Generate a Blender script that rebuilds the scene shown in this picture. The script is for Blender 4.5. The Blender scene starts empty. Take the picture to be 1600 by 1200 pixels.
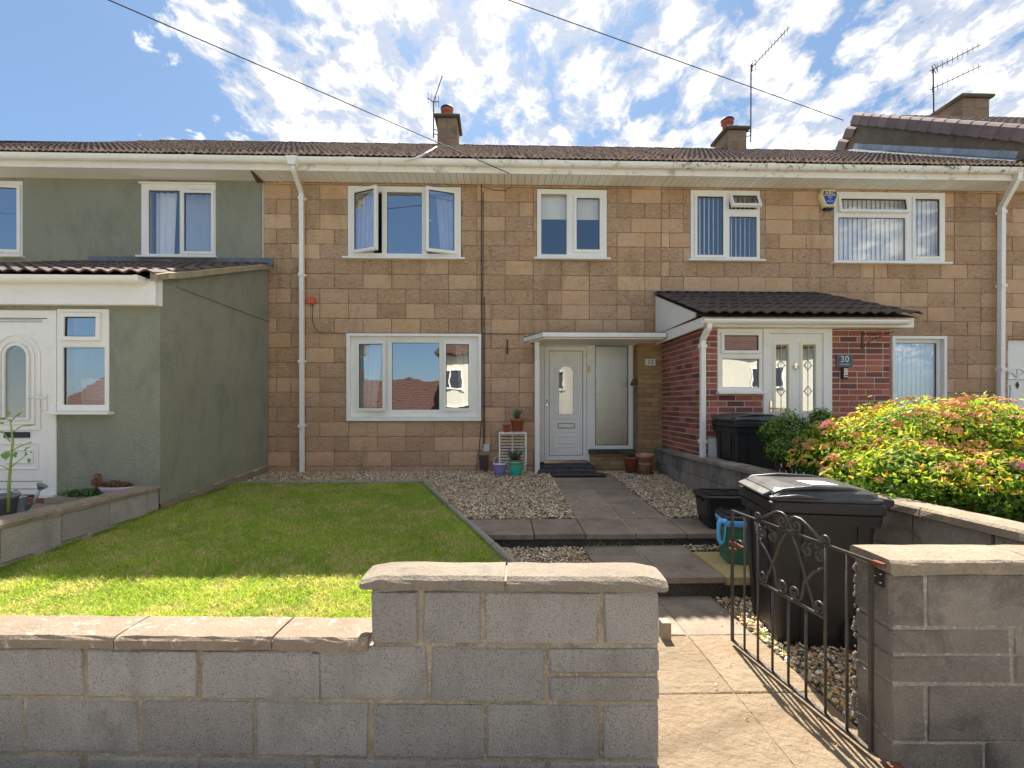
import bpy, math, random
import numpy as np
from mathutils import Vector, Matrix
R_ = math.radians
random.seed(7)
NP = np.random.RandomState(11)
scene = bpy.context.scene
COL = scene.collection

# ------------------------------------------------------------------ camera
F_PX, YAW, HOR, CZ = 711.0, R_(1.6), 632.0, 1.43
cam_d = bpy.data.cameras.new('camera')
cam = bpy.data.objects.new('camera', cam_d); COL.objects.link(cam)
cam.location = (0, 0, CZ)
cam.rotation_euler = (R_(90), 0, -YAW)
cam_d.sensor_width = 36.0
cam_d.lens = 36.0 * F_PX / 1600.0
cam_d.shift_y = (HOR - 600.0) / 1600.0
cam_d.clip_start = 0.05
cam_d.clip_end = 2000
scene.camera = cam

# ------------------------------------------------------------------ light
SUN_EL, SUN_ROT = R_(54), R_(-2)
world = bpy.data.worlds.new('World'); scene.world = world
world.use_nodes = True
nt = world.node_tree; nt.nodes.clear()
def N(t, typ, **kw):
    n = t.nodes.new(typ)
    for k, v in kw.items(): setattr(n, k, v)
    return n
def L(t, a, b): t.links.new(a, b)
def vmath(t, op, a, b=None):
    n = N(t, 'ShaderNodeMath', operation=op)
    for i, s in enumerate((a, b)):
        if s is None: continue
        if isinstance(s, (int, float)): n.inputs[i].default_value = s
        else: L(t, s, n.inputs[i])
    return n.outputs[0]
def ramp(t, fac, stops):
    n = N(t, 'ShaderNodeValToRGB')
    e = n.color_ramp.elements
    while len(e) < len(stops): e.new(0.5)
    for el, (p, c) in zip(e, stops):
        el.position = p
        el.color = (c, c, c, 1) if isinstance(c, (int, float)) else (c[0], c[1], c[2], 1)
    L(t, fac, n.inputs[0]); return n.outputs[0]
def mixc(t, fac, a, b, mode='MIX'):
    n = N(t, 'ShaderNodeMix', data_type='RGBA', blend_type=mode)
    for i, s in ((0, fac), (6, a), (7, b)):
        if isinstance(s, (int, float)): n.inputs[i].default_value = s
        elif isinstance(s, tuple): n.inputs[i].default_value = (s[0], s[1], s[2], 1)
        else: L(t, s, n.inputs[i])
    return n.outputs[2]
def noise(t, vec, scale, detail=4, rough=0.55, dist=0.0):
    n = N(t, 'ShaderNodeTexNoise'); n.inputs['Scale'].default_value = scale
    n.inputs['Detail'].default_value = detail; n.inputs['Roughness'].default_value = rough
    n.inputs['Distortion'].default_value = dist
    if vec is not None: L(t, vec, n.inputs['Vector'])
    return n.outputs['Fac']

SKY_STRENGTH = 0.10
sky = N(nt, 'ShaderNodeTexSky', sky_type='NISHITA')
sky.sun_disc = False; sky.sun_elevation = SUN_EL; sky.sun_rotation = SUN_ROT
sky.air_density = 1.0; sky.dust_density = 0.6; sky.ozone_density = 1.6
tc = N(nt, 'ShaderNodeTexCoord')
sep = N(nt, 'ShaderNodeSeparateXYZ'); L(nt, tc.outputs['Generated'], sep.inputs[0])
zz = vmath(nt, 'MAXIMUM', sep.outputs[2], 0.03)
zz = vmath(nt, 'ADD', zz, 0.12)
cx = vmath(nt, 'DIVIDE', sep.outputs[0], zz); cy = vmath(nt, 'DIVIDE', sep.outputs[1], zz)
comb = N(nt, 'ShaderNodeCombineXYZ'); L(nt, cx, comb.inputs[0]); L(nt, cy, comb.inputs[1])
mp = N(nt, 'ShaderNodeMapping'); mp.inputs['Rotation'].default_value = (0, 0, R_(-32)); mp.inputs['Scale'].default_value = (1.0, 0.75, 1)
mp.inputs['Location'].default_value = (3.1, 1.7, 0)
L(nt, comb.outputs[0], mp.inputs[0])
big = noise(nt, mp.outputs[0], 0.75, 3, 0.55, 0.4)
med = noise(nt, mp.outputs[0], 4.6, 5, 0.6, 0.5)
wn = N(nt, 'ShaderNodeTexNoise'); wn.inputs['Scale'].default_value = 5.0; wn.inputs['Detail'].default_value = 3; L(nt, mp.outputs[0], wn.inputs['Vector'])
wv = N(nt, 'ShaderNodeVectorMath', operation='SCALE'); L(nt, wn.outputs['Color'], wv.inputs[0]); wv.inputs['Scale'].default_value = 0.10
wa = N(nt, 'ShaderNodeVectorMath', operation='ADD'); L(nt, mp.outputs[0], wa.inputs[0]); L(nt, wv.outputs[0], wa.inputs[1])
vo = N(nt, 'ShaderNodeTexVoronoi', feature='SMOOTH_F1'); vo.inputs['Scale'].default_value = 11.0; vo.inputs['Smoothness'].default_value = 0.35; L(nt, wa.outputs[0], vo.inputs['Vector'])
puff = vmath(nt, 'SUBTRACT', 1.0, vmath(nt, 'MULTIPLY', vo.outputs['Distance'], 1.5))
fin = noise(nt, wa.outputs[0], 27.0, 6, 0.65, 0.2)
# how much of the sky is cloud: thick ahead and to the right, thinning to clear blue low on the left and behind
az = vmath(nt, 'ADD', vmath(nt, 'MULTIPLY', sep.outputs[0], 0.80), vmath(nt, 'MULTIPLY', sep.outputs[1], 0.60))
hi = ramp(nt, sep.outputs[2], [(0.0, 0.0), (0.52, 0.0), (0.72, 1.0), (1.0, 1.0)])  # unseen high cloud added overhead and behind, filling the shaded fronts with light
cov = vmath(nt, 'MAXIMUM', vmath(nt, 'MULTIPLY', hi, 0.97), ramp(nt, vmath(nt, 'ADD', vmath(nt, 'ADD', az, 0.10), vmath(nt, 'MULTIPLY', vmath(nt, 'SUBTRACT', med, 0.5), 0.22)), [(0.0, 0.0), (0.06, 0.10), (0.16, 0.7), (0.36, 1.0), (1.0, 1.0)]))
dens = vmath(nt, 'ADD', vmath(nt, 'MULTIPLY', big, 0.46), vmath(nt, 'ADD', vmath(nt, 'MULTIPLY', med, 0.52), vmath(nt, 'ADD', vmath(nt, 'MULTIPLY', fin, 0.54), vmath(nt, 'MULTIPLY', puff, 0.30))))
dens = vmath(nt, 'SUBTRACT', dens, vmath(nt, 'MULTIPLY', vmath(nt, 'SUBTRACT', 1.0, cov), 0.45))
cmask = ramp(nt, dens, [(0.0, 0.0), (0.655, 0.0), (0.735, 0.62), (0.88, 0.97), (1.0, 1.0)])
shade = vmath(nt, 'ADD', vmath(nt, 'MULTIPLY', fin, 0.50), vmath(nt, 'ADD', vmath(nt, 'MULTIPLY', puff, 0.22), vmath(nt, 'MULTIPLY', dens, 0.32)))
CLOUD = (2.1, 2.07, 2.0)
ccol = mixc(nt, ramp(nt, shade, [(0.52, 0.0), (0.70, 1.0)]), (1.12, 1.16, 1.28), CLOUD)
cmask = vmath(nt, 'MULTIPLY', cmask, ramp(nt, sep.outputs[2], [(0.0, 0.0), (0.02, 0.0), (0.12, 1.0), (1.0, 1.0)]))
clear = mixc(nt, 0.55, mixc(nt, 1.0, sky.outputs[0], (0.235, 0.272, 0.29), 'MULTIPLY'), (0.31, 0.50, 0.80))
skyc = mixc(nt, cmask, clear, ccol)
bg = N(nt, 'ShaderNodeBackground'); bg.inputs[1].default_value = SKY_STRENGTH
L(nt, skyc, bg.inputs[0])
wo = N(nt, 'ShaderNodeOutputWorld'); L(nt, bg.outputs[0], wo.inputs[0])

sun_d = bpy.data.lights.new('sun', 'SUN'); sun_d.energy = 2.0; sun_d.angle = R_(0.5); sun_d.color = (1.0, 0.93, 0.82)
sun = bpy.data.objects.new('sun', sun_d); COL.objects.link(sun)
sdir = Vector((-0.05, -math.cos(SUN_EL), -math.sin(SUN_EL)))
sun.rotation_euler = sdir.to_track_quat('-Z', 'Y').to_euler()
sun.location = (0, 30, 40)
scene.view_settings.view_transform = 'Standard'
scene.view_settings.look = 'None'
scene.view_settings.exposure = 2.82
scene.view_settings.gamma = 1.0
scene.render.engine = 'CYCLES'
scene.cycles.use_denoising = True
scene.cycles.max_bounces = 8; scene.cycles.diffuse_bounces = 4; scene.cycles.glossy_bounces = 4
scene.cycles.transparent_max_bounces = 16

# measuring: the real point seen at a photo pixel, on a plane of known X, Y or Z
def at(px, py=None, X=None, Y=None, Z=None):
    u = (px - 800.0) / F_PX; v = 0 if py is None else (HOR - py) / F_PX
    d = Vector((math.sin(YAW) + u * math.cos(YAW), math.cos(YAW) - u * math.sin(YAW), v))
    if X is not None: t = X / d.x
    elif Y is not None: t = Y / d.y
    else: t = (Z - CZ) / d.z
    return Vector((0, 0, CZ)) + d * t

# ------------------------------------------------------------------ materials
MATS = {}
def newmat(name):
    m = bpy.data.materials.new(name); m.use_nodes = True
    t = m.node_tree; b = t.nodes['Principled BSDF']
    MATS[name] = m
    return m, t, b
def mat(name, c1, c2=None, scale=3.0, rough=0.8, bump=0.0, bscale=60.0, rnd=0.0, c3=None, speck=None, sscale=220.0, samt=0.5,
        metal=0.0, spec=0.5, attr=None, stain=None, grime=None, stscale=1.2, stamt=0.5, bdetail=5, hue=0.0, coat=0.0, stlo=0.55, sthi=0.7, bdist=0.01):
    m, t, b = newmat(name)
    g = N(t, 'ShaderNodeNewGeometry').outputs['Position']
    c2 = c2 or c1
    n1 = noise(t, g, scale, 5, 0.6)
    col = mixc(t, ramp(t, n1, [(0.32, 0.0), (0.68, 1.0)]), c1, c2)
    if c3 or rnd:
        oi = N(t, 'ShaderNodeObjectInfo').outputs['Random']
    if c3:
        col = mixc(t, vmath(t, 'MULTIPLY', ramp(t, oi, [(0.35, 0.0), (0.9, 1.0)]), 0.85), col, c3)
    if speck:
        n2 = noise(t, g, sscale, 2, 0.7)
        col = mixc(t, vmath(t, 'MULTIPLY', ramp(t, n2, [(0.52, 0.0), (0.68, 1.0)]), samt), col, speck)
    if stain:
        n3 = noise(t, g, stscale, 6, 0.7, 0.5)
        col = mixc(t, vmath(t, 'MULTIPLY', ramp(t, n3, [(stlo, 0.0), (sthi, 1.0)]), stamt), col, stain)
    if grime:
        mg = N(t, 'ShaderNodeMapping'); mg.inputs['Scale'].default_value = (1.5, 1.5, 0.7); L(t, g, mg.inputs[0])
        n4 = noise(t, mg.outputs[0], 2.6, 7, 0.72, 0.4)
        col = mixc(t, vmath(t, 'MULTIPLY', ramp(t, n4, [(0.50, 0.0), (0.68, 1.0)]), 0.6), col, grime)
    if rnd:
        r2 = vmath(t, 'FRACT', vmath(t, 'MULTIPLY', oi, 17.31))
        f = vmath(t, 'ADD', vmath(t, 'MULTIPLY', r2, 2 * rnd), 1 - rnd)
        cc = N(t, 'ShaderNodeCombineXYZ')
        for i in range(3): L(t, f, cc.inputs[i])
        col = mixc(t, 1.0, col, cc.outputs[0], 'MULTIPLY')
    if attr:
        a = N(t, 'ShaderNodeAttribute', attribute_name=attr)
        col = mixc(t, 1.0, col, a.outputs['Color'], 'MULTIPLY')
    L(t, col, b.inputs['Base Color'])
    b.inputs['Roughness'].default_value = rough
    b.inputs['Metallic'].default_value = metal
    b.inputs['Specular IOR Level'].default_value = spec
    b.inputs['Coat Weight'].default_value = coat
    if bump:
        bn = N(t, 'ShaderNodeBump'); bn.inputs['Strength'].default_value = bump; bn.inputs['Distance'].default_value = bdist
        L(t, noise(t, g, bscale, bdetail, 0.65), bn.inputs['Height'])
        L(t, bn.outputs[0], b.inputs['Normal'])
    return m

mat('upvc', (0.88, 0.86, 0.81), (0.84, 0.82, 0.76), 2.0, 0.35, stain=(0.55, 0.53, 0.48), stscale=9, stamt=0.25)
mat('upvc_dirty', (0.92, 0.895, 0.84), (0.86, 0.82, 0.74), 1.5, 0.5, stain=(0.25, 0.22, 0.17), stscale=5, stamt=0.6)
mat('upvc_mouldy', (0.88, 0.855, 0.80), (0.78, 0.745, 0.67), 1.5, 0.6, stain=(0.09, 0.085, 0.07), stscale=13, stamt=0.8, stlo=0.53, sthi=0.62)
mat('soffit_white', (0.90, 0.87, 0.81), (0.84, 0.80, 0.73), 1.5, 0.6, rnd=0.04)
mat('white_wood', (0.88, 0.85, 0.79), (0.80, 0.77, 0.70), 3, 0.5, stain=(0.4, 0.37, 0.32), stscale=7, stamt=0.3)
mat('green_render', (0.335, 0.345, 0.255), (0.39, 0.395, 0.305), 1.1, 0.95, bump=1.0, bscale=55, speck=(0.50, 0.50, 0.40), sscale=80, samt=0.45, bdist=0.04, grime=(0.25, 0.265, 0.195),
    stain=(0.22, 0.25, 0.16), stscale=0.9, stamt=0.5, bdetail=3)
mat('mortar_sand', (0.17, 0.12, 0.08), (0.36, 0.26, 0.18), 4, 0.95, bump=0.5, bscale=90)
mat('mortar_grey', (0.24, 0.20, 0.14), (0.42, 0.35, 0.25), 9, 0.95, bump=0.9, bscale=80, speck=(0.62, 0.58, 0.50), sscale=60, samt=0.5)
mat('mortar_pier', (0.27, 0.235, 0.195), (0.36, 0.32, 0.27), 9, 0.95, bump=0.9, bscale=80, speck=(0.66, 0.62, 0.56), sscale=60, samt=0.5)
mat('mortar_light', (0.66, 0.57, 0.48), (0.54, 0.46, 0.38), 6, 0.95, bump=0.4, bscale=90)
mat('yellow_brick', (0.40, 0.25, 0.10), (0.47, 0.32, 0.15), 6, 0.9, bump=0.5, bscale=70, rnd=0.12, c3=(0.33, 0.20, 0.11))
mat('red_brick', (0.33, 0.095, 0.065), (0.42, 0.145, 0.095), 6, 0.85, bump=0.4, bscale=80, rnd=0.25, c3=(0.15, 0.055, 0.055))
mat('lead', (0.10, 0.115, 0.14), (0.16, 0.18, 0.21), 4, 0.55, bump=0.3, bscale=20, stain=(0.33, 0.35, 0.38), stscale=3, stamt=0.5)
mat('lead_light', (0.27, 0.31, 0.36), (0.40, 0.44, 0.50), 4, 0.5, bump=0.3, bscale=20, rnd=0.15)
mat('main_tile', (0.048, 0.030, 0.027), (0.085, 0.052, 0.042), 2.5, 0.85, bump=0.4, bscale=60, speck=(0.40, 0.32, 0.25), sscale=22, samt=0.5,
    stain=(0.045, 0.036, 0.032), stscale=0.8, stamt=0.5)
mat('tile_nose_lit', (0.60, 0.42, 0.33), (0.34, 0.22, 0.17), 9, 0.9, bump=0.3, bscale=60, stain=(0.12, 0.085, 0.07), stscale=14, stamt=0.8, stlo=0.5, sthi=0.6)  # sunlit tile noses, their light painted in as a paler colour
mat('dark_tile', (0.040, 0.027, 0.027), (0.070, 0.047, 0.044), 6, 0.7, bump=0.5, bscale=60, rnd=0.2, speck=(0.14, 0.12, 0.11), sscale=60, samt=0.3)
mat('brown_tile', (0.055, 0.034, 0.030), (0.095, 0.058, 0.048), 6, 0.8, bump=0.5, bscale=60, rnd=0.25, speck=(0.25, 0.20, 0.15), sscale=50, samt=0.4)
mat('purple_tile', (0.19, 0.125, 0.115), (0.25, 0.17, 0.155), 5, 0.75, bump=0.3, bscale=60, rnd=0.15)
mat('gable_render', (0.155, 0.112, 0.075), (0.21, 0.155, 0.105), 3, 0.95, bump=0.9, bscale=45, speck=(0.22, 0.19, 0.13), sscale=10, samt=0.6,
    stain=(0.09, 0.078, 0.06), stscale=2.5, stamt=0.7)
mat('chimney_stone', (0.25, 0.165, 0.11), (0.32, 0.22, 0.15), 5, 0.95, bump=0.8, bscale=50, rnd=0.12, stain=(0.10, 0.085, 0.065), stscale=3, stamt=0.7)
mat('chimney_cap', (0.10, 0.082, 0.06), (0.16, 0.13, 0.09), 5, 0.95, bump=0.7, bscale=40)
mat('clay_pot_red', (0.34, 0.085, 0.050), (0.42, 0.12, 0.07), 6, 0.75, bump=0.1, bscale=30)
mat('iron', (0.030, 0.026, 0.024), (0.055, 0.047, 0.042), 30, 0.32, stain=(0.13, 0.045, 0.018), stscale=16, stamt=0.85, stlo=0.60, sthi=0.68, bump=0.3, bscale=150, spec=0.6)
mat('rust', (0.20, 0.06, 0.022), (0.12, 0.045, 0.025), 40, 0.85, bump=0.6, bscale=120)
mat('black_metal', (0.02, 0.02, 0.022), rough=0.5)
mat('aerial_metal', (0.07, 0.07, 0.08), rough=0.45, metal=0.5)
mat('cable_black', (0.018, 0.015, 0.018), rough=0.7)
mat('cable_grey', (0.10, 0.10, 0.11), rough=0.7)
mat('bin_plastic', (0.009, 0.009, 0.011), (0.014, 0.014, 0.016), 4, 0.40, bump=0.25, bscale=260, stain=(0.05, 0.046, 0.042), stscale=7, stamt=0.4, spec=0.5, stlo=0.56, sthi=0.78)
mat('lid_plastic', (0.025, 0.026, 0.03), (0.06, 0.058, 0.055), 5, 0.34, bump=0.3, bscale=160, speck=(0.11, 0.10, 0.09), sscale=60, samt=0.35, spec=0.6)
mat('rubber', (0.01, 0.01, 0.01), rough=0.8)
mat('green_plastic', (0.035, 0.13, 0.075), (0.05, 0.16, 0.09), 6, 0.5)
mat('bag_blue', (0.10, 0.42, 0.78), (0.16, 0.50, 0.85), 8, 0.35)
mat('sticker', (0.80, 0.80, 0.80), (0.66, 0.67, 0.68), 40, 0.5)
mat('glaze_purple', (0.235, 0.20, 0.50), (0.29, 0.25, 0.56), 6, 0.28, coat=0.3)
mat('glaze_teal', (0.02, 0.42, 0.30), (0.04, 0.50, 0.37), 8, 0.22, coat=0.5)
mat('cream_inside', (0.62, 0.60, 0.52), rough=0.5)
mat('terracotta', (0.46, 0.19, 0.095), (0.52, 0.25, 0.14), 9, 0.85, bump=0.2, bscale=60, stain=(0.62, 0.52, 0.44), stscale=7, stamt=0.75, stlo=0.46, sthi=0.62)
mat('terracotta_dark', (0.30, 0.085, 0.040), (0.24, 0.07, 0.038), 9, 0.8, bump=0.2, bscale=60)
mat('soil', (0.05, 0.035, 0.022), (0.08, 0.055, 0.035), 20, 0.95, bump=0.8, bscale=90)
mat('leaf_dark', (0.05, 0.085, 0.035), (0.09, 0.13, 0.06), 20, 0.6)
mat('leaf_green', (0.10, 0.26, 0.035), (0.15, 0.32, 0.05), 20, 0.5)
mat('leaf_attr', (1, 1, 1), rough=0.55, attr='tint', spec=0.35)
mat('conifer_attr', (1, 1, 1), rough=0.6, attr='tint', spec=0.3)
mat('flower_tan', (0.60, 0.26, 0.12), (0.72, 0.38, 0.20), 60, 0.8, rnd=0.2)
mat('flower_pink', (0.78, 0.10, 0.36), (0.70, 0.16, 0.42), 60, 0.7)
mat('stem_green', (0.22, 0.34, 0.06), (0.30, 0.40, 0.10), 12, 0.6)
mat('stem_brown', (0.12, 0.07, 0.04), rough=0.9)
mat('galvanised', (0.30, 0.33, 0.37), (0.42, 0.45, 0.49), 18, 0.4, metal=0.7)
mat('grey_box', (0.50, 0.53, 0.56), rough=0.5)
mat('brown_box', (0.050, 0.028, 0.030), rough=0.6)
mat('orange_box', (0.62, 0.12, 0.035), rough=0.6)
mat('gravel_attr', (1, 1, 1), (0.80, 0.80, 0.80), 120, 0.75, attr='tint', bump=0.2, bscale=200)
mat('grass_attr', (1, 1, 1), rough=0.6, attr='tint', spec=0.25)
mat('lawn_soil', (0.13, 0.165, 0.045), (0.19, 0.19, 0.075), 8, 1.0, bump=0.8, bscale=60)
mat('gravel_bed', (0.17, 0.14, 0.10), (0.25, 0.20, 0.14), 60, 1.0, bump=0.8, bscale=80)
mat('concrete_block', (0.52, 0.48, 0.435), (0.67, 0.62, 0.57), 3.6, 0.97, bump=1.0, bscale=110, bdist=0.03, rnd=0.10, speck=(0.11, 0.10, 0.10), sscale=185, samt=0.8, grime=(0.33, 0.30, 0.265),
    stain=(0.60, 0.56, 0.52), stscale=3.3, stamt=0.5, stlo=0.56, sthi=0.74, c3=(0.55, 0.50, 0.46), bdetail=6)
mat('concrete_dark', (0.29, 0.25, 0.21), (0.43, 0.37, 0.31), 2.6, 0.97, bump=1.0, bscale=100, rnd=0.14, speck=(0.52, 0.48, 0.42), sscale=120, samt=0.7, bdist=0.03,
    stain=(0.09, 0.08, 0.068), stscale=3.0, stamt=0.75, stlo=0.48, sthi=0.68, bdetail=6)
mat('coping_stone', (0.215, 0.155, 0.11), (0.29, 0.225, 0.165), 4.0, 0.95, bump=0.9, bscale=70, rnd=0.08, speck=(0.14, 0.11, 0.09), sscale=95, samt=0.45,
    stain=(0.78, 0.74, 0.68), stscale=19, stamt=0.5, stlo=0.57, sthi=0.68)
mat('coping_pale', (0.29, 0.24, 0.185), (0.235, 0.195, 0.15), 4.0, 0.95, bump=1.0, bscale=80, rnd=0.05, speck=(0.12, 0.11, 0.10), sscale=110, samt=0.55,
    stain=(0.12, 0.115, 0.12), stscale=7, stamt=0.5, stlo=0.55, sthi=0.68)
mat('coping_mossy', (0.23, 0.185, 0.135), (0.30, 0.24, 0.17), 5.0, 0.95, bump=0.9, bscale=70, rnd=0.08, speck=(0.10, 0.09, 0.08), sscale=95, samt=0.5,
    stain=(0.45, 0.36, 0.24), stscale=8, stamt=0.6)
mat('paving_dark', (0.215, 0.165, 0.122), (0.31, 0.245, 0.185), 5, 0.9, bump=1.0, bscale=75, rnd=0.14, speck=(0.36, 0.30, 0.25), sscale=130, samt=0.5,
    stain=(0.11, 0.085, 0.07), stscale=3, stamt=0.6, stlo=0.5)
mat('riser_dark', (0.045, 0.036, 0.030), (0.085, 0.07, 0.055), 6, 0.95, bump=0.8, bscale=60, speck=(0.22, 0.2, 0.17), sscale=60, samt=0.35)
mat('sandstone', (0.215, 0.16, 0.098), (0.29, 0.22, 0.145), 4.5, 0.92, bump=1.0, bscale=22, bdist=0.03, rnd=0.08, speck=(0.19, 0.14, 0.08), sscale=75, samt=0.4,
    stain=(0.27, 0.155, 0.08), stscale=2.3, stamt=0.6, stlo=0.52, bdetail=7)
mat('sandstone_shaded', (0.40, 0.30, 0.125), (0.46, 0.35, 0.16), 4, 0.92, bump=0.7, bscale=28, speck=(0.22, 0.16, 0.07), sscale=75, samt=0.4)  # brighter copy of the sandstone for the shaded slab, light evened by colour
mat('joint_fill', (0.17, 0.14, 0.105), (0.24, 0.20, 0.15), 20, 1.0)
mat('joint_pale', (0.30, 0.26, 0.20), (0.40, 0.35, 0.27), 20, 1.0)
mat('kerb_concrete', (0.26, 0.235, 0.19), (0.34, 0.31, 0.25), 6, 0.95, bump=0.8, bscale=60, stain=(0.09, 0.10, 0.06), stscale=6, stamt=0.6)
mat('old_timber', (0.30, 0.24, 0.17), (0.38, 0.31, 0.23), 20, 0.9, bump=0.4, bscale=90)
mat('ground_far', (0.10, 0.13, 0.05), (0.14, 0.15, 0.07), 0.2, 1.0)
mat('road_pale', (0.26, 0.25, 0.235), (0.32, 0.31, 0.29), 4, 0.95, bump=0.5, bscale=120)  # unseen road coloured paler, to bounce sunlight onto the shaded house fronts
mat('pavement', (0.25, 0.225, 0.195), (0.31, 0.28, 0.24), 3, 0.95, bump=0.5, bscale=100)  # also lightened, to throw light back at the house fronts
mat('door_mat', (0.055, 0.04, 0.035), (0.085, 0.065, 0.055), 60, 1.0, bump=1.0, bscale=200)
mat('step_black', (0.022, 0.022, 0.026), (0.10, 0.09, 0.09), 5, 0.8, bump=0.4, bscale=60)
mat('room_wall', (0.25, 0.23, 0.20), rough=0.9)
mat('curtain', (0.86, 0.72, 0.78), (0.70, 0.60, 0.72), 4, 0.9)
mat('curtain_white', (0.90, 0.88, 0.86), rough=0.9)
mat('curtain_grey', (0.55, 0.60, 0.70), rough=0.9)
mat('blind_cream', (0.92, 0.86, 0.66), rough=0.8)
mat('blind_white', (0.92, 0.90, 0.86), rough=0.7)
mat('cardboard_white', (0.7, 0.72, 0.66), rough=0.8)
mat('dark_thing', (0.03, 0.035, 0.05), rough=0.7)
mat('chrome', (0.75, 0.66, 0.55), rough=0.2, metal=1.0)
mat('brass', (0.45, 0.33, 0.12), rough=0.35, metal=0.8)
mat('bronze_dark', (0.06, 0.045, 0.03), rough=0.4, metal=0.6)
mat('plate_white', (0.80, 0.79, 0.74), rough=0.4)
mat('plate_slate', (0.085, 0.105, 0.14), (0.13, 0.15, 0.18), 14, 0.7, bump=0.3, bscale=60)
mat('ink_black', (0.01, 0.01, 0.015), rough=0.5)
mat('ink_white', (0.75, 0.76, 0.78), rough=0.5)
mat('alarm_yellow', (0.72, 0.66, 0.38), rough=0.4)
mat('alarm_blue', (0.01, 0.07, 0.42), rough=0.4)
mat('alarm_lens', (0.008, 0.012, 0.05), rough=0.2)
mat('lead_came', (0.70, 0.70, 0.66), rough=0.4)
mat('cream_wall', (0.62, 0.58, 0.48), (0.68, 0.63, 0.53), 1, 0.9)
mat('opp_tile', (0.055, 0.026, 0.02), (0.10, 0.048, 0.034), 9, 0.85, bump=0.3, bscale=20)
mat('wood_pole', (0.14, 0.10, 0.07), (0.20, 0.15, 0.10), 8, 0.9, bump=0.3, bscale=40)
mat('timber_brown', (0.16, 0.085, 0.05), (0.11, 0.06, 0.04), 8, 0.8)
mat('verge_mortar', (0.40, 0.33, 0.22), (0.30, 0.25, 0.17), 9, 0.95, bump=0.8, bscale=60)
mat('pink_planter', (0.55, 0.42, 0.52), rough=0.6)

# reconstituted stone of the facade: tan, pink and grey blocks with a pitched rock face
def stone_mat():
    m, t, b = newmat('facade_stone')
    g = N(t, 'ShaderNodeNewGeometry').outputs['Position']
    oi = N(t, 'ShaderNodeObjectInfo').outputs['Random']
    base = ramp(t, oi, [(0.0, (0.54, 0.34, 0.18)), (0.25, (0.56, 0.355, 0.195)), (0.5, (0.58, 0.375, 0.22)), (0.72, (0.57, 0.355, 0.215)), (0.9, (0.59, 0.395, 0.255)), (1.0, (0.53, 0.33, 0.19))])
    n1 = noise(t, g, 2.2, 7, 0.7)
    col = mixc(t, ramp(t, n1, [(0.35, 0.0), (0.65, 0.75)]), base, (0.61, 0.43, 0.285))
    stretch = N(t, 'ShaderNodeMapping'); stretch.inputs['Scale'].default_value = (0.7, 0.7, 1.5); L(t, g, stretch.inputs[0])
    n2 = noise(t, stretch.outputs[0], 30, 5, 0.7, 0.8)
    r3 = vmath(t, 'FRACT', vmath(t, 'MULTIPLY', oi, 7.77))
    rockf = ramp(t, r3, [(0.15, 0.3), (0.55, 1.0)])
    pit = vmath(t, 'MULTIPLY', ramp(t, n2, [(0.36, 1.0), (0.50, 0.0)]), vmath(t, 'MULTIPLY', rockf, 0.6))
    col = mixc(t, pit, col, (0.25, 0.14, 0.075))
    smap = N(t, 'ShaderNodeMapping'); smap.inputs['Scale'].default_value = (1.8, 1.8, 0.6); L(t, g, smap.inputs[0])
    st = noise(t, smap.outputs[0], 1.2, 6, 0.72, 0.5)
    col = mixc(t, vmath(t, 'MULTIPLY', ramp(t, st, [(0.54, 0.0), (0.72, 1.0)]), 0.55), col, (0.24, 0.155, 0.09))
    # pink weathering of the ground floor stone
    sp = N(t, 'ShaderNodeSeparateXYZ'); L(t, g, sp.inputs[0])
    low = ramp(t, vmath(t, 'DIVIDE', sp.outputs[2], 5.0), [(0.20, 0.55), (0.62, 0.0)])
    col = mixc(t, vmath(t, 'MULTIPLY', low, 0.75), col, (0.60, 0.385, 0.27))
    f = vmath(t, 'ADD', vmath(t, 'MULTIPLY', vmath(t, 'FRACT', vmath(t, 'MULTIPLY', oi, 23.1)), 0.14), 0.93)
    cc = N(t, 'ShaderNodeCombineXYZ')
    for i in range(3): L(t, f, cc.inputs[i])
    col = mixc(t, 1.0, col, cc.outputs[0], 'MULTIPLY')
    L(t, col, b.inputs['Base Color']); b.inputs['Roughness'].default_value = 0.95
    b.inputs['Specular IOR Level'].default_value = 0.2
    bn = N(t, 'ShaderNodeBump'); bn.inputs['Distance'].default_value = 0.035
    L(t, vmath(t, 'MULTIPLY', rockf, 1.0), bn.inputs['Strength'])
    L(t, n2, bn.inputs['Height']); L(t, bn.outputs[0], b.inputs['Normal'])
stone_mat()

def glass_mat(name, refl, tint=(0.9, 0.95, 1.0), rough=0.0, wav=0.0, see=(0.85, 0.88, 0.9), wsc=2.5):
    m, t, b = newmat(name); t.nodes.remove(b)
    out = [n for n in t.nodes if n.type == 'OUTPUT_MATERIAL'][0]
    gl = N(t, 'ShaderNodeBsdfGlossy'); gl.inputs[0].default_value = (*tint, 1); gl.inputs['Roughness'].default_value = rough
    tr = N(t, 'ShaderNodeBsdfTransparent'); tr.inputs[0].default_value = (*see, 1)
    mx = N(t, 'ShaderNodeMixShader'); mx.inputs[0].default_value = refl
    if wav:
        bn = N(t, 'ShaderNodeBump'); bn.inputs['Strength'].default_value = wav; bn.inputs['Distance'].default_value = 0.02
        g = N(t, 'ShaderNodeNewGeometry').outputs['Position']
        L(t, noise(t, g, wsc, 2, 0.5), bn.inputs['Height']); L(t, bn.outputs[0], gl.inputs['Normal'])
    L(t, tr.outputs[0], mx.inputs[1]); L(t, gl.outputs[0], mx.inputs[2]); L(t, mx.outputs[0], out.inputs[0])
    return m
glass_mat('glass', 0.44, wav=0.08, see=(0.92, 0.94, 0.95))
glass_mat('glass_clear', 0.22, wav=0.05, see=(0.97, 0.98, 0.98))
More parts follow.
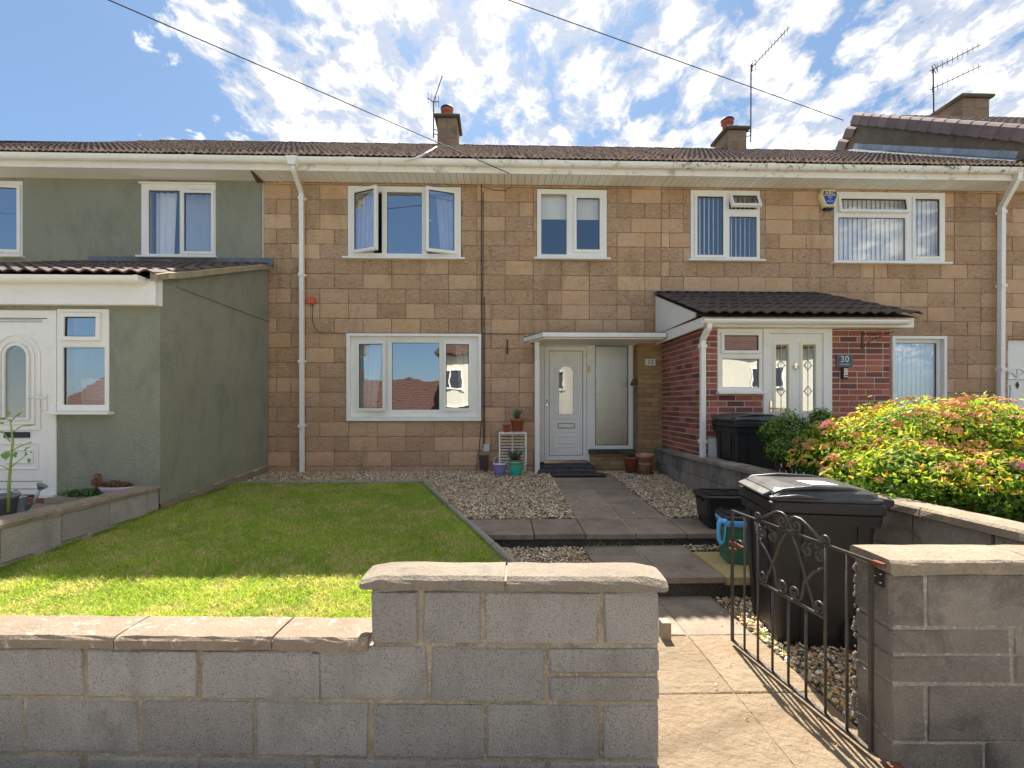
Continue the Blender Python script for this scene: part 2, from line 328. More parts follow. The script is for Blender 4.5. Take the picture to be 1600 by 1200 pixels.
glass_mat('frosted_glass', 0.42, tint=(0.80, 0.86, 0.84), rough=0.10, wav=0.20, see=(0.16, 0.18, 0.16), wsc=110)

def leaf_shader(name, k):
    m = MATS[name]; t = m.node_tree; b = t.nodes['Principled BSDF']; out = [n for n in t.nodes if n.type == 'OUTPUT_MATERIAL'][0]
    a = N(t, 'ShaderNodeAttribute', attribute_name='tint'); tr = N(t, 'ShaderNodeBsdfTranslucent')
    L(t, mixc(t, 1.0, a.outputs['Color'], (1.25, 1.2, 0.75), 'MULTIPLY'), tr.inputs[0])
    mx = N(t, 'ShaderNodeMixShader'); mx.inputs[0].default_value = k
    L(t, b.outputs[0], mx.inputs[1]); L(t, tr.outputs[0], mx.inputs[2]); L(t, mx.outputs[0], out.inputs[0])
leaf_shader('leaf_attr', 0.5); leaf_shader('conifer_attr', 0.35); leaf_shader('grass_attr', 0.5)

# ------------------------------------------------------------------ object helpers
WL = {}
def wl(o): return WL.get(o.name, Vector((0, 0, 0))) if o else Vector((0, 0, 0))
def place(o, w, parent=None):
    w = Vector(w)
    COL.objects.link(o); WL[o.name] = w
    if parent: o.parent = parent; o.location = w - wl(parent)
    else: o.location = w
    return o
def tag(o, label=None, cat=None, group=None, kind=None):
    if label: o['label'] = label
    if cat: o['category'] = cat
    if group: o['group'] = group
    if kind: o['kind'] = kind
    return o
def thing(name, loc, label, cat, group=None):
    o = bpy.data.objects.new(name, None); o.empty_display_size = 0.1
    place(o, loc); return tag(o, label, cat, group)
def inst(name, mesh, w, parent=None, rot=None, scale=None):
    o = bpy.data.objects.new(name, mesh); place(o, w, parent)
    if rot: o.rotation_euler = rot
    if scale: o.scale = scale
    return o
def M(m): return MATS[m] if isinstance(m, str) else m

class MB:
    def __init__(s): s.v = []; s.f = []; s.xf = None
    def add(s, vs, fs):
        b = len(s.v)
        if s.xf: vs = [s.xf(Vector(p)) for p in vs]
        s.v += [tuple(p) for p in vs]; s.f += [tuple(i + b for i in f) for f in fs]; return s
    def box(s, x0, x1, y0, y1, z0, z1):
        if x0 > x1: x0, x1 = x1, x0
        if y0 > y1: y0, y1 = y1, y0
        if z0 > z1: z0, z1 = z1, z0
        return s.add([(x0,y0,z0),(x1,y0,z0),(x1,y1,z0),(x0,y1,z0),(x0,y0,z1),(x1,y0,z1),(x1,y1,z1),(x0,y1,z1)],
              [(0,3,2,1),(4,5,6,7),(0,1,5,4),(1,2,6,5),(2,3,7,6),(3,0,4,7)])
    def loft(s, rings, cap=True, closed=True):
        n = len(rings[0]); vs = [p for r in rings for p in r]; fs = []
        for i in range(len(rings) - 1):
            for j in range(n if closed else n - 1):
                k = (j + 1) % n
                fs.append((i*n+j, i*n+k, (i+1)*n+k, (i+1)*n+j))
        if cap: fs.append(tuple(reversed(range(n)))); fs.append(tuple((len(rings)-1)*n + j for j in range(n)))
        return s.add(vs, fs)
    def tube(s, pts, r, n=8, cap=True):
        pts = [Vector(p) for p in pts]; rs = r if isinstance(r, (list, tuple)) else [r] * len(pts)
        rings = []; ref = None
        for i, p in enumerate(pts):
            d = (pts[min(i+1, len(pts)-1)] - pts[max(i-1, 0)]).normalized()
            if ref is None: ref = Vector((0, 0, 1)) if abs(d.z) < 0.9 else Vector((1, 0, 0))
            a = d.cross(ref)
            if a.length < 1e-4: ref = Vector((0, 1, 0)); a = d.cross(ref)
            a.normalize(); b = a.cross(d); ref = b
            rings.append([p + (a * math.cos(2*math.pi*j/n) + b * math.sin(2*math.pi*j/n)) * rs[i] for j in range(n)])
        return s.loft(rings, cap)
    def lathe(s, prof, c=(0, 0, 0), n=24, cap=False):
        c = Vector(c)
        return s.loft([[c + Vector((r*math.cos(2*math.pi*j/n), r*math.sin(2*math.pi*j/n), z)) for j in range(n)] for r, z in prof], cap)
    def prism(s, poly, a, b, axis='y'):
        def P(u, w, t): return {'y': (u, t, w), 'x': (t, u, w), 'z': (u, w, t)}[axis]
        return s.loft([[P(u, w, a) for u, w in poly], [P(u, w, b) for u, w in poly]])
    def plate(s, x0, x1, z0, z1, holes, y0, y1):
        xs = sorted(set([x0, x1] + [min(max(h[i], x0), x1) for h in holes for i in (0, 1)]))
        zs = sorted(set([z0, z1] + [min(max(h[i], z0), z1) for h in holes for i in (2, 3)]))
        nx, nz = len(xs) - 1, len(zs) - 1
        sol = [[not any(h[0] < (xs[i]+xs[i+1])/2 < h[1] and h[2] < (zs[k]+zs[k+1])/2 < h[3] for h in holes) for k in range(nz)] for i in range(nx)]
        vid = {}; vs = []; fs = []
        def V(i, k, y):
            if (i, k, y) not in vid: vid[(i, k, y)] = len(vs); vs.append((xs[i], y0 if y == 0 else y1, zs[k]))
            return vid[(i, k, y)]
        S = lambda i, k: 0 <= i < nx and 0 <= k < nz and sol[i][k]
        for i in range(nx):
            for k in range(nz):
                if not sol[i][k]: continue
                fs.append((V(i,k,0), V(i+1,k,0), V(i+1,k+1,0), V(i,k+1,0)))
                fs.append((V(i,k,1), V(i,k+1,1), V(i+1,k+1,1), V(i+1,k,1)))
                if not S(i-1,k): fs.append((V(i,k,0), V(i,k+1,0), V(i,k+1,1), V(i,k,1)))
                if not S(i+1,k): fs.append((V(i+1,k,0), V(i+1,k,1), V(i+1,k+1,1), V(i+1,k+1,0)))
                if not S(i,k-1): fs.append((V(i,k,0), V(i,k,1), V(i+1,k,1), V(i+1,k,0)))
                if not S(i,k+1): fs.append((V(i,k+1,0), V(i+1,k+1,0), V(i+1,k+1,1), V(i,k+1,1)))
        return s.add(vs, fs)
    def mesh(s, name, m, smooth=False, origin=None):
        me = bpy.data.meshes.new(name)
        o = Vector(origin) if origin is not None else Vector((0, 0, 0))
        me.from_pydata([tuple(Vector(p) - o) for p in s.v], [], s.f)
        me.materials.append(M(m))
        if smooth: me.polygons.foreach_set('use_smooth', [True] * len(me.polygons))
        me.update(); return me
    def build(s, name, m, parent=None, smooth=False, bev=0, seg=1, origin=None, kind=None, label=None, fixn=True):
        if origin is None:
            a = np.array(s.v); lo, hi = a.min(0), a.max(0)
            origin = Vector(((lo[0]+hi[0])/2, (lo[1]+hi[1])/2, lo[2] if parent is None else (lo[2]+hi[2])/2))
        me = s.mesh(name, m, smooth, origin)
        o = bpy.data.objects.new(name, me); place(o, origin, parent)
        if bev:
            md = o.modifiers.new('bevel', 'BEVEL'); md.width = bev; md.segments = seg; md.limit_method = 'ANGLE'; md.angle_limit = R_(40)
        if kind: o['kind'] = kind
        if label: o['label'] = label
        return o
def np_obj(name, V, Fc, m, parent=None, origin=(0, 0, 0), tint=None, kind=None, smooth=False):
    V = np.asarray(V, np.float32) - np.array(origin, np.float32); Fc = np.asarray(Fc, np.int32); k = Fc.shape[1]
    me = bpy.data.meshes.new(name)
    me.vertices.add(len(V)); me.vertices.foreach_set('co', V.ravel())
    me.loops.add(Fc.size); me.loops.foreach_set('vertex_index', Fc.ravel())
    me.polygons.add(len(Fc)); me.polygons.foreach_set('loop_start', np.arange(0, Fc.size, k, dtype=np.int32))
    me.update(calc_edges=True); me.materials.append(M(m))
    if smooth: me.polygons.foreach_set('use_smooth', np.ones(len(Fc), bool))
    if tint is not None:
        at_ = me.color_attributes.new('tint', 'FLOAT_COLOR', 'POINT')
        c = np.ones((len(V), 4), np.float32); c[:, :3] = tint; at_.data.foreach_set('color', c.ravel())
    o = bpy.data.objects.new(name, me); place(o, origin, parent)
    if kind: o['kind'] = kind
    return o

# chamfered block meshes, cached by size so that alike pieces share data
_bc = {}
def block_mesh(w, d, h, m, ch=0.006, jit=0.002):
    key = (round(w, 2), round(d, 2), round(h, 3), m, random.randrange(3))
    if key in _bc: return _bc[key]
    rs = random.Random(hash((key[0], key[1], key[2], key[4])) & 0xffff)
    vs = []
    idx = {}
    hx, hy, hz = w/2, d/2, h/2
    for sx in (-1, 1):
        for sy in (-1, 1):
            for sz in (-1, 1):
                for ax in range(3):
                    p = [sx*(hx-ch), sy*(hy-ch), sz*(hz-ch)]
                    p[ax] += (sx, sy, sz)[ax]*ch
                    idx[(sx, sy, sz, ax)] = len(vs)
                    vs.append([c + rs.uniform(-jit, jit) for c in p])
    fs = []
    for ax in range(3):
        o = [a for a in range(3) if a != ax]
        for s in (-1, 1):
            q = []
            for (a, b) in ((-1, -1), (1, -1), (1, 1), (-1, 1)):
                c = [0, 0, 0]; c[ax] = s; c[o[0]] = a; c[o[1]] = b; q.append(idx[(*c, ax)])
            fs.append(q)
    for ax in range(3):  # edges along ax
        o = [a for a in range(3) if a != ax]
        for a in (-1, 1):
            for b in (-1, 1):
                q = []
                for s, k in ((-1, o[0]), (1, o[0]), (1, o[1]), (-1, o[1])):
                    c = [0, 0, 0]; c[ax] = s; c[o[0]] = a; c[o[1]] = b; q.append(idx[(*c, k)])
                fs.append(q)
    for sx in (-1, 1):
        for sy in (-1, 1):
            for sz in (-1, 1): fs.append([idx[(sx, sy, sz, k)] for k in range(3)])
    me = bpy.data.meshes.new('block'); me.from_pydata(vs, [], fs)
    import bmesh
    bm = bmesh.new(); bm.from_mesh(me); bmesh.ops.recalc_face_normals(bm, faces=bm.faces); bm.to_mesh(me); bm.free()
    me.materials.append(M(m)); _bc[key] = me
    return me

_rc = {}
def rock_mesh(w, d, h, m):
    """block with a pitched, uneven front face"""
    key = (round(w, 2), round(h, 3), m, random.randrange(5))
    if key in _rc: return _rc[key]
    rs = random.Random(hash((key[0], key[1], key[3])) & 0xffff); nx, nz = max(2, int(w/0.075)), 3
    amp = rs.choice((.002, .006, .009)); vs = []; fs = []
    for i in range(nx + 1):
        for k in range(nz + 1):
            ed = i in (0, nx) or k in (0, nz)
            x = -w/2 + w*i/nx + (0 if i in (0, nx) else rs.uniform(-.012, .012)); z = -h/2 + h*k/nz + (0 if k in (0, nz) else rs.uniform(-.012, .012))
            if ed: x += rs.uniform(-.0025, .0025); z += rs.uniform(-.0025, .0025)
            vs.append((x, -d/2 + (rs.uniform(.003, .006) if ed else rs.uniform(-amp, amp*.6)), z))
    for i in range(nx):
        for k in range(nz): a = i*(nz+1) + k; fs.append((a, a+nz+1, a+nz+2, a+1))
    per = [i*(nz+1) for i in range(nx+1)] + [nx*(nz+1) + k for k in range(1, nz+1)] + [i*(nz+1) + nz for i in range(nx-1, -1, -1)] + [k for k in range(nz-1, 0, -1)]
    b = len(vs); vs += [(vs[p][0], d/2, vs[p][2]) for p in per]
    for q in range(len(per)): r = (q+1) % len(per); fs.append((per[r], per[q], b+q, b+r))
    me = bpy.data.meshes.new('stone_block'); me.from_pydata(vs, [], fs); me.materials.append(M(m)); _rc[key] = me
    return me

def courses(name, parent, m, x0, x1, zlines, ln, holes, yf, depth, gap=0.008, off=0.0, irregular=0.1, jity=0.004, xf=None, rot=None, ch=0.006, joints=None, jit=0.002):
    """lay blocks: zlines are the joint heights, holes (x0,x1,z0,z1) are left out"""
    for k in range(len(zlines) - 1):
        za, zb = sorted((zlines[k], zlines[k+1]))
        if joints and joints[k] is not None: xs = joints[k]
        else:
            xs = [x0]; x = x0 + ((off + (0.5 if k % 2 else 0.0)) % 1.0) * ln
            if x - x0 < 0.04: x += ln
            while x < x1 - 0.05:
                xs.append(x); x += ln * (0.5 if random.random() < irregular else 1.0)
            xs.append(x1)
        for a, b in zip(xs[:-1], xs[1:]):
            segs = [(a, b, za, zb)]
            for h in holes:
                ns = []
                for (p, q, r, s_) in segs:
                    if h[0] >= q - 1e-4 or h[1] <= p + 1e-4 or h[2] >= s_ - 1e-4 or h[3] <= r + 1e-4: ns.append((p, q, r, s_)); continue
                    if h[0] > p: ns.append((p, h[0], r, s_))
                    if h[1] < q: ns.append((h[1], q, r, s_))
                    pp, qq = max(p, h[0]), min(q, h[1])
                    if h[2] > r: ns.append((pp, qq, r, h[2]))
                    if h[3] < s_: ns.append((pp, qq, h[3], s_))
                segs = ns
            for (p, q, r, s_) in segs:
                w, hh = q - p - gap, s_ - r - gap
                if w < 0.018 or hh < 0.012: continue
                jy = random.uniform(0, jity)
                c = Vector(((p+q)/2, yf + depth/2 - jy, (r+s_)/2))
                if xf: c = xf(c)
                inst(name, rock_mesh(w, depth, hh, m) if m == 'facade_stone' else block_mesh(w, depth, hh, m, ch, jit), c, parent, rot)

def setrot(root, loc, rz):
    root.location = loc; root.rotation_euler = (0, 0, rz)

# ------------------------------------------------------------------ windows and doors
def pane(name, parent, x0, x1, z0, z1, y, m='glass', xf=None):
    mb = MB(); mb.xf = xf; mb.add([(x0, y, z0), (x1, y, z0), (x1, y, z1), (x0, y, z1)], [(0, 1, 2, 3)])
    c = Vector(((x0+x1)/2, y, (z0+z1)/2)); c = xf(c) if xf else c
    return mb.build(name, m, parent, origin=c)
def window(house, rect, y, cells, sill=0.0, fw=0.045, trim=None, mname='upvc', label=None, sash_w=0.05, glassm='glass', ledge=0.04):
    """rect x0,x1,z0,z1 on plane y (front of frame). cells: (x0,x1,z0,z1,kind,angle)"""
    x0, x1, z0, z1 = rect
    mb = MB()
    holes = []
    for c in cells:
        holes.append((c[0], c[1], c[2], c[3]))
    mb.plate(x0, x1, z0, z1, holes, y, y + 0.07)
    fr = mb.build('window', mname, house, bev=0.004, label=label)
    for c in cells:
        a, b, p, q, kind = c[:5]; ang = c[5] if len(c) > 5 else 0
        if kind == 'fixed':
            s = MB().plate(a, b, p, q, [(a+0.012, b-0.012, p+0.012, q-0.012)], y + 0.02, y + 0.035)
            s.build('gasket', 'black_metal', fr)
            s2 = MB().plate(a, b, p, q, [(a+0.008, b-0.008, p+0.008, q-0.008)], y + 0.008, y + 0.019)
            s2.build('bead', mname, fr)
            pane('pane', fr, a, b, p, q, y + 0.03, glassm)
        else:
            w = sash_w; e = 0.012
            A, B, P_, Q = a - e, b + e, p - e, q + e
            if kind == 'left': org = Vector((A, y - 0.018, 0)); rot = -ang
            elif kind == 'right': org = Vector((B, y - 0.018, 0)); rot = ang
            else: org = Vector((0, y - 0.018, Q)); rot = ang
            ca, sa = math.cos(rot), math.sin(rot)
            def xf(p3, kind=kind, org=org, ca=ca, sa=sa):
                if kind == 'top':
                    dy, dz = p3.y - org.y, p3.z - org.z
                    return Vector((p3.x, org.y + dy*ca + dz*sa, org.z - dy*sa + dz*ca))
                dx, dy = p3.x - org.x, p3.y - org.y
                return Vector((org.x + dx*ca - dy*sa, org.y + dx*sa + dy*ca, p3.z))
            s = MB(); s.xf = xf
            s.plate(A, B, P_, Q, [(A+w, B-w, P_+w, Q-w)], y - 0.022, y + 0.034)
            s.build('sash', mname, fr, bev=0.005)
            g = MB(); g.xf = xf
            g.plate(A+w, B-w, P_+w, Q-w, [(A+w+0.008, B-w-0.008, P_+w+0.008, Q-w-0.008)], y - 0.004, y + 0.02)
            g.build('gasket', 'black_metal', fr)
            pane('pane', fr, A+w, B-w, P_+w, Q-w, y + 0.004, glassm, xf)
            if kind in ('left', 'right') and ang > 0.2:
                hx = B - 0.03 if kind == 'left' else A + 0.03
                h = MB(); h.xf = xf; h.box(hx - (0.06 if kind == 'left' else 0), hx + (0.0 if kind == 'left' else 0.06), y + 0.036, y + 0.055, (P_+Q)/2 - 0.012, (P_+Q)/2 + 0.012)
                h.build('handle', mname, fr)
    if sill:
        MB().box(x0 - sill, x1 + sill, y - 0.075 - ledge*0, y + 0.03, z0 - 0.032, z0 - 0.001).build('sill', mname, fr, bev=0.005)
    return fr
def wavy(name, parent, m, x0, x1, z0, z1, y, waves, amp=0.02, taper=0.0, n=None, side=1):
    n = n or int(waves * 6); mb = MB(); vs = []; fs = []
    for i in range(n + 1):
        t = i / n; ph = t * waves * 2 * math.pi
        for z in (0, 1):
            tt = t * (1 - (taper if z == 0 else 0)); x = x0 + (x1-x0)*tt if side > 0 else x1 - (x1-x0)*tt
            vs.append((x, y + amp*math.sin(ph), z0 if z == 0 else z1))
    for i in range(n): fs.append((2*i, 2*i+2, 2*i+3, 2*i+1))
    mb.add(vs, fs); return mb.build(name, m, parent, smooth=True)
def vblind(parent, x0, x1, z0, z1, y, pitch=0.05, ang=0.5, wid=0.045):
    mb = MB(); x = x0
    while x < x1:
        dx, dy = math.cos(ang)*wid/2, math.sin(ang)*wid/2
        a, b = x - dx, x + dx
        mb.add([(a, y-dy, z0), (b, y+dy, z0), (b, y+dy, z1), (a, y-dy, z1)], [(0, 1, 2, 3)]); x += pitch
    return mb.build('vertical_blind', 'blind_white', parent)
def arch_pts(x0, x1, z0, z1, n=14):
    r = (x1-x0)/2; cx = (x0+x1)/2; pts = [(x0, z0), (x1, z0)]
    for i in range(n + 1):
        a = math.pi * i / n; pts.append((cx + r*math.cos(a), z1 - r + r*math.sin(a)))
    return pts
def ringpoly(mb, outer, inner, y0, y1):
    """frame between two like-numbered outlines, from y0 (front) to y1"""
    n = len(outer)
    vs = [(p[0], y0, p[1]) for p in outer] + [(p[0], y0, p[1]) for p in inner] + [(p[0], y1, p[1]) for p in outer] + [(p[0], y1, p[1]) for p in inner]
    fs = []
    for j in range(n):
        k = (j+1) % n
        fs += [(j, k, n+k, n+j), (2*n+j, 3*n+j, 3*n+k, 2*n+k), (j, 2*n+j, 2*n+k, k), (n+j, n+k, 3*n+k, 3*n+j)]
    return mb.add(vs, fs)
def text(s, size, loc, m, parent, name='lettering', ext=0.001, rot=(math.pi/2, 0, 0), align='CENTER', spacing=1.0, sx=1.0):
    cu = bpy.data.curves.new(name, 'FONT'); cu.body = s; cu.size = size; cu.extrude = ext; cu.align_x = align; cu.align_y = 'CENTER'
    cu.space_character = spacing; cu.materials.append(M(m))
    tmp = bpy.data.objects.new('tmp_text', cu); COL.objects.link(tmp)
    me = bpy.data.meshes.new_from_object(tmp.evaluated_get(bpy.context.evaluated_depsgraph_get()))
    bpy.data.objects.remove(tmp); bpy.data.curves.remove(cu)
    if not me.materials: me.materials.append(M(m))
    o = bpy.data.objects.new(name, me); place(o, loc, parent); o.rotation_euler = rot; o.scale = (sx, 1, 1)
    return o

# ================================================================== SETTING
YF = 7.25
def gz(y): return 0.254 + 0.036 * (y - 4.13)
def sheet(name, pts, m, kind='structure'):
    return MB().add(pts, [tuple(range(len(pts)))]).build(name, m, None, kind=kind, origin=(pts[0][0], pts[0][1], pts[0][2]))
g = sheet('ground', [(-400, -400, -0.35), (400, -400, -0.35), (400, 400, -0.35), (-400, 400, -0.35)], 'ground_far')
# pavement in front of the garden wall, the road behind the camera
fwd = R_(-2.5)
MB().box(-30, 30, -0.9, 1.70, -0.34, -0.02).build('pavement', 'pavement', None, kind='structure')
MB().box(-30, 30, -1.03, -0.905, -0.34, -0.01).build('kerb', 'kerb_concrete', None, kind='structure')
MB().box(-30, 30, -7.5, -1.035, -0.34, -0.14).build('road', 'road_pale', None, kind='structure')

XL = at(420, Y=YF).x                       # side wall of the green porch
YPC = at(250, X=XL).y                      # its near corner
XR = 2.72                                  # party wall on the right

# lawn (sheet with a gentle fall) ------------------------------------
KA = at(660, 755.5, Z=gz(6.35)); KA.y = 6.36
KB = at(800, 884, Z=0.23)
def kx(y): return KA.x + (KB.x - KA.x) * (KA.y - y) / (KA.y - KB.y)
lawn_poly = [(XL - 0.02, 1.9), (0.50, 1.9), (min(kx(2.9), .5), 2.9), (KB.x, KB.y), (KA.x, KA.y), (XL - 0.02, 6.36)]
lv = [(x, y, gz(y) - 0.012) for x, y in lawn_poly]
sheet('lawn', lv, 'lawn_soil')
# bed under the gravel
gb = [(XL - 0.1, 6.30), (KA.x, 6.30), (KB.x + 0.02, KB.y), (kx(2.9), 2.9), (XR, 2.9), (XR, 7.3), (XL - 0.1, 7.3)]
MB().add([(XL-0.1, 6.30, gz(6.3)-0.03), (KA.x, 6.30, gz(6.3)-0.03), (kx(4.2), 4.2, gz(4.2)-0.03), (XR, 4.2, gz(4.2)-0.03), (XR, 7.3, gz(7.3)-0.03), (XL-0.1, 7.3, gz(7.3)-0.03)],
         [(0, 1, 2, 3, 4, 5)]).build('gravel_bed', 'gravel_bed', None, kind='structure')
XMb = at(912, 856, Z=0.146).x
sheet('lower_gravel_bed', [(-0.5, 2.0, 0.115), (0.5, 2.0, 0.115), (0.5, 3.32, 0.115), (XMb, 3.36, 0.115), (XMb, 4.2, 0.115), (-0.5, 4.2, 0.115)], 'gravel_bed')
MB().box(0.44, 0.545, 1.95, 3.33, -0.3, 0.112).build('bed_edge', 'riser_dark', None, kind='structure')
MB().box(0.545, 0.62, 1.1, 3.33, -0.3, -0.008).build('path_edge', 'joint_fill', None, kind='structure')
sheet('bin_gravel_bed', [(1.0, 1.95, -0.02), (XR, 1.85, -0.02), (XR, 4.2, -0.02), (1.0, 4.2, -0.02)], 'gravel_bed')
# raised earth of the garden next door, green house forecourt
MB().box(XR - 0.05, 12, 1.9, 7.2, -0.3, 0.365).build('next_door_garden', 'soil', None, kind='structure')
MB().box(-14, XL - 0.22, 1.9, YPC, -0.3, 0.40).build('next_door_forecourt', 'paving_dark', None, kind='structure')

# ---------------------------------------------------------------- path
path = tag(bpy.data.objects.new('garden_path', None), kind='structure')
XJ = at(993, Y=4.13).x
place(path, (XJ, 4.5, 0))
S = 0.465
def slab(x0, x1, y0, y1, zt, m, th=0.045, name='slab', gap=0.010, slope=0.036, cut=None):
    x0 += gap/2; x1 -= gap/2; y0 += gap/2; y1 -= gap/2
    e = 0.004
    mb = MB(); poly = cut or [(x0, y0), (x1, y0), (x1, y1), (x0, y1)]
    cx_ = sum(p[0] for p in poly)/len(poly); cy_ = sum(p[1] for p in poly)/len(poly)
    tz = random.uniform(-0.003, 0.003); tlx = random.uniform(-0.006, 0.006)
    def Z(x, y): return zt(y) + tz + (x - cx_)*tlx
    r0 = [(x, y, Z(x, y) - th) for x, y in poly]; r1 = [(x, y, Z(x, y) - e) for x, y in poly]
    r2 = [(cx_ + (x-cx_)*(1-0.02), cy_ + (y-cy_)*(1-0.02), Z(x, y)) for x, y in poly]
    mb.loft([r0, r1, r2]); return mb.build(name, m, path)
up = lambda y: gz(y)
# upper path: two slabs wide, up to the door
yy = 4.595
while yy < 6.8:
    for i in (-1, 0): slab(XJ + i*S, XJ + (i+1)*S, yy, min(yy + S, 6.98), up, 'paving_dark')
    yy += S
MB().box(XJ - S + 0.01, XJ + S - 0.01, 4.14, 6.97, 0.19, 0.238).build('bedding', 'joint_pale', path)
MB().add([(XJ-S+.012, 4.15, up(4.15)-.008), (XJ+S-.012, 4.15, up(4.15)-.008), (XJ+S-.012, 6.97, up(6.97)-.008), (XJ-S+.012, 6.97, up(6.97)-.008)], [(0,1,2,3)]).build('joint', 'joint_pale', path)
# landing row
for i in range(-3, 3):
    a, b = XJ + i*S, XJ + (i+1)*S
    if i == -3:
        k0, k1 = kx(4.13) + 0.05, kx(4.59) + 0.05
        slab(a, b, 4.13, 4.59, up, 'paving_dark', cut=[(k0, 4.105), (b - .005, 4.105), (b - .005, 4.585), (k1, 4.585)])
    else: slab(a, b, 4.105, 4.595, up, 'paving_dark')
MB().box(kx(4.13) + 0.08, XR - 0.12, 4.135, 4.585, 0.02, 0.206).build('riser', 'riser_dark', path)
# middle level
MZ = 0.146; md = lambda y: MZ
XM = at(912, 856, Z=MZ).x; XMr = at(1087, 866, Z=MZ).x; XMj = at(993, 856, Z=MZ).x
for (a, b) in ((XM, XMj), (XMj, XMr)):
    slab(a, b, 3.335, 3.85, md, 'paving_dark'); slab(a, b, 3.85, 4.13, md, 'paving_dark')
slab(XMr, XMr + 0.44, 3.335, 3.93, md, 'sandstone_shaded', th=0.06)
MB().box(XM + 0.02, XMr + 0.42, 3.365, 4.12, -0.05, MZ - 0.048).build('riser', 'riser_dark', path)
MB().box(XM + 0.01, XMr, 3.36, 4.12, MZ - 0.03, MZ - 0.007).build('joint', 'joint_pale', path)
# lower level: dark slabs, then riven sandstone to the gate
lo = lambda y: 0.0
XQ = at(1080, 1000, Z=0).x; XE = at(1190, 1005, Z=0).x + 0.02
for (a, b) in ((XQ - 0.56, XQ), (XQ, XE - 0.02)): slab(a, b, 2.79, 3.37, lo, 'paving_dark')
ys = [2.785, 2.225, 1.665, 1.105]
for i in range(3):
    for (a, b) in ((XQ - 0.56, XQ - 0.02*0), (XQ, XE)): slab(a, b, ys[i+1], ys[i], lo, 'sandstone', gap=0.007)
MB().box(XQ - 0.56, XE - 0.01, 1.11, 3.37, -0.06, -0.006).build('joint', 'joint_fill', path)

# ---------------------------------------------------------------- edging kerbs
def kerb_run(a, b, n, label, name='lawn_edging'):
    rt = thing(name, ((a[0]+b[0])/2, (a[1]+b[1])/2, a[2]), label, 'edging')
    d = Vector((b[0]-a[0], b[1]-a[1], 0)); Lh = d.length; d.normalize(); nrm = Vector((-d.y, d.x, 0))
    prof = [(-0.026, -0.12), (0.026, -0.12), (0.026, 0.03), (0.015, 0.046), (-0.015, 0.046), (-0.026, 0.03)]
    for i in range(n):
        t0, t1 = i/n + 0.003, (i+1)/n - 0.003
        mb = MB(); rings = []
        jz = random.uniform(-0.006, 0.006)
        for t in np.linspace(t0, t1, 5):
            p = Vector(a).lerp(Vector(b), t)
            rings.append([p + nrm*(u + random.uniform(-.002, .002)) + Vector((0, 0, w + jz + random.uniform(-.002, .002))) for u, w in prof])
        mb.loft(rings); mb.build('edging_block', 'kerb_concrete', rt)
kerb_run((KA.x, KA.y, gz(6.36)), (KB.x + (KB.x-KA.x)*0.1, KB.y - 0.29, gz(KB.y)), 5, 'concrete edging running slantwise between the lawn and the gravel by the path')
kerb_run((XL, 6.36, gz(6.36)), (KA.x, 6.36, gz(6.36)), 4, 'straight concrete edging between the far end of the lawn and the gravel under the window')

# ================================================================== HOUSES
EAVE_Y, EAVE_Z = 6.80, 5.05
RIDGE_Y, RIDGE_Z = 10.2, 7.20
WT = 4.93                                   # top of the facade wall / soffit
FASC_Y = 6.89
def fr(px0, px1, py0, py1, Y=YF):
    a, b = at(px0, py1, Y=Y), at(px1, py0, Y=Y)
    return (a.x, b.x, a.z, b.z)
H = {}
H['W1'] = fr(544, 720, 293, 402.5); H['W2'] = fr(839, 948, 297, 403.5)
H['W5'] = fr(542, 752, 522, 658)
H['W3'] = fr(1079, 1187, 298.5, 406); H['W4'] = fr(1303, 1476, 302, 410); H['W6'] = fr(1392, 1477, 525.5, 700)
H['G1'] = fr(222, 338, 289, 401); H['G0'] = fr(-62, 37, 284, 400)
XB0 = at(412, Y=YF).x; XB1 = at(1033, Y=YF).x; XB2 = at(1557, Y=YF).x
PB = fr(1035, 1392, 492, 700)               # porch of the right house where it meets the facade
ZB = 0.456; PIT = 0.2335
zl = [ZB - PIT, ZB] + [ZB + PIT*i for i in range(1, 20)]
zl = [z for z in zl if z < WT - 0.03] + [WT]

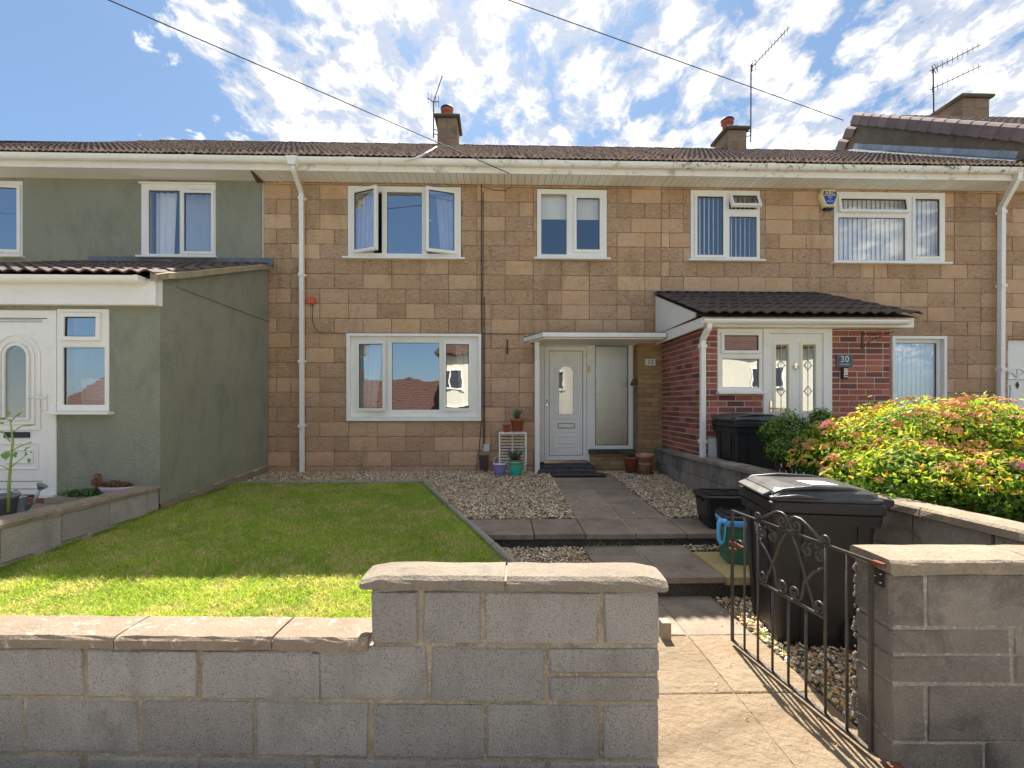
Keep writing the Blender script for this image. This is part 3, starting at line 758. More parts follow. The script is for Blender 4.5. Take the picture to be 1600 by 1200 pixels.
def profile_roof(name, parent, m, x0, x1, ya, za, yb, zb, gauge, pitchx, amp, zdrop=None, ny=None, th=0.022):
    Ls = math.hypot(yb-ya, zb-za); n = max(1, int(round(Ls/gauge)))
    nrm = np.array([0, -(zb-za)/Ls, (yb-ya)/Ls]); up_ = np.array([0, (yb-ya)/Ls, (zb-za)/Ls])
    per = 6; nx = int((x1-x0)/pitchx*per); xs = np.linspace(x0, x1, nx + 1)
    ph = (xs - x0)/pitchx*2*np.pi
    hgt = amp*(0.5 + 0.5*np.cos(ph))**0.8
    V = []; Fc = []; off = 0
    rs = np.random.RandomState(5)
    tile = ((xs - x0)/(pitchx*3)).astype(int)
    for r in range(n):
        v0, v1 = r*Ls/n - 0.01, (r+1)*Ls/n + 0.02
        jit = rs.uniform(-0.004, 0.004, tile.max()+2)[tile]; jv = rs.uniform(-0.008, 0.008, tile.max()+2)[tile]
        for (v, hh) in ((v0, hgt*0.4 - 0.004), (v0, hgt + th), (v1, hgt*0.5)):
            P = np.zeros((nx+1, 3)); P[:, 0] = xs
            vv = v + (jv if v == v0 else 0)
            P += np.outer(vv*np.ones(nx+1), up_) + np.outer(hh + jit*(v == v0), nrm)
            P[:, 1] += ya; P[:, 2] += za
            V.append(P)
        for q in range(2):
            a = off + q*(nx+1) + np.arange(nx); Fc.append(np.stack([a, a+1, a+nx+2, a+nx+1], 1))
        off += 3*(nx+1)
    V = np.concatenate(V); Fc = np.concatenate(Fc)
    if zdrop is not None: V[:, 2] += zdrop(V[:, 0], V[:, 1])
    o = np_obj(name, V, Fc, m, parent, origin=((x0+x1)/2, ya, za), kind='stuff')
    o.data.materials.append(M('tile_nose_lit'))
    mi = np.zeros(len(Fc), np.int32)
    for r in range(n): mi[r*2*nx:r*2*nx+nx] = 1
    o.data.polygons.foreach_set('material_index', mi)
    return o
# half round ridge tile, shared
def ridge_mesh(L_, r, m, nm='ridge_tile'):
    mb = MB(); n = 8
    rings = []
    for x in (-L_/2, -L_/2 + 0.001, L_/2):
        k = 1.06 if x < 0 else 0.97
        rings.append([(x, -math.cos(math.pi*j/n)*r*k, math.sin(math.pi*j/n)*r*k) for j in range(n+1)])
    rings.append([(L_/2, -math.cos(math.pi*j/n)*r*0.85, math.sin(math.pi*j/n)*r*0.85) for j in range(n+1)])
    mb.loft(rings, cap=False, closed=False)
    return mb.mesh(nm, m, smooth=False)
RM = ridge_mesh(0.46, 0.11, 'main_tile')

def back_of_house(h, x0, x1, wallm, ridge=RIDGE_Z, dz=0.0, ends=False):
    yb = 2*RIDGE_Y - YF
    MB().add([(x0, RIDGE_Y, ridge - 0.03), (x1, RIDGE_Y, ridge - 0.03), (x1, yb + 0.4, EAVE_Z + dz), (x0, yb + 0.4, EAVE_Z + dz)], [(0, 1, 2, 3)]).build('rear_roof', 'main_tile', h)
    MB().box(x0, x1, yb, yb + 0.2, -0.3, EAVE_Z + dz).build('rear_wall', wallm, h)
    MB().box(x0 + 0.02, x1 - 0.02, YF + 0.27, yb - 0.01, 2.60, 2.78).build('upper_storey', 'room_wall', h)
    MB().box(x0 + 0.02, x1 - 0.02, YF + 0.27, yb - 0.01, 4.95, 5.0).build('ceiling', 'room_wall', h)
    MB().box(x0 + 0.02, x1 - 0.02, YF + 3.2, YF + 3.3, 0.45, 4.94).build('inner_wall', 'room_wall', h)
    MB().box(x0 + 0.001, x0 + 0.1, YF + 0.27, yb - 0.01, 0.0, 5.0).build('party_wall', 'room_wall', h)
    MB().box(x0 + 0.02, x1 - 0.02, YF + 0.27, yb - 0.01, 0.30, 0.44).build('ground_storey', 'room_wall', h)
def eaves(h, x0, x1, soffit_boards=True, dirty=True, my='upvc_dirty', joints=(), gm=None):
    MB().box(x0, x1, FASC_Y - 0.02, FASC_Y, WT - 0.012, WT + 0.17).build('fascia', my, h, bev=0.003)
    for xj in joints: MB().box(xj - 0.03, xj + 0.03, FASC_Y - 0.024, FASC_Y - 0.0205, WT - 0.016, WT + 0.17).build('fascia_joint', my, h)
    # gutter: half round trough
    zc = EAVE_Z + 0.015; yc = FASC_Y - 0.085; mb = MB(); rings = []
    n = 10
    for x in (x0, x1):
        o = [(x, yc - math.cos(math.pi*j/n)*0.062, zc - math.sin(math.pi*j/n)*0.075) for j in range(n+1)]
        i_ = [(x, yc - math.cos(math.pi*j/n)*0.056, zc - math.sin(math.pi*j/n)*0.069 + 0.002) for j in reversed(range(n+1))]
        rings.append(o + i_)
    mb.loft(rings); mb.build('gutter', gm or my, h)
    x = x0 + 0.35
    while x < x1:
        b = MB(); pts = [(x, yc - math.cos(math.pi*j/8)*0.066, zc + 0.006 - math.sin(math.pi*j/8)*0.086) for j in range(9)]
        b.tube(pts, 0.006, 5); b.build('gutter_bracket', my, h); x += 1.0
    x = x0 + 1.5
    while x < x1 - 0.5:
        b = MB(); rr = []
        for xx in (x - 0.06, x + 0.06):
            rr.append([(xx, yc - math.cos(math.pi*j/8)*0.067, zc + 0.004 - math.sin(math.pi*j/8)*0.080) for j in range(9)] + [(xx, yc - math.cos(math.pi*j/8)*0.0625, zc + 0.004 - math.sin(math.pi*j/8)*0.0755) for j in reversed(range(9))])
        b.loft(rr); b.build('gutter_union', my, h); x += 3.0
    if soffit_boards:
        me = block_mesh(0.1, YF - FASC_Y - 0.004, 0.012, 'soffit_white', 0.003, 0.0)
        n = int((x1-x0)/0.104); st = (x1-x0)/n
        for i in range(n): inst('soffit_board', me, (x0 + (i+0.5)*st, (YF+FASC_Y)/2, WT + 0.006), h)
        MB().box(x0, x1, FASC_Y + 0.002, YF - 0.002, WT + 0.014, WT + 0.03).build('soffit_backing', 'timber_brown', h)
    else:
        MB().box(x0, x1, FASC_Y + 0.002, YF - 0.002, WT, WT + 0.02).build('soffit', 'soffit_white', h)
def main_roof(h, x0, x1, zdrop=None, m='main_tile'):
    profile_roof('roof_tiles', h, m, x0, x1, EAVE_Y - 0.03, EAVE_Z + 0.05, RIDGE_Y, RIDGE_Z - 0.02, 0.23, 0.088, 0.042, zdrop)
    n = max(1, int((x1-x0)/0.45))
    for i in range(n):
        x = x0 + (i+0.5)*(x1-x0)/n; dz = float(zdrop(np.array([x]), np.array([RIDGE_Y]))[0]) if zdrop else 0
        inst('ridge_tile', RM, (x, RIDGE_Y, RIDGE_Z - 0.075 + dz), h, scale=((x1-x0)/n/0.45, 1, 1))

def chimney(h, x, y, w, d, zb, zt, cap_t, pot, capm='chimney_cap'):
    c = MB().box(x-w/2, x+w/2, y-d/2, y+d/2, zb, zt).build('chimney', 'mortar_sand', h)
    rows = int((zt-zb)/0.2); st = (zt-zb)/rows
    for k in range(rows):
        xs = [x-w/2-0.006, x+w/2+0.006] if k % 2 else [x-w/2-0.006, x, x+w/2+0.006]
        for a, b in zip(xs[:-1], xs[1:]):
            inst('stone_block', block_mesh(b-a-0.008, d+0.012, st-0.008, 'chimney_stone'), ((a+b)/2, y, zb+(k+0.5)*st), c)
    mb = MB(); ov = 0.07
    rr = []
    for e, z in ((ov-0.02, zt+0.001), (ov, zt+0.02), (ov, zt+cap_t*0.6), (ov*0.2, zt+cap_t)):
        rr.append([(x-w/2-e, y-d/2-e, z), (x+w/2+e, y-d/2-e, z), (x+w/2+e, y+d/2+e, z), (x-w/2-e, y+d/2+e, z)])
    mb.loft(rr); mb.build('chimney_cap', capm, c)
    if pot:
        z0 = zt + cap_t
        p = MB().lathe([(0.12, z0-0.03), (0.125, z0+0.05), (0.105, z0+0.08), (0.105, z0+0.2), (0.135, z0+0.22), (0.135, z0+0.27), (0.10, z0+0.27), (0.10, z0+0.1)], (x + pot, y, 0), 20)
        p.build('chimney_pot', 'clay_pot_red', c, smooth=False)
        k = MB().lathe([(0.0, z0+0.37), (0.08, z0+0.36), (0.13, z0+0.33), (0.145, z0+0.30), (0.14, z0+0.29), (0.0, z0+0.30)], (x + pot, y, 0), 20)
        k.build('chimney_cowl', 'black_metal', c, smooth=True)
        r2 = MB().lathe([(0.125, z0+0.27), (0.125, z0+0.30)], (x+pot, y, 0), 20); r2.build('chimney_vent', 'clay_pot_red', c)
    return c
def downpipe(h, pts, w=0.065, m='upvc'):
    mb = MB(); P = [Vector(p) for p in pts]
    for a, b in zip(P[:-1], P[1:]):
        d = (b-a).normalized(); s = Vector((1, 0, 0)) if abs(d.x) < 0.8 else Vector((0, 0, 1))
        s = (s - d*s.dot(d)).normalized(); t = d.cross(s)
        e = d*0.008
        mb.loft([[q + s*w/2*i + t*w/2*j for i, j in ((-1, -1), (1, -1), (1, 1), (-1, 1))] for q in (a-e, b+e)])
    o = mb.build('downpipe', m, h, bev=0.006)
    a, b = P[-2], P[-1]
    z = a.z
    for zz_ in (a.z - 0.06, a.z - 1.25, a.z - 2.6, a.z - 3.6):
        if zz_ < b.z + 0.1: break
        MB().box(a.x - w/2 - 0.008, a.x + w/2 + 0.008, a.y - w/2 - 0.008, a.y + w/2 + 0.02, zz_ - 0.045, zz_).build('pipe_socket', m, o)
        MB().box(a.x + w/2 + 0.008, a.x + w/2 + 0.035, a.y + 0.01, a.y + 0.04, zz_ - 0.03, zz_ - 0.012).build('pipe_clip', m, o)
    return o

# ---------------------------------------------------------------- house 32 (middle)
h32 = thing('terraced_house', (-0.5, YF, 0.3), 'sand coloured stone terraced house with white arched-glass front door under a flat canopy', 'house', 'houses of the terrace')
YD = 7.50
DR = fr(843, 989, 533, 727, YD)            # door and side light opening
Xb1 = at(997, Y=YF).x                       # edge of yellow brick strip
XST = at(837, Y=YF).x                       # stone ends left of the door
openings32 = [H['W1'], H['W2'], H['W5']]
door_hole = (XST, XB1 + 0.5, -0.5, 2.52)
wx0, wx1 = XB0 + 0.0, XB1
MB().plate(wx0, wx1, -0.1, WT + 0.1, openings32 + [(XST, wx1, -0.1, 2.52)], YF + 0.012, YF + 0.25).build('wall', 'mortar_sand', h32)
holes = [(a-0.004, b+0.004, c-0.004, d+0.004) for a, b, c, d in openings32] + [(XST, 99, -1, 2.50)]
courses('stone_block', h32, 'facade_stone', wx0, wx1, zl, 0.449, holes, YF, 0.012 + 0.03, gap=0.010, jit=0.004, off=(at(432, Y=YF).x - wx0)/0.449, irregular=0.10, jity=0.006)
# yellow brick strip right of the door, and brick under the side light
yb0, yb1 = Xb1, at(1034, Y=YF).x + 0.02
MB().box(yb0 + 0.006, yb1, YF + 0.012, YD + 0.05, 0.1, 2.52).build('brick_pier', 'mortar_sand', h32)
bz = [0.20 + 0.0745*i for i in range(32)]; bz = [z for z in bz if z < 2.50]
courses('yellow_brick', h32, 'yellow_brick', yb0, yb1, bz, 0.225, [], YF, 0.11, gap=0.006, irregular=0.15, jity=0.003, ch=0.003)
SL = fr(921, 989, 535, 702, YD)
MB().box(SL[0], SL[1] + 0.2, YD + 0.012, YD + 0.2, 0.1, SL[2]).build('low_wall', 'mortar_sand', h32)
courses('yellow_brick', h32, 'yellow_brick', SL[0], SL[1] + 0.04, [z for z in bz if z < SL[2] - 0.05] + [SL[2] - 0.05], 0.225, [], YD, 0.1, gap=0.006, jity=0.003, ch=0.003)
MB().box(SL[0] - 0.02, SL[1] + 0.05, YD - 0.06, YD + 0.02, SL[2] - 0.07, SL[2] - 0.002).build('tile_sill', 'step_black', h32, bev=0.004)
# jamb (left reveal) and lintel over door
MB().box(XST - 0.02, XST + 0.0, YF + 0.011, YD + 0.1, 0.2, 2.50).build('reveal', 'facade_stone', h32)
MB().box(XST, yb1, YD + 0.08, YD + 0.2, 2.49, 2.53).build('head_board', 'white_wood', h32)
# door frame
dx0, dx1, dz0, dz1 = DR
dz0 = at(860, 722, Y=YD).z
frm = MB()
sl_in = (at(930, Y=YD).x, at(982, Y=YD).x, at(930, 696, Y=YD).z, at(930, 540, Y=YD).z)
dl = (at(850.5, Y=YD).x, at(917, Y=YD).x, at(900, 716, Y=YD).z, at(900, 541, Y=YD).z)
frm.plate(dx0, dx1, dz0, dz1, [sl_in, (dl[0], dl[1], dz0 - 1, dl[3]), (SL[0], 99, dz0 - 1, SL[2])], YD, YD + 0.07)
dfr = frm.build('door_frame', 'upvc', h32, bev=0.004)
MB().plate(*sl_in, [(sl_in[0]+.01, sl_in[1]-.01, sl_in[2]+.01, sl_in[3]-.01)], YD+0.01, YD+0.04).build('gasket', 'black_metal', dfr)
pane('pane', dfr, *sl_in, YD + 0.03, 'frosted_glass')
MB().box(dl[0]-0.01, dl[1]+0.01, YD - 0.02, YD + 0.05, dz0 - 0.02, dz0 + 0.03).build('threshold', 'chrome', dfr)
MB().box(at(961, Y=YD).x, at(980, Y=YD).x, YD + 0.3, YD + 0.5, 0.45, at(950, 670, Y=YD).z).build('box_behind_glass', 'cardboard_white', dfr)
# door leaf
ly = YD + 0.006
leaf = MB().plate(dl[0]+0.004, dl[1]-0.004, dz0 + 0.034, dl[3]-0.004, [(at(858, Y=YD).x, at(911, Y=YD).x, at(900, 712, Y=YD).z, at(900, 548, Y=YD).z)], ly, ly + 0.05).build('door', 'upvc', h32, bev=0.004)
ip = (at(858, Y=YD).x, at(911, Y=YD).x, at(900, 712, Y=YD).z, at(900, 548, Y=YD).z)
MB().plate(*ip, [(ip[0]+.006, ip[1]-.006, ip[2]+.006, ip[3]-.006)], ly + 0.004, ly + 0.03).build('gasket', 'black_metal', leaf)
gx0, gx1, gz0_, gz1_ = at(873.5, Y=YD).x, at(896, Y=YD).x, at(880, 647.5, Y=YD).z, at(880, 571.5, Y=YD).z
gp = arch_pts(gx0, gx1, gz0_, gz1_)
NPn = len(gp)
def grow(e): return arch_pts(gx0-e, gx1+e, gz0_-e, gz1_+e)
# panel around the arched light: rect outline resampled to match arch point count
def rect_like(n, x0, x1, z0, z1):
    pts = [(x0, z0), (x1, z0)]; m = n - 2
    for i in range(m):
        if i <= 4: pts.append((x1, z0 + (z1-z0)*(0.7 + 0.3*i/4)))
        elif i < m - 5: pts.append((x1 + (x0-x1)*(i-4)/(m-9), z1))
        else: pts.append((x0, z1 - (z1-z0)*0.3*(i-(m-5))/4))
    return pts
mb = MB(); ringpoly(mb, rect_like(NPn, ip[0]+.006, ip[1]-.006, ip[2]+.006, ip[3]-.006), gp, ly + 0.016, ly + 0.03)
mb.build('door_panel', 'upvc', leaf)
for e0, e1, pr in ((0.012, -0.003, 0.012), (0.055, 0.035, 0.010), (0.085, 0.062, 0.008)):
    mb = MB(); ringpoly(mb, grow(e0), grow(e1), ly + 0.016 - pr, ly + 0.0155)
    mb.build('moulding', 'upvc', leaf, bev=0.003)
mb = MB(); mb.add([(x, ly + 0.02, z) for x, z in gp], [tuple(range(NPn))]); mb.build('pane', 'glass_clear', leaf)
for (a, b, c, d) in ((865, 906, 674, 699), (872, 900, 681, 693)):
    q = (at(a, Y=YD).x, at(b, Y=YD).x, at(a, d, Y=YD).z, at(a, c, Y=YD).z)
    MB().plate(*q, [(q[0]+.014, q[1]-.014, q[2]+.014, q[3]-.014)], ly + 0.006, ly + 0.0155).build('moulding', 'upvc', leaf, bev=0.003)
q = (at(872, Y=YD).x, at(898, Y=YD).x, at(880, 669, Y=YD).z, at(880, 661.5, Y=YD).z)
MB().plate(*q, [(q[0]+.008, q[1]-.008, q[2]+.008, q[3]-.008)], ly + 0.002, ly + 0.0155).build('letter_plate', 'black_metal', leaf)
MB().box(q[0]+.010, q[1]-.010, ly + 0.003, ly + 0.0155, q[2]+.010, q[3]-.010).build('letter_flap', 'upvc', leaf)
hz = at(855, 626, Y=YD).z; hx = at(854.5, Y=YD).x
hb = MB().box(hx-.014, hx+.014, ly-0.012, ly-0.001, hz-0.16, hz+0.03).build('handle_plate', 'upvc', leaf, bev=0.004)
MB().tube([(hx, ly-0.01, hz), (hx, ly-0.05, hz), (hx+0.03, ly-0.055, hz), (hx+0.11, ly-0.05, hz-0.002)], 0.009, 8).build('handle', 'upvc', leaf, smooth=True)
MB().tube([(hx, ly-0.013, hz-0.07), (hx, ly-0.02, hz-0.07)], 0.012, 10).build('lock', 'chrome', leaf)
# things hanging behind the door glass
MB().box(gx0+.03, gx0+.14, YD+0.5, YD+0.56, gz0_-0.02, gz0_+0.24).build('dark_bag', 'dark_thing', leaf)
wavy('net_curtain', leaf, 'curtain_white', gx0-0.02, gx1+0.05, gz0_-0.1, gz1_-0.1, YD+0.7, 9, 0.012)
MB().box(at(920, Y=YD).x - 0.018, at(920, Y=YD).x + 0.018, YD - 0.016, YD - 0.001, at(920, 582, Y=YD).z, at(920, 572, Y=YD).z).build('bell_push', 'brass', dfr)
# white post carrying the canopy
px_ = at(839, Y=7.1).x
MB().box(px_-0.035, px_+0.04, 7.06, 7.13, 0.36, 2.405).build('canopy_post', 'white_wood', h32, bev=0.004)
MB().box(XST - 0.01, DR[0]+0.005, YD - 0.0, YD + 0.08, 0.30, 2.49).build('side_board', 'white_wood', h32)
MB().box(DR[1]-0.004, Xb1 + 0.05, YD + 0.002, YD + 0.08, 0.30, 2.49).build('side_board', 'yellow_brick', h32)
cz0 = at(900, 526.5, Y=6.7).z; cz1 = at(900, 519.5, Y=6.7).z
cxl = at(818, Y=YF).x; cxm = at(848, Y=6.7).x; cxr = at(1041, Y=6.7).x
MB().prism([(cxl, YF - 0.005), (cxm, 6.7), (cxr, 6.7), (cxr + 0.01, YF - 0.005)], cz0, cz1, 'z').build('canopy', 'white_wood', h32, bev=0.006)
MB().prism([(cxl + .06, YF - 0.006), (cxm + .03, 6.76), (cxr - .02, 6.76), (cxr - 0.02, YD), (XST+.01, YD), (XST + .01, YF - .006)], cz0 - 0.02, cz0 - 0.001, 'z').build('canopy_soffit', 'soffit_white', h32)
MB().prism([(cxl, YF - 0.006), (cxm, 6.71), (cxr, 6.71), (cxr, YF - 0.006)], cz1 + 0.001, cz1 + 0.012, 'z').build('canopy_felt', 'lead', h32)
# doorstep
st = MB().box(XST - 0.02, SL[0] + 0.03, 7.2, YD + 0.04, 0.2, dz0 - 0.03).build('doorstep', 'step_black', h32, bev=0.01)
MB().box(XST + 0.02, SL[0] - 0.02, 6.98, 7.19, 0.2, 0.415).build('doorstep', 'step_black', h32, bev=0.012)
# eaves and roof
eaves(h32, XB0, XB1, joints=(at(530, Y=6.87).x,))
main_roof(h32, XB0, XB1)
back_of_house(h32, XB0, XB1, 'facade_stone')
MB().prism([(at(392, Y=6.89).x, FASC_Y), (XB0 - 0.005, FASC_Y), (XB0 - 0.005, YF - 0.003), (XB0 - 0.10, YF - 0.003)], WT - 0.03, WT + 0.02, 'z').build('soffit_end', 'timber_brown', h32)
cp = at(700, Y=RIDGE_Y - 0.1)
chimney(h32, cp.x, RIDGE_Y + 0.05, 0.42, 0.62, 7.0, at(700, 187, Y=RIDGE_Y - 0.2).z, 0.09, -0.04)
dpx = at(472.5, Y=7.2).x
downpipe(h32, [(at(458, Y=6.8).x, 6.81, EAVE_Z - 0.03), (at(458, Y=6.8).x, 6.81, EAVE_Z - 0.15), (dpx, 7.17, 4.72), (dpx, 7.19, 0.37)])
MB().prism([(at(449, Y=6.8).x, EAVE_Z + .02), (at(468, Y=6.8).x, EAVE_Z + .02), (at(463, Y=6.8).x, EAVE_Z - .11), (at(453, Y=6.8).x, EAVE_Z - .11)], 6.725, 6.87, 'y').build('gutter_outlet', 'upvc', h32, bev=0.004)

def cellpx(a, b, c, d, kind, ang=0, Y=YF):
    q = fr(a, b, c, d, Y); return (*q, kind, ang)
w = window(h32, H['W1'], YF - 0.01, [cellpx(551, 597, 300, 395.5, 'left', 0.42), cellpx(604, 660, 300, 397, 'fixed'), cellpx(667, 714, 300, 396.5, 'right', 0.30)], sill=0.07)
wavy('curtain', w, 'curtain', H['W1'][0]+0.05, H['W1'][0]+0.42, H['W1'][2]-0.05, H['W1'][3]-0.06, YF+0.2, 5, 0.025, 0.25)
wavy('curtain', w, 'curtain', H['W1'][1]-0.42, H['W1'][1]-0.05, H['W1'][2]-0.05, H['W1'][3]-0.06, YF+0.2, 5, 0.025, 0.25, side=-1)
w = window(h32, H['W2'], YF - 0.01, [cellpx(845, 886, 303, 398, 'fixed'), cellpx(897, 940, 307, 394, 'left', 0.0)], sill=0.05, sash_w=0.05, glassm='glass_clear')
MB().box(H['W2'][0]+0.05, H['W2'][1]-0.05, YF+0.10, YF+0.105, at(870, 339, Y=YF).z, H['W2'][3]-0.03).build('roller_blind', 'blind_cream', w)
# ground floor window inside a deep white surround
x0, x1, z0, z1 = H['W5']
sr = MB().plate(x0, x1, z0, z1, [(x0+.055, x1-.045, z0+.05, z1-.045)], YF - 0.035, YF + 0.08).build('window_surround', 'upvc', h32, bev=0.004)
w = window(h32, (x0+.055, x1-.045, z0+.05, z1-.045), YF + 0.03, [cellpx(558, 603, 535, 641, 'left', 0.14, YF+.03), cellpx(611.5, 687, 535, 641, 'fixed', 0, YF+.03), cellpx(694, 736, 535, 641, 'right', 0.05, YF+.03)], sash_w=0.045, fw=.04)
MB().box(x0+.065, x1-.055, YF-0.03, YF+0.03, z0+.052, z0+.075).build('sill', 'upvc', w, bev=.004)
wavy('curtain', w, 'curtain_white', x0+0.12, x0+0.5, z0+0.05, z1-0.08, YF+0.3, 4, 0.03, 0.35)
wavy('curtain', w, 'curtain_white', x1-0.45, x1-0.1, z0+0.05, z1-0.08, YF+0.3, 4, 0.03, 0.35, side=-1)
# small wall fittings of the house
def on_wall(px, py, Y=YF): return at(px, py, Y=Y)

# ---------------------------------------------------------------- green house (left)
hg = thing('green_rendered_house', (-7, YF, 0.4), 'sage green rendered house with a projecting tiled porch and white arched-glass door', 'house', 'houses of the terrace')
GX0 = -12.0
def gdrop(x, y): return np.where(x < -7.0, (x + 7.0)*0.05*(y - EAVE_Y)/(RIDGE_Y - EAVE_Y), 0.0)
gxr = at(408.5, Y=YF).x
MB().plate(GX0, gxr, -0.1, WT + 0.1, [H['G1'], H['G0']], YF - 0.015, YF + 0.25).build('wall', 'green_render', hg)
MB().box(gxr, XB0 - 0.001, YF + 0.008, YF + 0.25, -0.1, WT + 0.1).build('quoin_wall', 'mortar_light', hg)
eaves(hg, GX0, XB0 - 0.002, soffit_boards=False, my='upvc', joints=(at(140, Y=6.87).x,))
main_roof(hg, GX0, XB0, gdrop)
back_of_house(hg, GX0, XB0, 'green_render')
w = window(hg, H['G1'], YF - 0.02, [cellpx(231, 281, 296.5, 397, 'fixed', 0, YF-.02), cellpx(285, 334, 299, 396, 'left', 0.0, YF-.02)], sill=0.04, sash_w=0.045, glassm='glass_clear')
MB().box(H['G1'][0]-0.02, H['G1'][1]+0.02, YF-0.05, YF-0.021, H['G1'][3]-0.01, H['G1'][3]+0.015).build('head_trim', 'upvc', w)
wavy('curtain', w, 'curtain_white', at(233, Y=YF).x, at(266, Y=YF).x, H['G1'][2]-0.05, H['G1'][3]-0.07, YF+0.15, 3, 0.02, 0.15)
wavy('curtain', w, 'curtain_grey', at(268, Y=YF).x, at(338, Y=YF).x, H['G1'][2]-0.05, H['G1'][3]-0.07, YF+0.2, 6, 0.015)
MB().box(at(298, Y=YF).x, at(328, Y=YF).x, YF-0.052, YF-0.043, at(300, 298, Y=YF).z, at(300, 295.5, Y=YF).z).build('trickle_vent', 'upvc', w)
w = window(hg, H['G0'], YF - 0.02, [cellpx(-52, -15, 290, 394, 'fixed', 0, YF-.02), cellpx(-10, 32, 291, 394, 'right', 0.10, YF-.02)], sill=0.04)
# porch
YFP = YPC; PXL = at(140, Y=YF).x
ptop = lambda y: 2.76 + (y - 4.80) * (3.60 - 2.76) / (YF - 4.80)
GB = at(250, 774.5, X=XL).z
side = [(YPC, gz(YPC)+0.10), (YF - 0.02, gz(YF) + 0.12), (YF - 0.02, ptop(YF) - 0.04), (YPC, ptop(YPC) - 0.04)]
MB().prism(side, XL - 0.2, XL, 'x').build('porch_side_wall', 'green_render', hg)
GW = (at(90, Y=YPC).x, at(171, Y=YPC).x, at(120, 643, Y=YPC).z, at(120, 483, Y=YPC).z)
GD = (at(-40, Y=YPC).x, at(89, Y=YPC).x, at(60, 776, Y=YPC).z, at(60, 485, Y=YPC).z)
MB().plate(-7.6, XL - 0.2, 0.2, 2.50, [GW, (GD[0], GD[1], 0.0, GD[3])], YPC + 0.0005, YPC + 0.18).build('porch_wall', 'green_render', hg)
MB().box(XL - 0.2, XL - 0.001, YPC + 0.001, YPC + 0.17, gz(YPC)+0.101, 2.50).build('porch_corner', 'green_render', hg)
# stone plinth under the render
MB().prism([(YPC + .02, -0.1), (YF - .02, -0.1), (YF - .02, gz(YF)+0.12), (YPC + .02, gz(YPC)+0.10)], XL - 0.18, XL - 0.012, 'x').build('plinth', 'mortar_light', hg)
for i in range(5):
    y0_ = YPC + 0.02 + i*0.46; y1_ = min(y0_ + 0.45, YF - 0.03)
    mb = MB().prism([(y0_, gz(y0_)-0.12), (y1_, gz(y1_)-0.12), (y1_, gz(y1_)+0.105), (y0_, gz(y0_)+0.085)], XL - 0.1, XL + 0.002, 'x'); mb.build('plinth_stone', 'coping_mossy', hg, bev=0.004)
# incised line on the side wall, an old roof line
a, b = at(275, 447, X=XL), at(420, 502, X=XL)
MB().tube([(XL + 0.006, a.y, a.z), (XL + 0.006, b.y, b.z)], 0.012, 6).build('render_bead', 'green_render', hg)
# porch roof tiles
def tile_mesh(w, L_, m, th=0.016, amp=0.03):
    mb = MB(); n = 10; vs = []
    for (v, dz) in ((0, 0), (0, th), (L_, th - 0.004)):
        for i in range(n + 1):
            x = -w/2 + w*i/n; h = amp*(0.5 - 0.5*math.cos(4*math.pi*i/n))**0.8
            vs.append((x, v, h + dz))
    fs = []
    for q in range(2):
        for i in range(n): a_ = q*(n+1) + i; fs.append((a_, a_+1, a_+n+2, a_+n+1))
    fs.append((0, n+1, 2*n+2)); fs.append((n, 3*n+2, 2*n+1))
    mb.add(vs, fs); return mb.mesh('roof_tile', m)
def tiled(h, x0, x1, ya, za, yb, zb, w, gauge, m):
    me = tile_mesh(w + 0.012, gauge + 0.06, m)
    Ls = math.hypot(yb-ya, zb-za); n = int(round(Ls/gauge)); p = math.atan2(zb-za, yb-ya)
    nx = int(round((x1-x0)/w)); w2 = (x1-x0)/nx
    d = Vector((0, math.cos(p), math.sin(p))); nn = Vector((0, -math.sin(p), math.cos(p)))
    for r in range(n):
        for i in range(nx):
            c = Vector((x0 + (i+0.5)*w2, ya, za)) + d*(r*Ls/n + random.uniform(-.004, .004)) + nn*(0.022)
            inst('roof_tile', me, c, h, rot=(p - 0.045 + random.uniform(-.006, .006), 0, 0))
    MB().add([(x0+.01, ya+.02, za-.012), (x1-.01, ya+.02, za-.012), (x1-.01, yb, zb-.012), (x0+.01, yb, zb-.012)], [(0, 1, 2, 3)]).build('roof_underlay', 'timber_brown', h)
gx_r = XL + 0.10
tiled(hg, PXL - 0.2, gx_r - 0.05, 4.80, 2.76, YF - 0.03, 3.60, 0.29, 0.30, 'brown_tile')
# mortared verge, cream bargeboard, gutter, fascia
a = Vector((gx_r - 0.03, 4.82, 2.76)); b = Vector((gx_r - 0.03, YF - 0.03, 3.60))
mb = MB(); rr = []
for t in np.linspace(0, 1, 16):
    p = a.lerp(b, t); j = random.uniform(-.006, .006)
    rr.append([(p.x - 0.07, p.y, p.z - 0.05), (p.x + 0.0 + j, p.y, p.z - 0.045 + j), (p.x + 0.005 + j, p.y, p.z + 0.02 + j), (p.x - 0.07, p.y, p.z + 0.045)])
mb.loft(rr); mb.build('verge', 'verge_mortar', hg)
MB().prism([(4.90, 2.475), (YPC + 0.01, 2.475), (YPC + 0.01, 2.80), (4.90, 2.74)], XL - 0.03, XL + 0.02, 'x').build('bargeboard', 'upvc', hg)
fz0, fz1 = at(100, 478, Y=4.86).z, at(100, 455, Y=4.86).z
MB().box(-7.7, XL + 0.02, 4.86, 4.895, 2.47, 2.745).build('porch_fascia', 'upvc', hg, bev=.004)
MB().box(-7.7, XL - 0.03, 4.896, YPC - 0.001, 2.475, 2.495).build('porch_soffit', 'soffit_white', hg)
zc, yc = 2.745, 4.79
mb = MB(); mb.loft([[(x, yc - math.cos(math.pi*j/8)*0.06, zc - math.sin(math.pi*j/8)*0.07) for j in range(9)] + [(x, yc - math.cos(math.pi*j/8)*0.053, zc + .002 - math.sin(math.pi*j/8)*0.063) for j in reversed(range(9))] for x in (-7.7, XL - 0.08)])
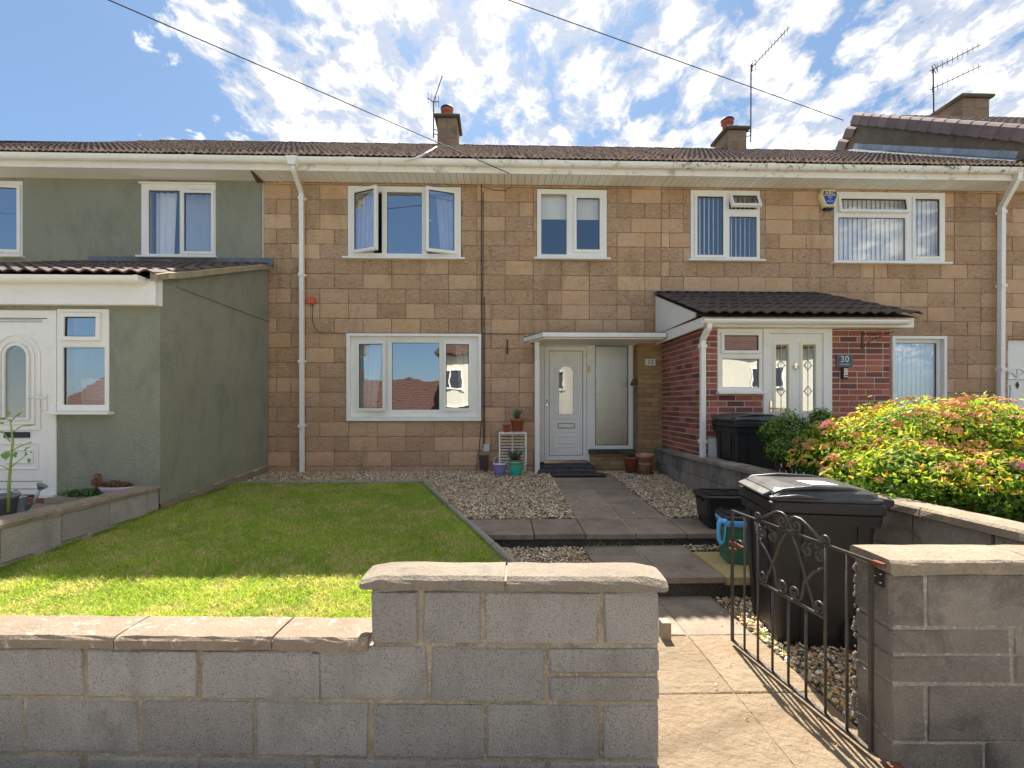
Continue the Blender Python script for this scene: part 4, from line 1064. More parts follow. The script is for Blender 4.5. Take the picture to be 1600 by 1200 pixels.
mb.build('porch_gutter', 'upvc', hg)
MB().prism([(yc - .064, zc+.004), (yc + .064, zc + .004), (yc + .05, zc - .05), (yc, zc - .076), (yc - .05, zc - .05)], XL - 0.1, XL - 0.06, 'x').build('gutter_stop', 'upvc', hg)
# lead flashing, stepped round the window sill
la = at(138, 399, Y=YF-.03); lb = at(432, 416, Y=YF-.03); lz = at(300, 411, Y=YF - 0.03).z
MB().box(la.x, H['G1'][0]+0.02, YF-0.04, YF-0.016, lz - 0.03, lz + 0.09).build('flashing', 'lead', hg)
MB().box(H['G1'][0]+0.021, H['G1'][1]-0.02, YF-0.035, YF-0.016, lz - 0.03, H['G1'][2]-0.04).build('flashing', 'lead', hg)
MB().box(H['G1'][1]-0.019, lb.x - 0.05, YF-0.04, YF-0.016, lz - 0.04, lz + 0.085).build('flashing', 'lead', hg)
MB().add([(la.x, YF-.045, lz-.0), (lb.x-.03, YF-.045, lz-.0), (lb.x-.0, YF-.20, lz-.075), (la.x, YF-.20, lz-.075)], [(0,1,2,3)]).build('flashing_apron', 'lead', hg)
# porch window
y = YPC
def cp_(a, b, c, d, kind, ang=0): q = fr(a, b, c, d, y); return (*q, kind, ang)
w = window(hg, GW, y - 0.01, [cp_(99, 158, 491, 531, 'top', 0.02), cp_(98, 165, 542, 633.5, 'fixed')], sill=0.05, sash_w=0.045)
MB().box(GW[0]+.02, GW[1]-.02, y + 0.25, y + 0.26, GW[2], at(120, 590, Y=y).z).build('net_curtain', 'blind_white', w)
# porch door
X = lambda p: at(p, Y=y).x
Zp = lambda q: at(50, q, Y=y).z
dfr = MB().plate(GD[0], X(89), Zp(776), GD[3], [(X(-30), X(75), Zp(776)-1, Zp(497))], y - 0.012, y + 0.06).build('door_frame', 'upvc', hg, bev=.004)
MB().box(X(60), X(89), y-0.04, y-0.013, Zp(780), Zp(772)).build('threshold', 'upvc', dfr)
MB().box(-7.4, X(80), y-0.06, y+0.05, 0.40, Zp(777)).build('doorstep', 'terracotta_dark', hg)
dl2 = (X(-29.5), X(74.5), Zp(773), Zp(498))
leaf = MB().box(dl2[0], dl2[1], y + 0.002, y + 0.045, dl2[2], dl2[3]).build('door', 'upvc', hg, bev=.004)
gx0, gx1, gz0_, gz1_ = X(9), X(44), Zp(653), Zp(540)
def grow(e): return arch_pts(gx0-e, gx1+e, gz0_-e, gz1_+e)
for e0, e1, pr in ((0.02, -0.003, 0.022), (0.07, 0.045, 0.014), (0.13, 0.105, 0.012)):
    mb = MB(); ringpoly(mb, grow(e0), grow(e1), y + 0.001 - pr, y + 0.001); mb.build('moulding', 'upvc', leaf, bev=.003)
mb = MB(); gp = grow(0); mb.add([(x, y - 0.002, z) for x, z in gp], [tuple(range(len(gp)))]); mb.build('pane', 'frosted_glass', leaf)
MB().box(X(7), X(47), y-0.01, y+0.001, Zp(684), Zp(675)).build('letter_plate', 'dark_thing', leaf)
for (a_, b_, c_, d_) in ((-4, 60, 692, 733), (8, 52, 702, 724)):
    MB().plate(X(a_), X(b_), Zp(d_), Zp(c_), [(X(a_)+.014, X(b_)-.014, Zp(d_)+.014, Zp(c_)-.014)], y-0.009, y+0.0015).build('moulding', 'upvc', leaf, bev=.003)
for zq in (500, 503, 752, 764): MB().box(X(-28), X(66), y - 0.0, y + 0.0018, Zp(zq)-.003, Zp(zq)+.003).build('groove', 'black_metal', leaf)
hb = MB().box(X(73)-.012, X(73)+.016, y-0.03, y-0.013, Zp(643), Zp(615)).build('handle_plate', 'upvc', leaf, bev=.004)
MB().tube([(X(75), y-0.025, Zp(622)), (X(75), y-0.065, Zp(622)), (X(66), y-0.07, Zp(621)), (X(54), y-0.065, Zp(622))], 0.009, 8).build('handle', 'upvc', leaf, smooth=True)

# ---------------------------------------------------------------- house 30 (right of centre)
h30 = thing('terraced_house', (6, YF, 0.3), 'sand coloured stone terraced house with a red brick porch and vertical blinds upstairs', 'house', 'houses of the terrace')
porch_hole = (XB1 - 0.2, PB[1], -0.1, 2.5)
MB().plate(XB1 + 0.001, XB2, -0.1, WT + 0.1, [H['W3'], H['W4'], (H['W6'][0], H['W6'][1], 0.55, H['W6'][3])], YF + 0.012, YF + 0.25).build('wall', 'mortar_sand', h30)
PX0, PX1 = at(1034, Y=YF).x, at(1391, Y=5.73).x
YP3 = at(1103, X=PX0).y
PX1 = at(1391, Y=YP3).x
holes = [(a-.004, b+.004, c-.004, d+.004) for a, b, c, d in (H['W3'], H['W4'])] + [(H['W6'][0]-.004, H['W6'][1]+.004, 0.546, H['W6'][3]+.004), (PX0, PX1, -1, 2.45)]
courses('stone_block', h30, 'facade_stone', XB1 + 0.002, XB2, zl, 0.449, holes, YF, 0.042, gap=0.010, jit=0.004, off=0.3, irregular=0.12, jity=0.006)
eaves(h30, XB1 + 0.002, at(1597, Y=6.8).x, gm='upvc_mouldy')
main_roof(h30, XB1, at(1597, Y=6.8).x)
back_of_house(h30, XB1, XB2, 'facade_stone')
cp2 = at(1146, Y=RIDGE_Y - 0.2)
chimney(h30, cp2.x + 0.05, RIDGE_Y + 0.05, 0.42, 0.62, 7.0, at(1150, 206, Y=RIDGE_Y - 0.2).z, 0.10, -0.06)
dpx = at(1561, Y=7.18).x; gxo = at(1592, Y=6.81).x
downpipe(h30, [(gxo, 6.81, EAVE_Z - 0.04), (gxo, 6.83, EAVE_Z - 0.13), (dpx, 7.14, 4.62), (dpx, 7.16, 0.42)], w=0.075)
w = window(h30, H['W3'], YF - 0.01, [cellpx(1085.5, 1132, 305, 402, 'left', 0.0), cellpx(1139, 1183, 304, 327, 'top', 0.42), cellpx(1139, 1183, 338, 402, 'fixed')], sill=0.06, sash_w=0.045, glassm='glass_clear')
vblind(w, H['W3'][0]+.05, H['W3'][1]-.03, H['W3'][2]-0.02, H['W3'][3]-.05, YF+0.11, 0.075, 0.9, 0.085)
w = window(h30, H['W4'], YF - 0.01, [cellpx(1309, 1416, 309.5, 332, 'top', 0.14), cellpx(1309, 1415, 340, 407, 'fixed'), cellpx(1425, 1469, 309, 404, 'right', 0.0)], sill=0.06, sash_w=0.045, glassm='glass_clear')
vblind(w, H['W4'][0]+.05, H['W4'][1]-.03, H['W4'][2]-0.02, H['W4'][3]-.05, YF+0.11, 0.078, 0.25, 0.085)
x0, x1, z0, z1 = H['W6']; z0 = 0.55
MB().plate(x0, x1, z0, z1, [(x0+.05, x1-.05, z0+.05, z1-.05)], YF - 0.035, YF + 0.08).build('window_surround', 'upvc', h30, bev=.004)
w = window(h30, (x0+.05, x1-.05, z0+.05, z1-.05), YF + 0.03, [(x0+.10, x1-.10, z0+.10, z1-.10, 'fixed', 0)])
vblind(w, x0+.1, x1-.1, z0+.05, z1-.1, YF+0.2, 0.078, 0.25, 0.085)
# brick porch: backing, bricks, joinery
y = YP3
X = lambda p: at(p, Y=y).x
Z = lambda q: at(1200, q, Y=y).z
PWin = (X(1121), X(1191), Z(612), Z(514)); PDoor = (X(1192.5), X(1300), 0.3, Z(511))
ztop = Z(509)
MB().plate(PX0 + 0.01, PX1 - 0.004, 0.1, ztop, [PWin, PDoor], y + 0.004, y + 0.10).build('porch_wall', 'mortar_light', h30)
bz = [0.20 + 0.075*i for i in range(40)]; bz = [z for z in bz if z < ztop - 0.03] + [ztop]
courses('brick', h30, 'red_brick', PX0, PX1, bz, 0.225, [PWin, PDoor], y, 0.10, gap=0.012, off=0.2, irregular=0.06, jity=0.002, ch=0.0025, jit=0.001)
MB().box(PX0 + 0.0045, PX0 + 0.10, y + 0.101, YF + 0.1, 0.1, ztop).build('porch_side_wall', 'mortar_light', h30)
def sxf(c): return Vector((PX0 + c.y - 0.05 + 0.05, y + 0.10 + c.x, c.z))
# side wall bricks: lay in local x = depth
for k in range(len(bz) - 1):
    za, zb = bz[k], bz[k+1]; xs = [0.0]; x = (0.09 if k % 2 else 0.2)
    Lw = YF - y - 0.1
    while x < Lw - 0.05: xs.append(x); x += 0.225*(0.5 if random.random() < 0.1 else 1)
    xs.append(Lw)
    for a, b in zip(xs[:-1], xs[1:]):
        if b-a < 0.03: continue
        inst('brick', block_mesh(b-a-0.012, 0.10, zb-za-0.012, 'red_brick', 0.0025, 0.001), (PX0 + 0.05 - random.uniform(0, .002), y + 0.10 + (a+b)/2, (za+zb)/2), h30, rot=(0, 0, math.pi/2))
MB().box(PX1 - 0.11, PX1 - 0.01, y + 0.112, YF + 0.1, 0.1, ztop).build('porch_side_wall', 'mortar_light', h30)
MB().box(PX0+.12, PX1-.12, y+0.3, YF, 0.30, 0.42).build('porch_base', 'room_wall', h30)
w = window(h30, PWin, y - 0.008, [(*fr(1127, 1187, 521, 551, y), 'top', 0.02), (*fr(1128, 1187, 560, 606.5, y), 'fixed', 0)], sill=0.02, sash_w=0.04)
d_ = PDoor
dfr = MB().plate(d_[0], d_[1], 0.42, d_[3], [(X(1202), X(1286), 0.4, Z(521))], y - 0.008, y + 0.06).build('door_frame', 'upvc', h30, bev=.004)
leaf = MB().plate(X(1202)+.003, X(1286)-.003, 0.43, Z(521)-.003, [(*fr(1212, 1232, 538.5, 642, y),), (*fr(1254, 1274, 538.5, 642, y),)], y + 0.003, y + 0.045).build('door', 'upvc', h30, bev=.004)
for (a_, b_) in ((1212, 1232), (1254, 1274)):
    q = fr(a_, b_, 538.5, 642, y)
    MB().plate(q[0]-.035, q[1]+.035, q[2]-.035, q[3]+.035, [(q[0], q[1], q[2], q[3])], y - 0.008, y + 0.0025).build('glazing_trim', 'blind_cream', leaf, bev=.003)
    pane('pane', leaf, *q, y + 0.02, 'glass')
    mb = MB(); cxm_ = (q[0]+q[1])/2; yy_ = y + 0.012
    mb.tube([(cxm_, yy_, q[2]), (cxm_, yy_, q[3])], 0.003, 4)
    for f in (0.30, 0.69):
        zc_ = q[2] + (q[3]-q[2])*f; hw, hh = 0.045, 0.07
        mb.tube([(cxm_-hw, yy_, zc_), (cxm_, yy_, zc_+hh), (cxm_+hw, yy_, zc_), (cxm_, yy_, zc_-hh), (cxm_-hw, yy_, zc_)], 0.0045, 4)
        mb.tube([(q[0], yy_, zc_), (cxm_-hw, yy_, zc_)], 0.003, 4); mb.tube([(cxm_+hw, yy_, zc_), (q[1], yy_, zc_)], 0.003, 4)
    mb.build('leading', 'lead_came', leaf)
kz = Z(571); kx_ = X(1243)
kn = MB(); kn.prism([(kx_-.035, kz), (kx_, kz-.05), (kx_+.035, kz), (kx_, kz+.05)], y-0.012, y+0.002, 'y'); kn.build('knocker', 'chrome', leaf, bev=.004)
MB().tube([(kx_-.022, y-.018, kz), (kx_-.022, y-.02, kz-.04), (kx_, y-.02, kz-.06), (kx_+.022, y-.02, kz-.04), (kx_+.022, y-.018, kz)], 0.005, 6).build('knocker_ring', 'chrome', leaf)
MB().box(X(1202)+.005, X(1202)+.03, y-0.012, y+0.002, Z(644), Z(627)).build('handle_plate', 'chrome', leaf)
MB().tube([(X(1204), y-.01, Z(638)), (X(1204), y-.05, Z(638)), (X(1219), y-.05, Z(638))], 0.008, 8).build('handle', 'chrome', leaf, smooth=True)
MB().box(X(1106), X(1132), y - 0.02, y - 0.002, 0.42, Z(684)).build('plinth_panel', 'upvc', h30)
# porch roof
RX0 = at(1022, Y=YF).x; RX1 = at(1277, Y=YF).x
ey, ez = 5.42, at(1200, 493, Y=5.42).z; ty, tz_ = YF - 0.02, at(1150, 461, Y=YF).z
tiled(h30, RX0, RX1, ey, ez, ty, tz_, 0.30, 0.30, 'dark_tile')
MB().box(RX0, RX1, YF-0.03, YF-0.004, tz_ - 0.01, tz_ + 0.06).build('flashing', 'lead_light', h30, bev=.003)
MB().add([(RX0, YF-.035, tz_+.055), (RX1, YF-.035, tz_+.055), (RX1, YF-.16, tz_+.02), (RX0, YF-.16, tz_+.02)], [(0,1,2,3)]).build('flashing_apron', 'lead', h30)
MB().box(RX0 + .02, RX1 - .0, ey + 0.10, ey + 0.12, Z(513)-.01, ez + 0.0).build('porch_fascia', 'upvc', h30, bev=.003)
MB().box(RX0 + .04, RX1 - .02, ey + 0.121, y - 0.002, Z(513)-.006, Z(513)+.014).build('porch_soffit', 'soffit_white', h30)
zc, yc = ez - 0.045, ey + 0.035
mb = MB(); mb.loft([[(x, yc - math.cos(math.pi*j/8)*0.055, zc - math.sin(math.pi*j/8)*0.055) for j in range(9)] + [(x, yc - math.cos(math.pi*j/8)*0.049, zc + .002 - math.sin(math.pi*j/8)*0.05) for j in reversed(range(9))] for x in (RX0 - .02, at(1421, Y=ey).x)])
mb.build('porch_gutter', 'upvc', h30)
# side: level fascia board and boarded triangle above it
fb0, fb1 = Z(513)-.01, Z(513)+.13
MB().prism([(ey+.12, fb0), (YF-.01, fb0-.0), (YF-.01, fb1+.02), (ey+.12, fb1-.02)], RX0 + 0.02, RX0 + 0.045, 'x').build('side_fascia', 'upvc', h30)
nb = 14
for i in range(nb):
    ya_, yb_ = ey + .35 + (YF-.01-ey-.35)*i/nb, ey + .35 + (YF-.01-ey-.35)*(i+1)/nb - 0.008
    f = lambda yv: ez + (tz_-ez)*(yv-ey)/(ty-ey) - 0.03
    lowz = fb1 + 0.02
    if f(yb_) < lowz + 0.02: continue
    MB().prism([(ya_, lowz), (yb_, lowz), (yb_, f(yb_)), (ya_, max(f(ya_), lowz+.004))], RX0 + 0.015, RX0 + 0.04, 'x').build('cladding_board', 'upvc', h30)
downx = at(1099.5, Y=5.6).x
downpipe(h30, [(downx, ey+.035, zc-.03), (downx, ey+.05, zc-.10), (downx, y-.06, zc - .22), (downx, y-.06, 0.43)], w=0.062)

# ---------------------------------------------------------------- higher house at the far right
hr = thing('taller_end_house', (10, YF, 0.3), 'taller house at the right edge whose dark rendered gable rises above the terrace roof', 'house', 'houses of the terrace')
XG = at(1555, Y=YF).x + 0.02
XD0 = at(1576, Y=YF).x
DRr = (XD0, XD0 + 0.95, 0.4, at(1590, 531, Y=YF).z)
MB().plate(XB2 + 0.001, 13.5, -0.1, WT + 0.1, [DRr], YF + 0.012, YF + 0.25).build('wall', 'mortar_sand', hr)
courses('stone_block', hr, 'facade_stone', XB2 + 0.002, 13.5, zl, 0.449, [(DRr[0]-.004, DRr[1]+.004, 0, DRr[3]+.004)], YF, 0.042, gap=0.010, jit=0.004, off=0.6, jity=0.006)
RZ2 = at(1330, 181, Y=RIDGE_Y).z; EZ2 = at(1600, 207, Y=6.75).z
gab = [(6.75, EZ2 - 0.05), (RIDGE_Y, RZ2 - 0.05), (2*RIDGE_Y - 6.75, EZ2 - 0.05), (2*RIDGE_Y - 6.75, EAVE_Z + .08), (6.75, EAVE_Z + .08)]
MB().prism(gab, XG, XG + 0.22, 'x').build('gable_wall', 'gable_render', hr)
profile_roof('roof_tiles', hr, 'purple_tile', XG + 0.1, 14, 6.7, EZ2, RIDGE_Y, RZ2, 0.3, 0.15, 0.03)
MB().add([(XG, RIDGE_Y, RZ2), (14, RIDGE_Y, RZ2), (14, 13.8, EZ2), (XG, 13.8, EZ2)], [(0,1,2,3)]).build('rear_roof', 'purple_tile', hr)
MB().box(XG + 0.2, 14, 13.1, 13.3, -0.3, EZ2).build('rear_wall', 'mortar_sand', hr)
# verge tiles up the slope
def verge_mesh(L_, m):
    mb = MB(); sec = [(-0.05, -0.16), (-0.035, -0.16), (-0.035, -0.0), (0.26, 0.0), (0.26, 0.02), (0.02, 0.06), (-0.03, 0.045), (-0.05, 0.01)]
    mb.loft([[(u*k, s, w*k) for u, w in sec] for s, k in ((0, 1.08), (L_*0.5, 1.02), (L_, 0.96))]); return mb.mesh('verge_tile', m)
VM = verge_mesh(0.30, 'purple_tile')
Ls = math.hypot(RIDGE_Y-6.7, RZ2-EZ2); nv = 15; p = math.atan2(RZ2-EZ2, RIDGE_Y-6.7)
for i in range(nv):
    t = (i)/nv
    inst('verge_tile', VM, (XG, 6.7 + (RIDGE_Y-6.7)*t, EZ2 + (RZ2-EZ2)*t + 0.01), hr, rot=(p, 0, 0), scale=(1, Ls/nv/0.27, 1))
for i in range(10):
    t = (i+1)/15
    inst('verge_tile', VM, (XG, RIDGE_Y + (RIDGE_Y-6.7)*t, RZ2 - (RZ2-EZ2)*t + 0.01), hr, rot=(math.pi - p, 0, math.pi) if False else (-p + math.pi, math.pi, 0), scale=(-1, Ls/nv/0.27, 1))
# soakers and stepped flashing along the junction
ns = 26
rz = lambda yv: EAVE_Z + 0.05 + (RIDGE_Z - EAVE_Z - 0.07)*(yv - EAVE_Y)/(RIDGE_Y - EAVE_Y)
ym = block_mesh(0.012, 0.145, 0.12, 'lead_light', 0.002, 0.001)
for i in range(ns):
    yv = EAVE_Y + 0.15 + (RIDGE_Y - EAVE_Y - 0.1)*(i+0.5)/ns
    inst('flashing_step', ym, (XG - 0.008, yv, rz(yv) + 0.16), hr, rot=(math.atan2(RIDGE_Z - EAVE_Z, RIDGE_Y - EAVE_Y), 0, 0))
mb = MB(); a = EAVE_Y + 0.05; b = RIDGE_Y
mb.add([(XG - 0.01, a, rz(a)+.12), (XG - 0.01, b, rz(b)+.12), (XG - 0.26, b, rz(b)+.06), (XG - 0.26, a, rz(a)+.06)], [(0, 1, 2, 3)]); mb.build('flashing_apron', 'lead', hr)
eaves(hr, at(1597, Y=6.8).x + .002, 13.5, soffit_boards=False, dirty=True)
MB().box(XG + .3, 13.5, 6.80, 6.83, EAVE_Z + .1, EZ2 + .02).build('upper_wall', 'gable_render', hr)
# chimney of the taller house
cpx = at(1497, Y=RIDGE_Y)
chimney(hr, cpx.x + 0.12, RIDGE_Y + 0.1, 0.62, 0.75, RZ2 - 0.4, at(1500, 152, Y=RIDGE_Y - 0.3).z, 0.11, 0)
# door at the picture's edge
y = YF + 0.05
leaf = MB().plate(DRr[0] + .0, DRr[1], 0.42, DRr[3], [(DRr[0]+.07, DRr[0]+.10, 0.6, 1.75)], y, y + 0.05).build('door', 'upvc', hr, bev=.003)
for q in (541, 546, 551, 558): MB().box(DRr[0]+.01, DRr[1]-.01, y-.004, y-.0005, at(1590, q, Y=YF).z-.005, at(1590, q, Y=YF).z+.004).build('moulding', 'upvc', leaf)
cxd = DRr[0] + 0.20; czd = at(1590, 591, Y=YF).z
ang = [math.pi*i/12 for i in range(13)]
mb = MB(); mb.add([(cxd, y-.003, czd)] + [(cxd + .15*math.cos(a_), y-.003, czd + .15*math.sin(a_)) for a_ in ang], [tuple(range(14))]); mb.build('fanlight', 'glass_clear', leaf)
mb = MB()
for a_ in ang[::3]: mb.tube([(cxd, y-.008, czd), (cxd + .155*math.cos(a_), y-.008, czd + .155*math.sin(a_))], 0.008, 4)
mb.tube([(cxd + .16*math.cos(a_), y-.006, czd + .16*math.sin(a_)) for a_ in ang], 0.012, 5); mb.tube([(cxd-.19, y-.006, czd-.01), (cxd+.19, y-.006, czd-.01)], .015, 5)
mb.build('fanlight_bars', 'upvc', leaf)
MB().prism([(cxd-.03, czd-.11), (cxd, czd-.17), (cxd+.03, czd-.11), (cxd, czd-.05)], y-.012, y-.001, 'y').build('knocker', 'black_metal', leaf)
MB().box(DRr[0]+.085, DRr[0]+.12, y-.002, y+.01, 0.5, czd-.2).build('pane', 'glass', leaf)

# ---------------------------------------------------------------- houses across the road (seen in the window panes)
def opp_house(name, x0, x1, y0, y1, ze, zr, wallm, label, wins=()):
    h = thing(name, ((x0+x1)/2, y1, -0.3), label, 'house', 'houses across the road')
    MB().box(x0, x1, y0, y1, -0.34, ze).build('wall', wallm, h)
    ym_ = (y0+y1)/2
    cs = MB(); nr_ = 14
    for k in range(nr_):
        ya_, yb_ = y1+.42 - (y1+.4-ym_)*k/nr_, y1+.42 - (y1+.4-ym_)*(k+1)/nr_; za_, zb_ = ze-.06 + (zr-ze+.1)*k/nr_, ze-.06 + (zr-ze+.1)*(k+1)/nr_
        cs.add([(x0-.2, ya_, za_-.02), (x1+.2, ya_, za_-.02), (x1+.2, ya_, za_+.06), (x0-.2, ya_, za_+.06), (x1+.2, yb_, zb_+.01), (x0-.2, yb_, zb_+.01)], [(0, 1, 2, 3), (3, 2, 4, 5)])
    cs.build('tile_course', 'opp_tile', h, kind='stuff')
    MB().prism([(y0-.4, ze-.1), (y1+.4, ze-.1), (ym_, zr)], x0-.2, x1+.2, 'x').build('roof', 'opp_tile', h)
    for (a, b, c, d) in wins:
        f = MB().plate(a, b, c, d, [(a+.08, (a+b)/2-.04, c+.08, d-.08), ((a+b)/2+.04, b-.08, c+.08, d-.08)], y1+.001, y1+.06).build('window', 'upvc', h)
        MB().box(a+.05, b-.05, y1+.0005, y1+.02, c+.05, d-.05).build('pane', 'dark_thing', f)
    return h
opp_house('bungalow_opposite', -19, -3.8, -16, -10, 1.2, 2.9, 'cream_wall', 'low bungalow with red brown tiled roof across the road, reflected in the panes', [(-8, -6.4, 0.2, 1.1), (-12, -10.4, 0.2, 1.1)])
opp_house('cream_house_opposite', -3.1, 5.5, -16.5, -10, 4.2, 6.0, 'cream_wall', 'taller cream house across the road, seen only in the window panes', [(-1.6, -0.2, 2.2, 3.3), (2, 3.6, 2.2, 3.3), (-1.6, 0.2, 0.2, 1.4)])
opp_house('cream_house_opposite', 7.5, 17, -16.5, -10, 4.2, 6.0, 'cream_wall', 'second cream house across the road reflected in the porch panes', [(8.5, 10, 2.2, 3.3), (12, 13.6, 2.2, 3.3)])

# clipped hedge and a low wall in front of the houses across the road
hd = thing('hedge', (1.0, -8.6, -.3), 'dark green clipped hedge across the road, seen only in the window panes', 'hedge')
def hedge_leaves():
    rs = np.random.RandomState(8); n = 9000
    P_ = np.stack([rs.uniform(-9, 11, n), rs.uniform(-8.95, -8.3, n), rs.uniform(-.3, .75, n)], 1)
    v = rs.normal(size=(n, 3, 3))*.07; V = (P_[:, None] + v).reshape(-1, 3); F = np.arange(3*n).reshape(n, 3)
    np_obj('foliage', V, F, 'leaf_dark', hd, origin=(1, -8.6, .2), kind='stuff')
hedge_leaves()
MB().box(-9, 11, -8.9, -8.4, -.34, .6).build('trunk_mass', 'leaf_dark', hd)

# ================================================================== GARDEN WALLS
def cw(xc, yc, z=0.0):
    return Vector((xc*math.cos(YAW) + yc*math.sin(YAW), -xc*math.sin(YAW) + yc*math.cos(YAW), z))
def wallframe(px, depth, rz):
    O = cw((px-800)/F_PX*depth, depth)
    n = Vector((-math.sin(rz), math.cos(rz), 0)); xa = Vector((math.cos(rz), math.sin(rz), 0)); C = Vector((0, 0, CZ))
    def lx(p, py=None, off=0.0):
        d = at(p, py if py else HOR, Y=1.0) - C; d = d / 1.0
        t = (n.dot(O - Vector((0, 0, 0))) + off) / n.dot(Vector((d.x, d.y, 0)))
        P = Vector((d.x*t, d.y*t, 0)); z = CZ + (at(p, py, Y=1.0).z - CZ)*t if py else 0
        return (P - O).dot(xa), z
    return O, lx
def block_row(root, m, za, zb, xs, T, gap=0.019, jit=0.0045):
    for a, b in zip(xs[:-1], xs[1:]):
        inst('block', block_mesh(b-a-gap, T, zb-za-gap*0.9, m, 0.007, jit), ((a+b)/2, T/2 - random.uniform(0, .003), (za+zb)/2), root)
def coping(root, m, xs, z0, z1, y0, y1, round_=0.02, gap=0.008, name='coping_stone', endround=()):
    for a, b in zip(xs[:-1], xs[1:]):
        mb = MB(); rr = []
        n = 9
        a2, b2 = a + gap/2, b - gap/2
        for i in range(n):
            x = a2 + (b2-a2)*i/(n-1)
            dz = 0
            if a in endround and i == 0: dz = -round_*0.8
            if b in endround and i == n-1: dz = -round_*0.8
            j = lambda s=0.0025: random.uniform(-s, s)
            rr.append([(x, y0+j(), z0+j()), (x, y1, z0), (x, y1, z1-round_*.6+dz), (x, y1-round_, z1+j()+dz), (x, (y0+y1)/2, z1+.003+j()+dz), (x, y0+round_*1.3, z1+j()+dz), (x, y0+.006+j(), z1-round_*.7+j()+dz), (x, y0+j(), z1-round_*1.3+dz)])
        if b in endround: rr.append([(b2+0.012, p[1]+(0.006 if p[1] < (y0+y1)/2 else -.006), z0+.006 + (p[2]-z0)*0.75) for p in rr[-1]])
        if a in endround: rr.insert(0, [(a2-0.012, p[1]+(0.006 if p[1] < (y0+y1)/2 else -.006), z0+.006 + (p[2]-z0)*0.75) for p in rr[0]])
        mb.loft(rr); mb.build(name, m, root)
    for b in xs[1:-1]: MB().box(b - .02, b + .02, y0 + .012, y1 - .012, z0 + .001, z1 - .016).build('joint', 'mortar_grey', root)

RZ1 = R_(-2.5)
O1, lx = wallframe(1033, 1.785, RZ1)
fw_ = thing('garden_wall', (0, 0, 0), 'low grey concrete block front wall stepping up to a higher section beside the gateway', 'garden wall', 'front garden walls')
x_ = lambda p: lx(p)[0]
T1 = 0.165
XP = x_(578)
zr = [0.700, 0.477, 0.252, 0.026, -0.20]
block_row(fw_, 'concrete_block', zr[1], zr[0] - 0.0, [XP, x_(657), x_(754), x_(940), 0], T1)
c1 = [x_(132-181.5*4), x_(132-181.5*3), x_(132-181.5*2), x_(132-181.5), x_(132), x_(312), x_(494)]
block_row(fw_, 'concrete_block', zr[2], zr[1] - 0.02, c1 + [x_(494)], T1)
block_row(fw_, 'concrete_block', zr[2], zr[1] - 0.0, [x_(494), x_(670), x_(854)], T1)
zh = (zr[1]+zr[2])/2
block_row(fw_, 'concrete_block', zh, zr[1], [x_(854), 0], T1); block_row(fw_, 'concrete_block', zr[2], zh, [x_(854), 0], T1)
block_row(fw_, 'concrete_block', zr[3], zr[2], [x_(p) for p in (38-546-183, 38-546, 38-364, 38-181, 38, 218, 398, 579, 758, 940)] + [0], T1)
block_row(fw_, 'concrete_block', zr[4], zr[3], [x_(p) for p in (-400, -230, -48, 132, 312, 494, 670, 854)] + [0], T1)
XW0 = x_(-640)
mm = MB().box(XP + 0.02, -0.012, 0.0065, T1 - 0.009, -0.3, zr[0] - 0.002); mm.build('mortar', 'mortar_grey', fw_)
MB().box(XW0, XP + 0.02, 0.0065, T1 - 0.0095, -0.3, 0.4585).build('mortar', 'mortar_grey', fw_)
zc0, zc1 = lx(300, 1019, -0.012)[1], lx(300, 998, -0.012)[1]
coping(fw_, 'coping_stone', [XW0] + [x_(p) for p in (-560, -330, -85, 182, 427)] + [XP - 0.002], 0.4595, zc1 + 0.004, -0.014, T1 + 0.012, 0.010)
coping(fw_, 'coping_pale', [x_(566), x_(790), x_(1040)], 0.7015, 0.752, -0.018, T1 + 0.012, 0.018, endround=(x_(566), x_(1040)))
setrot(fw_, O1, RZ1)

RZ2_ = R_(-1.8)
O2, lx2 = wallframe(1391, 1.785, RZ2_)
rw = thing('garden_wall', (0, 0, 0), 'weathered dark concrete block wall holding the iron gate hinges, with mottled coping', 'garden wall', 'front garden walls')
x_ = lambda p: lx2(p)[0]
zz2 = [lx2(1450, q)[1] for q in (896, 982, 1025, 1070, 1160, 1250)]
T2 = 0.19
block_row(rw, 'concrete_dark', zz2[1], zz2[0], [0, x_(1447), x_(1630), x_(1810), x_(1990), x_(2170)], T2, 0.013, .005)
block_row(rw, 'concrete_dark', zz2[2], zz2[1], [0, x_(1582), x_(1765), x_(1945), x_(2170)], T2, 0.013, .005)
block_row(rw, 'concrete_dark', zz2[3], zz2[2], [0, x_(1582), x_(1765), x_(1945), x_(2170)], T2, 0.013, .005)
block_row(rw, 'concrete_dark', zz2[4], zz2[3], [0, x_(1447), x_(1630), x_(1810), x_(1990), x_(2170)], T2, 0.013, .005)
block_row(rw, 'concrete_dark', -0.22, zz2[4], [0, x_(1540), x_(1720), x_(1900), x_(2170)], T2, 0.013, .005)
MB().box(0.015, x_(2170), 0.0045, T2 - 0.006, -0.3, zz2[0] - 0.001).build('mortar', 'mortar_pier', rw)
zt2 = lx2(1450, 878, -0.015)[1]
coping(rw, 'coping_mossy', [-0.012, x_(1620), x_(1880), x_(2170)], zz2[0] + 0.001, zt2 + 0.003, -0.016, T2 + 0.014, 0.012)
# mortar snots along the back corner of the gate pier
mb = MB()
for i in range(40):
    z = random.uniform(.02, .76); s = random.uniform(.003, .012)
    mb.lathe([(0, z-s*1.6), (s, z-s*.5), (s*.7, z+s*.9), (0, z+s*1.5)], (0.004 + random.uniform(-.006, .004), T2 + random.uniform(-.006, .004), 0), 6)
mb.build('mortar_spill', 'coping_pale', rw)
